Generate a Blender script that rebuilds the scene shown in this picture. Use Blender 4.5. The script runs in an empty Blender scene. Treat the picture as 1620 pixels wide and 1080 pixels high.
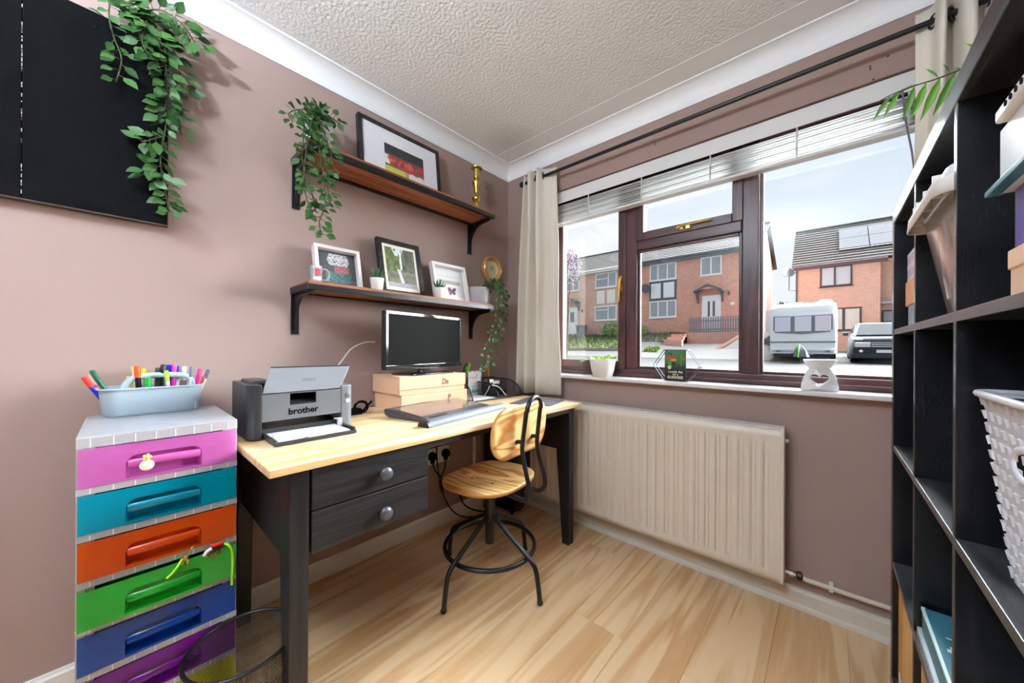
import bpy, bmesh, math, random
from mathutils import Vector, Matrix, Euler, noise
S = bpy.context.scene
COL = S.collection
PI = math.pi
R = math.radians

# ---------------------------------------------------------------- camera, exposure, world, sun
CAMX, CAMY, CAMZ = 1.7667, -1.9025, 1.08
cam_d = bpy.data.cameras.new('camera')
cam_d.sensor_width = 36.0
cam_d.lens = 557.94 / 1620 * 36.0
cam_d.shift_x = -2.37 / 1620
cam_d.shift_y = 8.53 / 1620
cam_d.clip_start = 0.02
cam_d.clip_end = 300
cam = bpy.data.objects.new('camera', cam_d)
COL.objects.link(cam)
cam.matrix_world = (Matrix.Translation((CAMX, CAMY, CAMZ)) @ Matrix.Rotation(0.7306, 4, 'Z')
                    @ Matrix.Rotation(PI / 2, 4, 'X') @ Matrix.Rotation(0.0049, 4, 'Z'))
S.camera = cam

S.view_settings.view_transform = 'Standard'
S.view_settings.look = 'None'
S.view_settings.gamma = 1.0
S.view_settings.use_curve_mapping = False
S.view_settings.exposure = 1.0
S.cycles.max_bounces = 10
S.cycles.diffuse_bounces = 6
S.cycles.glossy_bounces = 4
S.cycles.transmission_bounces = 6
S.cycles.transparent_max_bounces = 24
S.cycles.sample_clamp_indirect = 6.0
S.cycles.caustics_reflective = False
S.cycles.caustics_refractive = False
S.cycles.use_denoising = True

world = bpy.data.worlds.new('sky')
S.world = world
world.use_nodes = True
_nt = world.node_tree
_nt.nodes.clear()
def wn(t, **k):
    n = _nt.nodes.new(t)
    for a, b in k.items(): setattr(n, a, b)
    return n
_tc = wn('ShaderNodeTexCoord')
_sep = wn('ShaderNodeSeparateXYZ')
_nt.links.new(_tc.outputs['Generated'], _sep.inputs[0])
_ramp = wn('ShaderNodeValToRGB')
_el = _ramp.color_ramp.elements
_el[0].position = 0.0; _el[0].color = (0.82, 0.88, 0.92, 1)
_el[1].position = 1.0; _el[1].color = (0.42, 0.57, 0.84, 1)
e = _el.new(0.22); e.color = (0.80, 0.87, 0.94, 1)
e = _el.new(0.48); e.color = (0.62, 0.74, 0.92, 1)
_nt.links.new(_sep.outputs['Z'], _ramp.inputs[0])
_map = wn('ShaderNodeMapping')
_map.inputs['Scale'].default_value = (1.0, 1.0, 2.4)
_map.inputs['Location'].default_value = (0.35, 0.1, 0.2)
_nt.links.new(_tc.outputs['Generated'], _map.inputs[0])
_noi = wn('ShaderNodeTexNoise')
_noi.inputs['Scale'].default_value = 3.2
_noi.inputs['Detail'].default_value = 6.0
_noi.inputs['Roughness'].default_value = 0.5
_nt.links.new(_map.outputs[0], _noi.inputs['Vector'])
_cr = wn('ShaderNodeValToRGB')
_cr.color_ramp.elements[0].position = 0.42; _cr.color_ramp.elements[0].color = (0, 0, 0, 1)
_cr.color_ramp.elements[1].position = 0.68; _cr.color_ramp.elements[1].color = (0.85, 0.85, 0.85, 1)
_nt.links.new(_noi.outputs['Fac'], _cr.inputs[0])
_mx = wn('ShaderNodeMix', data_type='RGBA')
_nt.links.new(_cr.outputs[0], _mx.inputs['Factor'])
_nt.links.new(_ramp.outputs[0], _mx.inputs['A'])
_mx.inputs['B'].default_value = (0.97, 0.98, 1.0, 1)
_bg = wn('ShaderNodeBackground')
_bg.inputs['Strength'].default_value = 0.54
_nt.links.new(_mx.outputs['Result'], _bg.inputs['Color'])
_ow = wn('ShaderNodeOutputWorld')
_nt.links.new(_bg.outputs[0], _ow.inputs[0])

# broad veiled sun behind thin cloud, on the far side of the street
sun_d = bpy.data.lights.new('veiled_sun', 'SUN')
sun_d.energy = 37.0
sun_d.angle = R(80)
sun_d.color = (0.94, 0.985, 1.0)
sun = bpy.data.objects.new('veiled_sun', sun_d)
COL.objects.link(sun)
SUN_DIR = Vector((0.48, 0.66, 0.58)).normalized()     # towards the sun
sun.rotation_euler = SUN_DIR.to_track_quat('Z', 'Y').to_euler()
sun.location = (8, 14, 12)

# added fill light, unseen behind the camera, inside a made-up bowl fitting
lamp_d = bpy.data.lights.new('fill_light', 'POINT')
lamp_d.energy = 128.0
lamp_d.shadow_soft_size = 0.08
lamp_d.color = (0.76, 0.89, 1.0)
lamp = bpy.data.objects.new('fill_light', lamp_d)
COL.objects.link(lamp)
lamp.location = (1.15, -2.60, 2.06)

# ---------------------------------------------------------------- object helpers
WM = {}
def _w(o): return WM.get(o.name, Matrix.Identity(4))
def link(o): COL.objects.link(o); return o

def tag(o, label=None, cat=None, group=None, kind=None):
    if label: o['label'] = label
    if cat: o['category'] = cat
    if group: o['group'] = group
    if kind: o['kind'] = kind
    return o

def thing(name, label, cat, loc=(0, 0, 0), rotz=0.0, group=None, mat4=None):
    o = link(bpy.data.objects.new(name, None))
    o.empty_display_size = 0.05
    m = mat4 if mat4 is not None else Matrix.Translation(loc) @ Matrix.Rotation(rotz, 4, 'Z')
    o.matrix_world = m
    WM[o.name] = m.copy()
    return tag(o, label, cat, group)

def mesh_of(name, bm, m, smooth=None):
    me = bpy.data.meshes.new(name)
    bm.to_mesh(me); bm.free()
    for x in (m if isinstance(m, (list, tuple)) else [m]):
        me.materials.append(x)
    if smooth is not None:
        me.polygons.foreach_set('use_smooth', [True] * len(me.polygons))
        if smooth < 180:
            me.set_sharp_from_angle(angle=R(smooth))
    return me

def bevel(o, w, seg=2, ang=40):
    b = o.modifiers.new('bevel', 'BEVEL'); b.width = w; b.segments = seg
    b.limit_method = 'ANGLE'; b.angle_limit = R(ang)
    return o

def obj(name, bm, m, parent=None, local=False, smooth=None, bev=0, seg=2, kind=None, label=None):
    """link one mesh object. Geometry is in world metres unless local=True (then in the parent's frame)."""
    if parent is not None:
        w = _w(parent)
        if not local: bm.transform(w.inverted())
        me = mesh_of(name, bm, m, smooth)
        o = link(bpy.data.objects.new(name, me))
        o.parent = parent
        WM[o.name] = w.copy()
    else:
        vs = [v.co for v in bm.verts]
        lo = Vector([min(v[i] for v in vs) for i in range(3)]); hi = Vector([max(v[i] for v in vs) for i in range(3)])
        base = Vector(((lo.x + hi.x) / 2, (lo.y + hi.y) / 2, lo.z))
        bm.transform(Matrix.Translation(-base))
        me = mesh_of(name, bm, m, smooth)
        o = link(bpy.data.objects.new(name, me))
        o.location = base
        WM[o.name] = Matrix.Translation(base)
    if bev: bevel(o, bev, seg)
    if kind: o['kind'] = kind
    if label: o['label'] = label
    return o

def inst(name, me, parent, mw):
    """another object on shared mesh data, at world matrix mw, child of parent (parent has identity-chain world WM)"""
    o = link(bpy.data.objects.new(name, me))
    o.parent = parent
    o.matrix_local = _w(parent).inverted() @ mw
    WM[o.name] = mw.copy()
    return o

def copy_tree(root, loc, rotz=None, label=None, group=None):
    r = root.copy(); COL.objects.link(r)
    r.location = loc
    if rotz is not None: r.rotation_euler = (0, 0, rotz)
    if label: r['label'] = label
    if group: r['group'] = group
    for ch in list(root.children):
        c = ch.copy(); COL.objects.link(c); c.parent = r
        for g in ch.children:
            d = g.copy(); COL.objects.link(d); d.parent = c
    return r

# ---------------------------------------------------------------- shapes
def B(): return bmesh.new()

def box(bm, x0, x1, y0, y1, z0, z1, mi=0):
    vs = [bm.verts.new(p) for p in ((x0, y0, z0), (x1, y0, z0), (x1, y1, z0), (x0, y1, z0),
                                    (x0, y0, z1), (x1, y0, z1), (x1, y1, z1), (x0, y1, z1))]
    for f in ((0, 3, 2, 1), (4, 5, 6, 7), (0, 1, 5, 4), (1, 2, 6, 5), (2, 3, 7, 6), (3, 0, 4, 7)):
        bm.faces.new([vs[i] for i in f]).material_index = mi
    return bm

def bx(*a): return box(B(), *a)

def obox(bm, m, sx, sy, sz, mi=0):
    """box of size s centred on matrix m"""
    n0 = len(bm.verts)
    box(bm, -sx / 2, sx / 2, -sy / 2, sy / 2, -sz / 2, sz / 2, mi)
    bm.verts.ensure_lookup_table()
    for v in bm.verts[n0:]: v.co = m @ v.co
    return bm

def prism(bm, pts, vec, mi=0):
    """closed polygon pts (3D) extruded along vec"""
    vec = Vector(vec)
    a = [bm.verts.new(p) for p in pts]; b = [bm.verts.new(Vector(p) + vec) for p in pts]
    n = len(a); fs = []
    fs.append(bm.faces.new(a[::-1])); fs.append(bm.faces.new(b))
    for i in range(n): fs.append(bm.faces.new((a[i], a[(i + 1) % n], b[(i + 1) % n], b[i])))
    for f in fs: f.material_index = mi
    bmesh.ops.recalc_face_normals(bm, faces=fs)
    return bm

def lathe(bm, prof, n=24, c=(0, 0, 0), cap0=True, cap1=True, mi=0, m4=None, closed=False):
    rings = []
    c = Vector(c)
    for r, z in prof:
        ring = []
        for i in range(n):
            a = 2 * PI * i / n
            p = Vector((r * math.cos(a), r * math.sin(a), z))
            ring.append(bm.verts.new((m4 @ p) if m4 is not None else p + c))
        rings.append(ring)
    fs = []
    pairs = list(zip(rings, rings[1:])) + ([(rings[-1], rings[0])] if closed else [])
    for a, b in pairs:
        for i in range(n):
            fs.append(bm.faces.new((a[i], a[(i + 1) % n], b[(i + 1) % n], b[i])))
    if cap0 and not closed: fs.append(bm.faces.new(rings[0][::-1]))
    if cap1 and not closed: fs.append(bm.faces.new(rings[-1]))
    for f in fs: f.material_index = mi
    return bm

def catmull(pts, k=6, closed=False):
    P = [Vector(p) for p in pts]
    if len(P) < 3 and not closed: return P
    out = []
    n = len(P)
    rng = range(n if closed else n - 1)
    for i in rng:
        if closed: a, b, c, d = P[i - 1], P[i], P[(i + 1) % n], P[(i + 2) % n]
        else:
            b, c = P[i], P[i + 1]
            a = P[i - 1] if i else b * 2 - c
            d = P[i + 2] if i + 2 < n else c * 2 - b
        for j in range(k):
            t = j / k
            out.append(0.5 * ((2 * b) + (c - a) * t + (2 * a - 5 * b + 4 * c - d) * t * t + (3 * b - a - 3 * c + d) * t ** 3))
    if not closed: out.append(P[-1])
    return out

def tube(bm, pts, r, n=10, closed=False, mi=0, caps=True, flat=1.0):
    P = [Vector(p) for p in pts]
    L = len(P)
    rr = r if isinstance(r, (list, tuple)) else [r] * L
    T = []
    for i in range(L):
        if closed: t = P[(i + 1) % L] - P[i - 1]
        else: t = P[min(i + 1, L - 1)] - P[max(i - 1, 0)]
        T.append(t.normalized() if t.length > 1e-9 else Vector((0, 0, 1)))
    up = Vector((0, 0, 1)) if abs(T[0].z) < 0.9 else Vector((1, 0, 0))
    N = (up - T[0] * up.dot(T[0])).normalized()
    rings = []
    for i in range(L):
        if i:
            q = T[i - 1].rotation_difference(T[i]); N = q @ N
        N = (N - T[i] * N.dot(T[i])).normalized()
        Bn = T[i].cross(N)
        rings.append([bm.verts.new(P[i] + (N * math.cos(2 * PI * j / n) * flat + Bn * math.sin(2 * PI * j / n)) * rr[i]) for j in range(n)])
    fs = []
    prs = [(i, i + 1) for i in range(L - 1)]
    if closed:
        prs.append((L - 1, 0))
    for a, b in prs:
        off = 0
        if closed and a == L - 1:
            best = min(range(n), key=lambda k: (rings[a][0].co - rings[0][k].co).length); off = best
        for j in range(n):
            fs.append(bm.faces.new((rings[a][j], rings[a][(j + 1) % n], rings[b][(j + 1 + off) % n], rings[b][(j + off) % n])))
    if caps and not closed:
        fs.append(bm.faces.new(rings[0][::-1])); fs.append(bm.faces.new(rings[-1]))
    for f in fs: f.material_index = mi
    return bm

def ring_pts(c, r, n=32, axis='z', ry=None):
    ry = ry or r
    out = []
    for i in range(n):
        a = 2 * PI * i / n
        u, v = r * math.cos(a), ry * math.sin(a)
        out.append(Vector(c) + Vector({'z': (u, v, 0), 'x': (0, u, v), 'y': (u, 0, v)}[axis]))
    return out

def sphere(bm, c, r, u=16, v=10, sc=(1, 1, 1), mi=0):
    m = Matrix.Translation(c) @ Matrix.Diagonal((*sc, 1))
    g = bmesh.ops.create_uvsphere(bm, u_segments=u, v_segments=v, radius=r, matrix=m)
    for f in {f for x in g['verts'] for f in x.link_faces}: f.material_index = mi
    return bm

def sheet(bm, P, mi=0, two=False):
    """grid of points P[row][col] -> quads"""
    V = [[bm.verts.new(p) for p in row] for row in P]
    for i in range(len(V) - 1):
        for j in range(len(V[0]) - 1):
            bm.faces.new((V[i][j], V[i][j + 1], V[i + 1][j + 1], V[i + 1][j])).material_index = mi
    return bm

def solidify(o, t, off=0.0):
    m = o.modifiers.new('thick', 'SOLIDIFY'); m.thickness = t; m.offset = off
    return m

def rrect(w, h, r, n=5):
    """rounded rectangle outline, centred, list of (u,v)"""
    out = []
    for cx, cy, a0 in ((w / 2 - r, h / 2 - r, 0), (-w / 2 + r, h / 2 - r, 90), (-w / 2 + r, -h / 2 + r, 180), (w / 2 - r, -h / 2 + r, 270)):
        for i in range(n + 1):
            a = R(a0 + 90 * i / n)
            out.append((cx + r * math.cos(a), cy + r * math.sin(a)))
    return out

def text(name, s, size, parent, mw, m, ext=0.0006, align='CENTER', shear=0.0, bold=0.0, sx=1.0):
    c = bpy.data.curves.new(name, 'FONT')
    c.body = s; c.size = size; c.extrude = ext; c.align_x = align; c.align_y = 'CENTER'
    c.shear = shear; c.offset = bold; c.resolution_u = 3
    tmp = link(bpy.data.objects.new(name + '_tmp', c))
    dg = bpy.context.evaluated_depsgraph_get()
    me = bpy.data.meshes.new_from_object(tmp.evaluated_get(dg))
    bpy.data.objects.remove(tmp); bpy.data.curves.remove(c)
    me.materials.clear(); me.materials.append(m)
    o = link(bpy.data.objects.new(name, me))
    o.parent = parent
    o.matrix_local = _w(parent).inverted() @ mw @ Matrix.Diagonal((sx, 1, 1, 1))
    WM[o.name] = mw.copy()
    return o

def frame_mat(origin, xdir, ydir):
    """matrix with local x along xdir, y along ydir, z = x cross y"""
    x = Vector(xdir).normalized(); y = Vector(ydir).normalized(); z = x.cross(y)
    m = Matrix.Identity(4)
    for i in range(3): m[i][0], m[i][1], m[i][2], m[i][3] = x[i], y[i], z[i], origin[i]
    return m

# faces seen from the room: along the left wall (+X normal) text runs along +Y; on the window wall (-Y normal) it runs along +X
def on_left(p): return frame_mat(p, (0, 1, 0), (0, 0, 1))
def on_back(p): return frame_mat(p, (1, 0, 0), (0, 0, 1))

# ---------------------------------------------------------------- materials
def srgb(r, g, b):
    f = lambda c: (c / 255 / 12.92) if c / 255 <= 0.04045 else ((c / 255 + 0.055) / 1.055) ** 2.4
    return (f(r), f(g), f(b))

def _new(name):
    m = bpy.data.materials.new(name); m.use_nodes = True
    nt = m.node_tree; p = nt.nodes['Principled BSDF']
    return m, nt, p

def mat(name, col, rough=0.5, metal=0.0, spec=0.5, var=0.0, vscale=6.0, bump=0.0, bscale=60.0, stretch=(1, 1, 1), coat=0.0,
        emit=0.0, sub=0.0):
    m, nt, p = _new(name)
    p.inputs['Base Color'].default_value = (*col, 1)
    p.inputs['Roughness'].default_value = rough
    p.inputs['Metallic'].default_value = metal
    p.inputs['Specular IOR Level'].default_value = spec
    if coat: p.inputs['Coat Weight'].default_value = coat; p.inputs['Coat Roughness'].default_value = 0.08
    if emit: p.inputs['Emission Color'].default_value = (*col, 1); p.inputs['Emission Strength'].default_value = emit
    tc = nt.nodes.new('ShaderNodeTexCoord'); mp = nt.nodes.new('ShaderNodeMapping')
    mp.inputs['Scale'].default_value = stretch
    nt.links.new(tc.outputs['Object'], mp.inputs[0])
    no = nt.nodes.new('ShaderNodeTexNoise')
    no.inputs['Scale'].default_value = vscale; no.inputs['Detail'].default_value = 4
    nt.links.new(mp.outputs[0], no.inputs['Vector'])
    mx = nt.nodes.new('ShaderNodeMix'); mx.data_type = 'RGBA'
    v = max(var, 0.015)
    mx.inputs['A'].default_value = (*[c * (1 - v) for c in col], 1)
    mx.inputs['B'].default_value = (*[min(1, c * (1 + v)) for c in col], 1)
    nt.links.new(no.outputs['Fac'], mx.inputs['Factor'])
    nt.links.new(mx.outputs['Result'], p.inputs['Base Color'])
    if bump:
        nb = nt.nodes.new('ShaderNodeTexNoise'); nb.inputs['Scale'].default_value = bscale; nb.inputs['Detail'].default_value = 3
        nt.links.new(mp.outputs[0], nb.inputs['Vector'])
        bp = nt.nodes.new('ShaderNodeBump'); bp.inputs['Strength'].default_value = bump; bp.inputs['Distance'].default_value = 0.004
        nt.links.new(nb.outputs['Fac'], bp.inputs['Height']); nt.links.new(bp.outputs[0], p.inputs['Normal'])
    return m

def wood(name, c1, c2, stretch, rings=14.0, nscale=1.0, rough=0.4, spec=0.4, fibre=0.25, rand=True, bump=0.06, dist=0.6, c3=None, knots=0.0, lo=0.35, hi=0.75):
    """grain: stretched noise turned into ring bands, plus fine fibre; stretch has a small value along the grain"""
    m, nt, p = _new(name)
    N = nt.nodes; Lk = nt.links
    tc = N.new('ShaderNodeTexCoord'); src = tc.outputs['Object']
    if rand:
        oi = N.new('ShaderNodeObjectInfo'); sc = N.new('ShaderNodeVectorMath'); sc.operation = 'SCALE'
        cb = N.new('ShaderNodeCombineXYZ')
        for i in range(3): Lk.new(oi.outputs['Random'], cb.inputs[i])
        Lk.new(cb.outputs[0], sc.inputs[0]); sc.inputs['Scale'].default_value = 37.0
        ad = N.new('ShaderNodeVectorMath'); Lk.new(src, ad.inputs[0]); Lk.new(sc.outputs[0], ad.inputs[1]); src = ad.outputs[0]
    mp = N.new('ShaderNodeMapping'); mp.inputs['Scale'].default_value = stretch; Lk.new(src, mp.inputs[0])
    n1 = N.new('ShaderNodeTexNoise'); n1.inputs['Scale'].default_value = nscale; n1.inputs['Detail'].default_value = 2.0
    n1.inputs['Roughness'].default_value = 0.45; n1.inputs['Distortion'].default_value = dist; Lk.new(mp.outputs[0], n1.inputs['Vector'])
    ml = N.new('ShaderNodeMath'); ml.operation = 'MULTIPLY'; ml.inputs[1].default_value = rings * 2 * PI; Lk.new(n1.outputs['Fac'], ml.inputs[0])
    sn = N.new('ShaderNodeMath'); sn.operation = 'SINE'; Lk.new(ml.outputs[0], sn.inputs[0])
    mr = N.new('ShaderNodeMapRange'); mr.inputs['From Min'].default_value = -1; mr.inputs['From Max'].default_value = 1; Lk.new(sn.outputs[0], mr.inputs[0])
    mp2 = N.new('ShaderNodeMapping'); mp2.inputs['Scale'].default_value = [s * 14 if s > 1 else s * 3 for s in stretch]; Lk.new(src, mp2.inputs[0])
    n2 = N.new('ShaderNodeTexNoise'); n2.inputs['Scale'].default_value = 3.0; n2.inputs['Detail'].default_value = 4; Lk.new(mp2.outputs[0], n2.inputs['Vector'])
    mxf = N.new('ShaderNodeMix'); mxf.data_type = 'FLOAT'; mxf.inputs[0].default_value = fibre
    Lk.new(mr.outputs[0], mxf.inputs[2]); Lk.new(n2.outputs['Fac'], mxf.inputs[3])
    cr = N.new('ShaderNodeValToRGB'); cr.color_ramp.elements[0].position = lo; cr.color_ramp.elements[0].color = (*c1, 1)
    cr.color_ramp.elements[1].position = hi; cr.color_ramp.elements[1].color = (*c2, 1)
    Lk.new(mxf.outputs[0], cr.inputs[0])
    out = cr.outputs[0]
    if c3 is not None:      # broad tone variation
        n3 = N.new('ShaderNodeTexNoise'); n3.inputs['Scale'].default_value = nscale * 0.7; Lk.new(mp.outputs[0], n3.inputs['Vector'])
        mx = N.new('ShaderNodeMix'); mx.data_type = 'RGBA'
        r3 = N.new('ShaderNodeMapRange'); r3.inputs['From Min'].default_value = 0.4; r3.inputs['From Max'].default_value = 0.75; Lk.new(n3.outputs['Fac'], r3.inputs[0])
        r3.inputs['To Max'].default_value = 0.6
        Lk.new(r3.outputs[0], mx.inputs['Factor']); Lk.new(out, mx.inputs['A']); mx.inputs['B'].default_value = (*c3, 1); out = mx.outputs['Result']
    Lk.new(out, p.inputs['Base Color'])
    p.inputs['Roughness'].default_value = rough; p.inputs['Specular IOR Level'].default_value = spec
    bp = N.new('ShaderNodeBump'); bp.inputs['Strength'].default_value = bump; bp.inputs['Distance'].default_value = 0.002
    Lk.new(mxf.outputs[0], bp.inputs['Height']); Lk.new(bp.outputs[0], p.inputs['Normal'])
    return m

def clear(name, tint=(1, 1, 1), fac=0.12, rough=0.03, body=None, bodyfac=0.0, sss=False):
    """see-through sheet: tinted transparency + reflection, optionally some cloudy body colour"""
    m, nt, p = _new(name)
    N = nt.nodes; Lk = nt.links
    tr = N.new('ShaderNodeBsdfTransparent'); tr.inputs[0].default_value = (*tint, 1)
    p.inputs['Base Color'].default_value = (*(body or (0.8, 0.8, 0.8)), 1); p.inputs['Roughness'].default_value = max(rough, 0.12)
    gl = N.new('ShaderNodeBsdfGlossy'); gl.inputs['Roughness'].default_value = rough; gl.inputs[0].default_value = (1, 1, 1, 1)
    no = N.new('ShaderNodeTexNoise'); no.inputs['Scale'].default_value = 8
    fr = N.new('ShaderNodeFresnel'); fr.inputs[0].default_value = 1.33
    mu = N.new('ShaderNodeMath'); mu.operation = 'MULTIPLY'; mu.inputs[1].default_value = fac * 8; Lk.new(fr.outputs[0], mu.inputs[0]); mu.use_clamp = True
    m1 = N.new('ShaderNodeMixShader'); Lk.new(mu.outputs[0], m1.inputs[0]); Lk.new(tr.outputs[0], m1.inputs[1]); Lk.new(gl.outputs[0], m1.inputs[2])
    last = m1.outputs[0]
    if bodyfac:
        m2 = N.new('ShaderNodeMixShader'); Lk.new(last, m2.inputs[1])
        mrr = N.new('ShaderNodeMapRange'); mrr.inputs['To Min'].default_value = bodyfac * 0.9; mrr.inputs['To Max'].default_value = min(1, bodyfac * 1.1)
        Lk.new(no.outputs['Fac'], mrr.inputs[0]); Lk.new(mrr.outputs[0], m2.inputs[0])
        tl = N.new('ShaderNodeBsdfTranslucent'); tl.inputs[0].default_value = (*(body or (0.8, 0.8, 0.8)), 1)
        m3 = N.new('ShaderNodeMixShader'); m3.inputs[0].default_value = 0.35 if sss else 0.0
        Lk.new(p.outputs[0], m3.inputs[1]); Lk.new(tl.outputs[0], m3.inputs[2])
        Lk.new(m3.outputs[0], m2.inputs[2]); last = m2.outputs[0]
    Lk.new(last, nt.nodes['Material Output'].inputs[0])
    return m

def print_mat(name, rough=0.5, coat=0.0):
    """flat print carried by a colour attribute of the printed sheet"""
    m, nt, p = _new(name)
    a = nt.nodes.new('ShaderNodeAttribute'); a.attribute_name = 'print'
    nt.links.new(a.outputs['Color'], p.inputs['Base Color'])
    p.inputs['Roughness'].default_value = rough
    if coat: p.inputs['Coat Weight'].default_value = coat
    return m

def print_sheet(name, parent, mw, w, h, nu, nv, fn, m):
    """flat printed sheet, w x h, centred on mw; fn(u,v)->sRGB 0-255 with v up"""
    me = bpy.data.meshes.new(name)
    vs, fs, cols = [], [], []
    for j in range(nv):
        for i in range(nu):
            c = srgb(*fn((i + .5) / nu, (j + .5) / nv))
            k = len(vs)
            x0, x1, y0, y1 = (i / nu - .5) * w, ((i + 1) / nu - .5) * w, (j / nv - .5) * h, ((j + 1) / nv - .5) * h
            vs += [(x0, y0, 0), (x1, y0, 0), (x1, y1, 0), (x0, y1, 0)]; fs.append((k, k + 1, k + 2, k + 3)); cols += [(*c, 1)] * 4
    me.from_pydata(vs, [], fs)
    at = me.color_attributes.new('print', 'FLOAT_COLOR', 'POINT')
    for i, c in enumerate(cols): at.data[i].color = c
    me.materials.append(m)
    o = link(bpy.data.objects.new(name, me)); o.parent = parent
    o.matrix_local = _w(parent).inverted() @ mw
    WM[o.name] = mw.copy()
    return o

M = {}
M['wall'] = mat('dusty_pink_paint', (0.345, 0.246, 0.220), 0.72, spec=0.25, var=0.05, vscale=2.2, bump=0.05, bscale=220)
M['artex'] = mat('stippled_ceiling_paint', (0.84, 0.86, 0.88), 0.9, var=0.02, bump=1.0, bscale=75)
M['ceil_smooth'] = mat('smooth_ceiling_paint', (0.84, 0.86, 0.88), 0.8)
M['trimwhite'] = mat('white_gloss_trim', (0.78, 0.77, 0.73), 0.35, var=0.03)
M['trimdirty'] = mat('scuffed_cream_trim', (0.66, 0.61, 0.52), 0.5, var=0.12, vscale=9, stretch=(1, 6, 6))
M['white'] = mat('white_plastic', (0.82, 0.82, 0.81), 0.35)
M['sill'] = mat('white_sill', (0.82, 0.83, 0.84), 0.22)
M['black'] = mat('black_powder_coat', (0.008, 0.008, 0.010), 0.34, spec=0.4)
M['blackmatte'] = mat('black_matt', (0.005, 0.005, 0.0055), 0.9, spec=0.03, var=0.1, bump=0.15, bscale=300)
M['blackwood'] = wood('black_painted_wood', (0.007, 0.007, 0.008), (0.024, 0.024, 0.027), (18, 1.2, 18), rings=5, rough=0.45, fibre=0.7, bump=0.2)
M['blackwoodv'] = wood('black_painted_wood_upright', (0.006, 0.006, 0.007), (0.018, 0.018, 0.020), (18, 18, 1.2), rings=5, rough=0.42, fibre=0.7, bump=0.2)
M['kallax'] = wood('black_brown_foil_sheen', (0.012, 0.013, 0.016), (0.060, 0.062, 0.070), (16, 1.5, 16), rings=4, rough=0.28, spec=0.35, fibre=0.75, bump=0.12)  # level panels lightened: silvery window light put into the foil colour
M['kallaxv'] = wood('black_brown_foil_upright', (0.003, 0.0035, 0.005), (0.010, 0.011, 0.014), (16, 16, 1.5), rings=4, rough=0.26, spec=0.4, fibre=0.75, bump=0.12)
M['pine'] = wood('clear_lacquered_pine', srgb(238, 212, 172), srgb(214, 172, 118), (9, 0.55, 9), rings=9, rough=0.34, fibre=0.35, rand=False, c3=srgb(226, 190, 140), bump=0.02)
M['pinebox'] = wood('honey_pine', srgb(222, 176, 108), srgb(190, 130, 62), (12, 12, 0.9), rings=3, rough=0.45, fibre=0.4)
M['ply'] = wood('figured_ash_plywood', srgb(240, 204, 142), srgb(188, 112, 38), (1.1, 8.0, 8.0), rings=8, nscale=0.9, rough=0.33, fibre=0.15, dist=0.5, lo=0.42, hi=0.98, rand=True, bump=0.02)
M['plyb'] = wood('figured_ash_plywood_back', srgb(240, 204, 142), srgb(190, 116, 42), (8.0, 1.3, 8.0), rings=7, nscale=0.9, rough=0.33, fibre=0.15, dist=0.8, lo=0.42, hi=0.98, rand=True, bump=0.02)
M['ply_edge'] = mat('plywood_edge', srgb(196, 140, 70), 0.5, var=0.2, vscale=30, stretch=(1, 1, 20))
M['shelfwood'] = wood('reddish_stained_pine', srgb(172, 108, 72), srgb(132, 72, 42), (14, 0.9, 14), rings=4, rough=0.5, fibre=0.4, c3=srgb(120, 62, 34))
M['oak'] = wood('oak_laminate', srgb(224, 190, 148), srgb(200, 155, 106), (11, 0.8, 11), rings=4, nscale=0.8, rough=0.22, spec=0.5, fibre=0.5, dist=0.9, c3=srgb(222, 192, 152), bump=0.02)
M['mahog'] = wood('mahogany_foil', (0.085, 0.030, 0.030), (0.036, 0.012, 0.014), (14, 14, 1.2), rings=4, rough=0.34, spec=0.5, fibre=0.6)
M['mahogh'] = wood('mahogany_foil_rail', (0.085, 0.030, 0.030), (0.036, 0.012, 0.014), (1.2, 14, 14), rings=4, rough=0.34, spec=0.5, fibre=0.6)
M['glass'] = clear('window_glass', (0.985, 0.99, 0.99), 0.10, 0.0)
M['curtain'] = mat('cream_linen', (0.74, 0.70, 0.62), 0.9, spec=0.1, var=0.05, vscale=90, bump=0.25, bscale=500)
M['radiator'] = mat('yellowed_white_enamel', (0.70, 0.63, 0.54), 0.38, var=0.05, vscale=3)
M['blind'] = mat('white_blind_slat', (0.74, 0.75, 0.75), 0.4)
M['brass'] = mat('polished_brass', (0.62, 0.44, 0.10), 0.28, metal=1.0, var=0.1)
M['chrome'] = mat('steel', (0.6, 0.6, 0.6), 0.3, metal=1.0)
M['copper'] = mat('rubbed_gold_rim', (0.66, 0.38, 0.13), 0.32, metal=0.45)

# ================================================================ ROOM SHELL
RX, RY0, CZ = 2.305, -3.6, 2.373
WX0, WX1, WZ0, WZ1, WT = 0.335, 2.075, 0.888, 2.095, 0.27      # window opening and wall thickness
def structure(o): o['kind'] = 'structure'; return o

fl = structure(obj('floor', bx(-0.1, RX + 0.1, RY0 - 0.1, 0.0, -0.05, -0.009), M['oak']))
rng = random.Random(4)
PW, PL = 0.2058, 1.285
for k in range(-6, 6):
    x0, x1 = max(0.0, 1.2025 + PW * k), min(RX, 1.2025 + PW * (k + 1))
    if x1 - x0 < 0.01: continue
    j0 = {-1: -0.658, 1: -0.652}.get(k, -rng.uniform(0.1, 1.2))
    y = j0 + PL
    while y > RY0:
        a, b = max(RY0, y - PL), min(0.0, y)
        if b - a > 0.02:
            obj('plank', bx(x0 + .0005, x1 - .0005, a + .0005, b - .0005, -0.009, 0.0), M['oak'], fl)
        y -= PL

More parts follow.
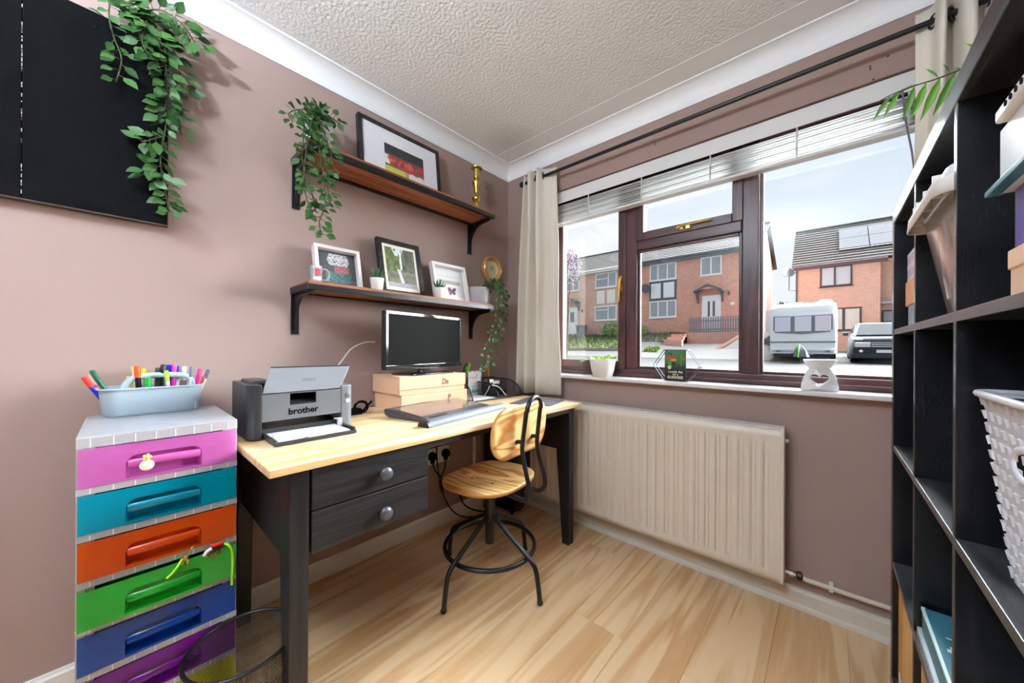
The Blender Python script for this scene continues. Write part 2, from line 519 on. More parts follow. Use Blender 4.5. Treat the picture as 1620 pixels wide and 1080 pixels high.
structure(obj('wall_left', bx(-0.12, 0.0, RY0, 0.0, 0.0, CZ), M['wall']))
structure(obj('wall_right', bx(RX, RX + 0.12, RY0, 0.0, 0.0, CZ), M['wall']))
structure(obj('wall_near', bx(-0.12, RX + 0.12, RY0 - 0.12, RY0, 0.0, CZ), M['wall']))
b = B()
box(b, -0.12, WX0, 0, WT, -0.4, CZ + 0.1); box(b, WX1, RX + 0.12, 0, WT, -0.4, CZ + 0.1)
box(b, WX0, WX1, 0, WT, -0.4, WZ0); box(b, WX0, WX1, 0, WT, WZ1, CZ + 0.1)
wall_far = structure(obj('wall_far', b, M['wall']))
b = B()
for x, z in ((1.878, 2.153), (1.879, 2.143), (1.887, 2.100), (1.925, 2.167), (1.070, 2.170), (1.071, 2.160)):
    lathe(b, [(0.0035, 0), (0.0035, 0.0006)], 8, m4=Matrix.Translation((x, -0.0002, z)) @ Matrix.Rotation(PI / 2, 4, 'X'))
obj('screw_hole', b, mat('filler_hole', (0.03, 0.025, 0.02), 0.9), wall_far, kind='stuff')

# ceiling: stippled, with a faint damp smudge in the corner
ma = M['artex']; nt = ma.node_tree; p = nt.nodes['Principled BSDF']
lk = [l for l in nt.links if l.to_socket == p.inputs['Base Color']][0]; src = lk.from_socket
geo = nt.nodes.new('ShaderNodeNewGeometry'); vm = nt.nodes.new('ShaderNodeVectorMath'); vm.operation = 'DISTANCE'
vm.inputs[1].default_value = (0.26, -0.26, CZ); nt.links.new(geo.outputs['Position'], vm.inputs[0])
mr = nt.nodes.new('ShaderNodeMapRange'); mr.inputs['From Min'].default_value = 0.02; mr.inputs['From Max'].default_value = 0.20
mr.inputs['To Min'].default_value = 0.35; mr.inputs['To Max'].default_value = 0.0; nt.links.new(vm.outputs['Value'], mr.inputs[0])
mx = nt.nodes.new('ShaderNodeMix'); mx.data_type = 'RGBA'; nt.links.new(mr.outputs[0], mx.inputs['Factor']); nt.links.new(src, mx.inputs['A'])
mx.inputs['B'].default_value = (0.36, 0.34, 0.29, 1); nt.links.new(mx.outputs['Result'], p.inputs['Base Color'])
ceil = structure(obj('ceiling', bx(-0.12, RX + 0.12, RY0 - 0.12, 0.0, CZ, CZ + 0.1), M['artex']))
structure(obj('trim_3', bx(0.085, RX - 0.001, -0.205, -0.086, CZ - 0.0018, CZ), M['ceil_smooth'], bev=0.0015))

# coving: concave cornice, mitred in the corner
cv = 0.0838
prof = [(0.0, 0.0), (0.006, 0.0), (0.006, 0.006)]
for i in range(0, 9):
    a = R(90 * i / 8)
    prof.append((0.078 - 0.068 * math.cos(a) + 0.0, 0.008 + 0.0680 * math.sin(a) + 0.0) if False else (0.008 + 0.070 * (1 - math.cos(a)), 0.008 + 0.070 * math.sin(a)))
prof += [(cv - 0.002, 0.078), (cv, 0.0815), (cv, cv)]
def cove(name, f0, f1):
    b = B(); z0 = CZ - cv - 0.0005
    A = [b.verts.new(f0(d, z0 + z)) for d, z in prof]; Z = [b.verts.new(f1(d, z0 + z)) for d, z in prof]
    A.append(b.verts.new(f0(0, CZ - .0005))); Z.append(b.verts.new(f1(0, CZ - .0005)))
    n = len(A)
    for i in range(n): b.faces.new((A[i], A[(i + 1) % n], Z[(i + 1) % n], Z[i]))
    b.faces.new(A); b.faces.new(Z[::-1]); bmesh.ops.recalc_face_normals(b, faces=b.faces)
    return structure(obj(name, b, M['ceil_smooth'], smooth=35))
cove('trim_1', lambda d, z: (d, RY0, z), lambda d, z: (d, -d, z))
cove('trim_2', lambda d, z: (d, -d, z), lambda d, z: (RX, -d, z))

# baseboards
def base_board(name, pts_of, m, hgt):
    pr = [(0, 0), (0.017, 0), (0.017, hgt - 0.012), (0.012, hgt - 0.006), (0.010, hgt), (0, hgt)]
    b = B(); A = [b.verts.new(pts_of(0, d, z)) for d, z in pr]; Z = [b.verts.new(pts_of(1, d, z)) for d, z in pr]
    for i in range(6): b.faces.new((A[i], A[(i + 1) % 6], Z[(i + 1) % 6], Z[i]))
    b.faces.new(A); b.faces.new(Z[::-1]); bmesh.ops.recalc_face_normals(b, faces=b.faces)
    return structure(obj(name, b, m))
base_board('baseboard_left', lambda e, d, z: (d, (RY0, -d)[e], z), M['trimwhite'], 0.083)
base_board('baseboard_far', lambda e, d, z: ((d, RX)[e], -d, z), M['trimdirty'], 0.079)
b = B()
prism(b, [(0.02, -0.017, 0), (0.02, -0.030, 0), (0.02, -0.027, 0.012), (0.02, -0.017, 0.020)], (RX - 0.02, 0, 0))
structure(obj('trim_4', b, M['trimdirty']))

# sill board and reveal
structure(obj('trim_5', bx(0.30, 2.11, -0.05, 0.085, WZ0 - 0.0005, 0.9085), M['sill'], bev=0.006, seg=3))

# ---------------------------------------------------------------- window
FY0, FY1 = 0.085, 0.150
win = structure(thing('window_1', None, None, (WX0, FY0, 0.905)))
def bar(name, x0, x1, z0, z1, y0=FY0, y1=FY1, parent=win, h=False, bev=0.005):
    return obj(name, bx(x0, x1, y0, y1, z0, z1), M['mahogh' if h else 'mahog'], parent, bev=bev, seg=2)
ZB, ZT = 0.905, 2.093
b = B()
box(b, WX0, 0.395, FY0, FY1, ZB, ZT); box(b, 2.02, WX1, FY0, FY1, ZB, ZT)
obj('frame_jamb', b, M['mahog'], win, bev=0.005)
b = B(); box(b, 0.395, 2.02, FY0, FY1, ZB, 0.958); box(b, 0.395, 2.02, FY0, FY1, ZT - 0.04, ZT)
box(b, 0.335, 2.075, FY0 - 0.018, FY0, 0.9085, 0.932)
obj('frame_rail', b, M['mahogh'], win, bev=0.005)
bar('mullion', 0.868, 0.938, 0.958, ZT - .04); bar('mullion', 1.452, 1.522, 0.958, ZT - .04)
bar('transom', 0.938, 1.452, 1.640, 1.695, h=True)
def sash(name, x0, x1, z0, z1, w, y0, y1):
    s = obj(name, bx(x0, x0 + w, y0, y1, z0, z1), M['mahog'], win, bev=0.004)
    b = B(); box(b, x1 - w, x1, y0, y1, z0, z1); obj('stile', b, M['mahog'], s, bev=0.004)
    b = B(); box(b, x0 + w, x1 - w, y0, y1, z0, z0 + w); box(b, x0 + w, x1 - w, y0, y1, z1 - w, z1); obj('rail', b, M['mahogh'], s, bev=0.004)
    obj('pane', bx(x0 + w - .004, x1 - w + .004, (y0 + y1) / 2 - .003, (y0 + y1) / 2 + .003, z0 + w - .004, z1 - w + .004), M['glass'], s)
    return s
s1 = sash('casement', 0.387, 0.875, 0.952, 2.060, 0.048, 0.076, 0.125)
s2 = sash('toplight', 0.932, 1.458, 1.690, 2.060, 0.046, 0.076, 0.125)
# beads and panes of the two fixed lights
def fixed(x0, x1, z0, z1):
    b = B(); w = 0.014
    box(b, x0, x0 + w, 0.100, 0.122, z0, z1); box(b, x1 - w, x1, 0.100, 0.122, z0, z1)
    o = obj('glazing_bead', b, M['mahog'], win, bev=0.003)
    b = B(); box(b, x0 + w, x1 - w, 0.100, 0.122, z0, z0 + w); box(b, x0 + w, x1 - w, 0.100, 0.122, z1 - w, z1)
    obj('glazing_bead', b, M['mahogh'], win, bev=0.003)
    obj('pane', bx(x0 + .003, x1 - .003, 0.119, 0.125, z0 + .003, z1 - .003), M['glass'], win)
fixed(0.938, 1.452, 0.958, 1.640); fixed(1.522, 2.02, 0.958, ZT - .04)
# brass furniture
b = B()
box(b, 0.838, 0.856, 0.070, 0.077, 1.415, 1.500); lathe(b, [(0.010, 0), (0.010, 0.014)], 14, m4=Matrix.Translation((0.847, 0.072, 1.478)) @ Matrix.Rotation(PI / 2, 4, 'X'))
tube(b, [(0.847, 0.060, 1.482), (0.846, 0.055, 1.45), (0.843, 0.054, 1.38), (0.842, 0.056, 1.348)], [0.008, 0.0075, 0.007, 0.008], 10)
obj('casement_handle', b, M['brass'], s1, smooth=40)
b = B()
box(b, 1.160, 1.190, 0.070, 0.077, 1.706, 1.724); box(b, 1.205, 1.225, 0.066, 0.077, 1.702, 1.722)
tube(b, [(1.165, 0.064, 1.712), (1.185, 0.062, 1.722), (1.24, 0.062, 1.722), (1.325, 0.062, 1.722)], 0.0048, 8)
sphere(b, (1.165, 0.064, 1.713), 0.008, 10, 8)
obj('window_stay', b, M['brass'], s2, smooth=40)

# ---------------------------------------------------------------- venetian blind, pulled up
bl = thing('venetian_blind', 'white venetian blind pulled up to the top of the window', 'blind', (1.2, 0.04, 1.89))
obj('headrail', bx(0.345, 2.065, 0.018, 0.068, 2.048, 2.090), M['blind'], bl, bev=0.004)
obj('valance', bx(0.342, 2.068, 0.010, 0.0165, 2.018, 2.090), M['blind'], bl, bev=0.003)
me = None
for i in range(11):
    z = 1.903 + i * 0.0108
    b = B(); n = 5
    P = [[(x, y, 0.0022 * (1 - ((y / 0.0245) ** 2)) + (0.0024 if i % 3 == 0 else 0) * (x - 1.2) * 0) for y in [(-1 + 2 * j / n) * 0.0245 for j in range(n + 1)]] for x in (0.348, 2.062)]
    if me is None:
        sheet(b, P); me = mesh_of('slat', b, M['blind'], smooth=180)
    o = inst('slat', me, bl, Matrix.Translation((0, 0.043 + rng.uniform(-.003, .003), z)) @ Matrix.Rotation(R(rng.uniform(2, 16)), 4, 'X'))
    solidify(o, 0.0022)
obj('bottom_rail', bx(0.346, 2.064, 0.019, 0.068, 1.882, 1.896), M['blind'], bl, bev=0.004)
cordm = mat('blind_cord', (0.60, 0.60, 0.60), 0.8)
for x in (0.43, 0.66, 0.99, 1.33, 1.66, 1.98):
    b = B()
    for y in (0.0165, 0.0195):
        tube(b, [(x, y - .001, 2.05), (x + .004, y - .003, 1.98), (x - .003, y - .004, 1.93), (x, y - .001, 1.885)], 0.0016, 5)
    box(b, x - .003, x + .003, 0.0155, 0.0185, 1.90, 2.02)
    obj('ladder_cord', b, cordm, bl)
b = B(); tube(b, [(1.962, 0.004, 2.02), (1.968, 0.000, 1.92), (1.985, -0.002, 1.79), (2.000, -0.002, 1.62)], 0.0028, 6)
obj('pull_cord', b, mat('grey_cord', (0.16, 0.14, 0.18), 0.7), bl)

# ---------------------------------------------------------------- curtain rod and curtains
RODY, RODZ = -0.088, 2.178
rod = thing('curtain_rod', 'long black curtain rod with round end knobs above the window', 'curtain rod', (1.15, RODY, RODZ))
b = B(); tube(b, [(0.225, RODY, RODZ), (2.17, RODY, RODZ)], 0.0095, 14); obj('rod', b, M['black'], rod, smooth=40)
for x in (0.213, 2.182):
    b = B(); sphere(b, (x, RODY, RODZ), 0.019, 16, 10); obj('finial', b, M['black'], rod, smooth=180)
for x in (0.262, 2.14):
    b = B(); tube(b, [(x, -0.004, RODZ - .012), (x, -0.05, RODZ - .014), (x, RODY, RODZ - .0125)], 0.006, 8)
    lathe(b, [(0.022, 0), (0.022, 0.005), (0.014, 0.008)], 16, m4=Matrix.Translation((x, -0.0005, RODZ - .012)) @ Matrix.Rotation(PI / 2, 4, 'X'))
    obj('bracket', b, M['black'], rod, smooth=40)

def curtain(name, label, path_top, path_bot, ztop, zbot, rings, mi):
    """path: list of (x,y) points top and bottom with equal length"""
    t = thing(name, label, 'curtain', (path_bot[0][0], RODY, zbot), group='curtains')
    pt = catmull([(x, y, 0) for x, y in path_top], 7); pb = catmull([(x, y, 0) for x, y in path_bot], 7)
    rows = []
    for k in range(15):
        f = k / 14
        row = []
        for a, c in zip(pt, pb):
            q = a.lerp(c, f)
            row.append((q.x + 0.004 * math.sin(f * 9 + q.x * 60), q.y + 0.004 * math.sin(f * 7 + q.x * 40), ztop + (zbot - ztop) * f))
        rows.append(row)
    b = B(); sheet(b, rows); o = obj('fabric', b, M['curtain'], t, smooth=180); solidify(o, 0.003)
    for x, ang in rings:
        b = B(); tube(b, [Vector((x, RODY, RODZ)) + Matrix.Rotation(ang, 3, 'Z') @ Vector((0, 0.021 * math.cos(u), 0.021 * math.sin(u))) for u in [2 * PI * i / 20 for i in range(20)]], 0.0042, 6, closed=True)
        obj('eyelet', b, M['black'], t, smooth=180)
    return t
curtain('curtain', 'cream eyelet curtain hanging in folds in the corner left of the window',
        [(0.238, -.105), (0.252, -.045), (0.285, -.05), (0.296, -.12), (0.312, -.13), (0.325, -.06), (0.345, -.045), (0.362, -.12), (0.380, -.135), (0.398, -.09), (0.43, -.066), (0.46, -.06), (0.478, -.062)],
        [(0.180, -.115), (0.205, -.055), (0.240, -.05), (0.262, -.115), (0.285, -.125), (0.305, -.06), (0.328, -.05), (0.355, -.115), (0.382, -.135), (0.410, -.10), (0.45, -.070), (0.49, -.062), (0.512, -.058)],
        2.222, 0.778, [(0.392, R(25)), (0.302, R(-20)), (0.335, R(20))], 0)
curtain('curtain', 'cream eyelet curtain bunched right of the window above the black shelving',
        [(1.985, -.06), (2.00, -.062), (2.018, -.075), (2.030, -.13), (2.045, -.135), (2.056, -.07), (2.070, -.06), (2.082, -.13), (2.10, -.138), (2.112, -.07), (2.13, -.055), (2.150, -.12), (2.18, -.13), (2.20, -.08)],
        [(1.965, -.055), (1.985, -.06), (2.012, -.075), (2.026, -.125), (2.045, -.13), (2.058, -.07), (2.075, -.06), (2.088, -.125), (2.10, -.132), (2.115, -.07), (2.132, -.055), (2.150, -.115), (2.18, -.125), (2.20, -.08)],
        2.235, 0.30, [(2.024, R(25)), (2.060, R(-25)), (2.078, R(25))], 0)

# ---------------------------------------------------------------- radiator
RXa, RXb, RZa, RZb, RYf = 0.312, 1.632, 0.117, 0.748, -0.100
rad = thing('radiator', 'long cream ribbed radiator on the wall under the window', 'radiator', (0.97, -0.06, RZa))
b = B(); pitch = 0.0445; nx = 30 * 8
xs = [RXa + 0.006 + (RXb - RXa - 0.012) * i / nx for i in range(nx + 1)]
zs = [RZa, RZa + .03, RZa + .042, RZa + .05, RZa + .07, RZb - .10, RZb - .065, RZb - .055, RZb - .04, RZb]
wz = [0, 0, 0.35, .8, 1, 1, .8, .35, 0, 0]
def rib(x):
    u = ((x - 0.335) / pitch) % 1.0
    if x < 0.335 or x > 0.335 + pitch * 28.5: return 0
    return 0 if u < .5 else (min(1, (u - .5) / .12) if u < .62 else (1 if u < .88 else (1 - u) / .12))
sheet(b, [[(x, RYf + 0.009 * rib(x) * w, z) for x in xs] for z, w in zip(zs, wz)])
o = obj('front_panel', b, M['radiator'], rad, smooth=28); solidify(o, 0.0015, 1)
obj('rear_panel', bx(RXa + .01, RXb - .01, -0.046, -0.040, RZa + .01, RZb - .01), M['radiator'], rad)
b = B(); x = RXa + 0.02
while x < RXb - 0.03:
    box(b, x, x + 0.0075, -0.094, -0.048, RZb + .001, RZb + .004); x += 0.0145
box(b, RXa, RXb - .012, -0.1015, -0.090, RZb - .004, RZb + .005); box(b, RXa, RXb - .012, -0.050, -0.040, RZb - .004, RZb + .005)
obj('top_grille', b, mat('white_enamel', (0.76, 0.75, 0.72), 0.35), rad, kind='stuff')
for x0, x1 in ((RXa - .008, RXa + .004), (RXb - .012, RXb)):
    b = B(); box(b, x0, x1, -0.1035, -0.036, RZa, RZb + .007)
    obj('side_cap', b, M['radiator'], rad, bev=0.003)
for x in (.5, 1.4): obj('wall_bracket', bx(x, x + .03, -0.040, -.0005, .25, .6), M['radiator'], rad)
b = B(); lathe(b, [(0.008, 0), (0.008, 0.012)], 10, m4=Matrix.Translation((RXb, -.07, RZb - .05)) @ Matrix.Rotation(PI / 2, 4, 'Y')); obj('bleed_valve', b, M['radiator'], rad)
b = B(); mm = lambda x: Matrix.Translation((x, -0.055, 0.155)) @ Matrix.Rotation(PI / 2, 4, 'Y')
lathe(b, [(0.009, 0), (0.009, .012), (0.015, .012), (0.016, .026), (0.010, .027), (0.010, .036)], 8, m4=mm(RXb)); obj('valve_nut', b, M['chrome'], rad)
b = B(); lathe(b, [(0.012, 0), (0.017, .004), (0.017, .018), (0.010, .022)], 12, m4=mm(RXb + .036)); obj('valve_body', b, mat('dark_bronze', (.06, .035, .02), .4, .6), rad, smooth=40)
pp = thing('heating_pipe', 'thin cream heating pipe running along the wall beside the radiator valve', 'pipe', (1.97, -0.03, 0.13))
b = B(); tube(b, [(RXb + .050, -0.055, 0.150), (RXb + .075, -.046, .143), (1.76, -.032, 0.136), (1.95, -.029, 0.135), (2.29, -.029, 0.135)], 0.0085, 12); obj('tube', b, M['radiator'], pp, smooth=180)
for x in (1.775, 2.15):
    b = B(); box(b, x - .006, x + .006, -.040, 0, .124, .147); obj('clip', b, M['trimwhite'], pp)

# ---------------------------------------------------------------- black shelving unit on the right
KX, KY, KZ = 1.911, -0.3013, 1.4995
KD, KT = 0.388, 0.038
KYN = KY - 1.466
kal = thing('shelving_unit', 'large black-brown cube shelving unit along the right wall', 'shelves', (2.1, -1.03, 0.0))
lv = [0.0863, 0.437, 0.7878, 1.1386]
obj('top_panel', bx(KX, KX + KD, KYN, KY, KZ - KT, KZ), M['kallax'], kal, bev=.0015)
obj('bottom_panel', bx(KX, KX + KD, KYN, KY, lv[0] - KT, lv[0]), M['kallax'], kal, bev=.0015)
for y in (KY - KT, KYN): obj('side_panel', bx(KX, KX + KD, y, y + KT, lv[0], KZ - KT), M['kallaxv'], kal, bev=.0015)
for z in lv[1:]: obj('shelf', bx(KX + .001, KX + KD, KYN + KT, KY - KT, z - .016, z), M['kallax'], kal, bev=.001)
tops = [lv[1] - .016, lv[2] - .016, lv[3] - .016, KZ - KT]
for z0, z1 in zip(lv, tops):
    for k in range(3):
        y = KY - KT - .335 - k * .3507
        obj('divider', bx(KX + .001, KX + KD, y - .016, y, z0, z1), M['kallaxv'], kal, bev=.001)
for x in (KX + .05, KX + KD - .05):
    for y in (KY - .05, KYN + .05):
        b = B(); lathe(b, [(.018, 0), (.022, lv[0] - KT)], 14, (x, y, 0)); obj('foot', b, M['black'], kal)

# ---------------------------------------------------------------- desk
DX, DY0, DY1, DZ = 0.733, -1.655, -0.174, 0.770
desk = thing('desk', 'pine-topped desk with black painted legs and two drawers', 'desk', (0.4, -0.9, 0))
obj('desktop', bx(0.032, DX, DY0, DY1, DZ - 0.022, DZ), M['pine'], desk, bev=.003, seg=3)
def dleg(x_out, x_in_top, x_in_bot, y0, y1):
    b = B(); s = 1 if x_out > x_in_top else -1
    pts = [(x_out, y0, 0), (x_out, y0, DZ - .022), (x_in_top, y0, DZ - .022), (x_in_top, y0, .50), (x_in_bot, y0, 0)]
    prism(b, pts, (0, y1 - y0, 0)); return obj('leg', b, M['blackwoodv'], desk, bev=.002)
dleg(.715, .632, .672, -1.605, -1.558); dleg(.715, .632, .672, -.272, -.225)
dleg(.045, .125, .088, -1.605, -1.558); dleg(.045, .125, .088, -.272, -.225)
obj('side_apron', bx(.125, .632, -1.597, -1.575, .490, DZ - .022), M['blackwood'], desk); obj('side_apron', bx(.125, .632, -.255, -.233, .508, DZ - .022), M['blackwood'], desk)
obj('back_apron', bx(.055, .075, -1.558, -.272, .60, DZ - .022), M['blackwood'], desk)
obj('front_rail', bx(.690, .712, -1.172, -.272, .722, DZ - .022), M['blackwood'], desk)
b = B(); box(b, .10, .69, -1.185, -1.170, .505, DZ - .022); box(b, .10, .69, -1.558, -1.545, .505, DZ - .022); box(b, .1, .69, -1.545, -1.185, .505, .512); box(b, .1, .69, -1.545, -1.185, .62, .627)
obj('drawer_case', b, M['blackwood'], desk)
for z0, z1, kz in ((.627, .746, .681), (.508, .6225, .557)):
    d = obj('drawer', bx(.690, .712, -1.550, -1.173, z0, z1), M['blackwood'], desk, bev=.002)
    b = B(); box(b, .25, .690, -1.54, -1.19, z0 + .012, z0 + .02); box(b, .25, .256, -1.54, -1.19, z0 + .02, z1 - .02); obj('drawer_box', b, M['pinebox'], d)
    b = B(); lathe(b, [(.0075, 0), (.007, .008), (.010, .012), (.0185, .018), (.021, .024), (.0195, .030), (.012, .034), (.004, .035)], 20, m4=Matrix.Translation((.712, -1.345, kz)) @ Matrix.Rotation(PI / 2, 4, 'Y'))
    obj('knob', b, mat('dark_pewter_knob', (0.09, 0.09, 0.10), .38, .35), d, smooth=60)

# ---------------------------------------------------------------- two wall shelves
def wall_shelf(label, z0, y0, y1, bys, blen):
    t = thing('wall_shelf', label, 'shelf', (0.1, (y0 + y1) / 2, z0), group='wall shelves')
    obj('board', bx(.004, .2135, y0 + .002, y1 - .002, z0 + .006, z0 + .034), M['shelfwood'], t, bev=.002)
    f = .0225
    b = B(); box(b, .211, .2165, y0, y1, z0, z0 + f); box(b, .190, .211, y0, y1, z0, z0 + .004); obj('front_angle', b, M['black'], t, bev=.001)
    b = B(); box(b, .0005, .0035, y0, y1, z0, z0 + f); box(b, .0035, .030, y0, y1, z0, z0 + .004); obj('back_angle', b, M['black'], t, bev=.001)
    for a, c in ((y0 - .003, y0), (y1, y1 + .003)): obj('end_strip', bx(.0005, .2165, a, c, z0, z0 + f + .004), M['black'], t, bev=.001)
    for y in bys:
        b = B()
        box(b, .0005, .0055, y - .0155, y + .0155, z0 - blen, z0); box(b, .0055, .20, y - .013, y + .013, z0 - .005, z0)
        pts = [(.0055, y - .004, z0 - .005), (.0055, y - .004, z0 - blen * .92), (.012, y - .004, z0 - blen * .92)]
        for i in range(9):
            a = R(90 * i / 8); pts.append((.018 + .115 * (1 - math.cos(a)), y - .004, z0 - .018 - .115 * (1 - math.sin(a)) if i else z0 - .135))
        pts += [(.19, y - .004, z0 - .012), (.19, y - .004, z0 - .005)]
        prism(b, pts, (0, .008, 0)); obj('bracket', b, M['black'], t)
    return t
wall_shelf('upper black-framed wooden wall shelf carrying the landscape team photo frame', 1.876, -1.402, -.352, (-1.384, -.372), .19)
wall_shelf('lower black-framed wooden wall shelf holding three tilted picture frames', 1.3085, -1.402, -.352, (-1.386, -.358), .178)

# ================================================================ CHAIR
ch = thing('desk_chair', 'plywood stool-height office chair with black tube frame and foot ring', 'chair', (.588, -.745, 0), R(8))
W = _w(ch)
ST = .478
def sup(a, b, n, k=44):
    out = []
    for i in range(k):
        t = 2 * PI * i / k; c, s = math.cos(t), math.sin(t)
        out.append((a * abs(c) ** (2 / n) * (1 if c >= 0 else -1), b * abs(s) ** (2 / n) * (1 if s >= 0 else -1)))
    return out
b = B()
o2 = sup(.186, .212, 2.7)
def dish(x, y): return -0.010 * max(0, 1 - (x * x / .03 + y * y / .04)) + (-.006 if x < -.14 else 0) * ((-x - .14) / .05)
rings_ = []
for s in (1.0, .93, .75, .5, .25):
    rings_.append([b.verts.new((x * s - .005, y * s, ST + dish(x * s, y * s))) for x, y in o2])
cen = b.verts.new((-.005, 0, ST + dish(0, 0)))
for A_, Z_ in zip(rings_, rings_[1:]):
    for i in range(44): b.faces.new((A_[i], A_[(i + 1) % 44], Z_[(i + 1) % 44], Z_[i]))
for i in range(44): b.faces.new((rings_[-1][i], rings_[-1][(i + 1) % 44], cen))
bmesh.ops.recalc_face_normals(b, faces=b.faces)
seat = obj('seat', b, M['ply'], ch, local=True, smooth=180); so = solidify(seat, .015, -1); seat.data.materials.append(M['ply_edge']); so.material_offset_rim = 1
b = B()
for x, y in ((.055, .055), (.055, -.055), (-.065, .055), (-.065, -.055)):
    lathe(b, [(.006, 0), (.0055, .0015), (.001, .002)], 10, (x, y, ST + dish(x, y) - .0005))
obj('seat_screw', b, M['black'], ch, local=True)
# back plate, bowed about the vertical
b = B(); nb = 44; o3 = rrect(.43, .218, .098, 11)
P3 = lambda u, v, s: (.165 + .020 - .35 * (u * s) ** 2 * 1.0 + .06 * (v * s), u * s, .722 + v * s)
rr = [[b.verts.new(P3(u, v, s)) for u, v in o3] for s in (1.0, .9, .6, .3)]
cen = b.verts.new(P3(0, 0, 1)); n3 = len(o3)
for A_, Z_ in zip(rr, rr[1:]):
    for i in range(n3): b.faces.new((A_[i], A_[(i + 1) % n3], Z_[(i + 1) % n3], Z_[i]))
for i in range(n3): b.faces.new((rr[-1][i], rr[-1][(i + 1) % n3], cen))
bmesh.ops.recalc_face_normals(b, faces=b.faces)
bk = obj('backrest', b, M['plyb'], ch, local=True, smooth=180); so = solidify(bk, .012, 0); bk.data.materials.append(M['ply_edge']); so.material_offset_rim = 1
# bent tube carrying the back
side = lambda s: [(.04, s * .052, ST - .032), (.16, s * .058, ST - .036), (.225, s * .063, ST - .038), (.252, s * .066, ST - .012), (.250, s * .066, ST + .03), (.230, s * .064, ST + .10), (.215, s * .062, ST + .17), (.222, s * .060, ST + .25), (.232, s * .058, ST + .33)]
arch = [(.236 + .004 * math.sin(R(a)), .058 * math.cos(R(a)), ST + .335 + .052 * math.sin(R(a))) for a in range(0, 181, 20)]
b = B(); tube(b, catmull(side(1), 5) + [Vector(p) for p in arch] + catmull(side(-1), 5)[::-1], .0098, 12)
obj('back_tube', b, M['black'], ch, local=True, smooth=60)
b = B()
for s in (1, -1):
    tube(b, [(.222, s * .061, ST + .205), (.186, s * .061, ST + .200)], .009, 10); tube(b, [(.187, s * .061, ST + .200), (.182, s * .061, ST + .2)], .013, 12)
obj('back_peg', b, M['black'], ch, local=True, smooth=40)
b = B(); box(b, -.10, .10, -.09, .09, ST - .030, ST - .018); obj('seat_plate', b, M['black'], ch, local=True, bev=.003)
b = B(); lathe(b, [(.021, .168), (.0225, .170), (.0225, .300), (.0245, .303), (.0245, ST - .03)], 24); obj('column', b, M['black'], ch, local=True, smooth=40)
for k in range(4):
    a = R(-4 + 90 * k); c, s = math.cos(a), math.sin(a)
    pts = [(r * c, r * s, z) for r, z in ((.018, .298), (.10, .248), (.19, .195), (.236, .166), (.258, .138), (.270, .085), (.280, .014))]
    b = B(); tube(b, catmull(pts, 5), .0105, 12); lg = obj('leg', b, M['black'], ch, local=True, smooth=60)
    b = B(); sphere(b, (.281 * c, .281 * s, .011), .0135, 14, 9, (1, 1, .8)); obj('foot_cap', b, M['black'], lg, local=True, smooth=180)
b = B(); tube(b, ring_pts((0, 0, .163), .208, 56), .0098, 12, closed=True); obj('foot_ring', b, M['black'], ch, local=True, smooth=180)

# ================================================================ DRAWER TOWER
TX0, TX1, TY0, TY1, TZ = .070, .450, -1.971, -1.668, .860
tw = thing('drawer_tower', 'tall clear plastic drawer tower with seven rainbow coloured drawers', 'drawer tower', (.26, -1.82, 0))
M['frost'] = clear('frosted_white_plastic', (.96, .97, .98), .10, .15, (.80, .82, .84), .62, True)
DH = .1114
b = B()
box(b, TX0, TX1 + .002, TY0, TY1, TZ - .004, TZ); box(b, TX1 - .001, TX1 + .002, TY0, TY1, TZ - .0265, TZ - .004)
box(b, TX0, TX1, TY0, TY0 + .003, TZ - .0265, TZ - .004); box(b, TX0, TX1, TY1 - .003, TY1, TZ - .0265, TZ - .004)
obj('lid', b, M['frost'], tw, bev=.001)
zb = [TZ - .0265 - DH * (i + 1) for i in range(7)]
nr = 8
b = B()
for z, h in [(TZ - .0265, .0235)] + [(z, .0165) for z in zb]:
    for i in range(nr):
        y = TY0 + .022 + (TY1 - TY0 - .044) * i / (nr - 1)
        box(b, TX1 + (.002 if h > .02 else 0), TX1 + (.0028 if h > .02 else .0010), y - .001, y + .001, z + .001, z + h - .002)
obj('rib', b, mat('white_rib', (.85, .86, .88), .4), tw, kind='stuff')
for z in zb:
    b = B(); box(b, TX1 - .003, TX1, TY0, TY1, z, z + .0165); box(b, TX0, TX1 - .003, TY0, TY1, z, z + .003)
    obj('rail', b, M['frost'], tw)
b = B(); box(b, TX0, TX1 - .004, TY0, TY0 + .0025, .055, TZ - .027); obj('side_panel', b, M['frost'], tw)
b = B(); box(b, TX0, TX1 - .004, TY1 - .0025, TY1, .055, TZ - .027); obj('side_panel', b, M['frost'], tw)
b = B(); box(b, TX0, TX0 + .0025, TY0 + .003, TY1 - .003, .055, TZ - .027); obj('back_panel', b, M['frost'], tw)
for y in (TY0 + .0005, TY1 - .0285): obj('post', bx(TX1 - .034, TX1 - .031, y, y + .028, .055, TZ - .027), mat('white_frame_post', (.82, .83, .86), .4), tw)
for x in (TX0 + .04, TX1 - .04):
    for y in (TY0 + .04, TY1 - .04):
        b = B(); tube(b, [(x, y - .010, .020), (x, y + .010, .020)], .020, 16); box(b, x - .008, x + .008, y - .014, y + .014, .035, .056); obj('caster', b, M['white'], tw)
dcol = [('pink', srgb(234, 128, 214), srgb(250, 205, 244)), ('teal', srgb(0, 178, 206), srgb(70, 215, 228)), ('orange', srgb(236, 92, 16), srgb(250, 160, 70)),
        ('green', srgb(30, 196, 62), srgb(140, 235, 140)), ('blue', srgb(4, 84, 186), srgb(50, 150, 232)), ('purple', srgb(140, 16, 164), srgb(200, 100, 215)),
        ('yellow', srgb(222, 220, 20), srgb(240, 240, 120))]
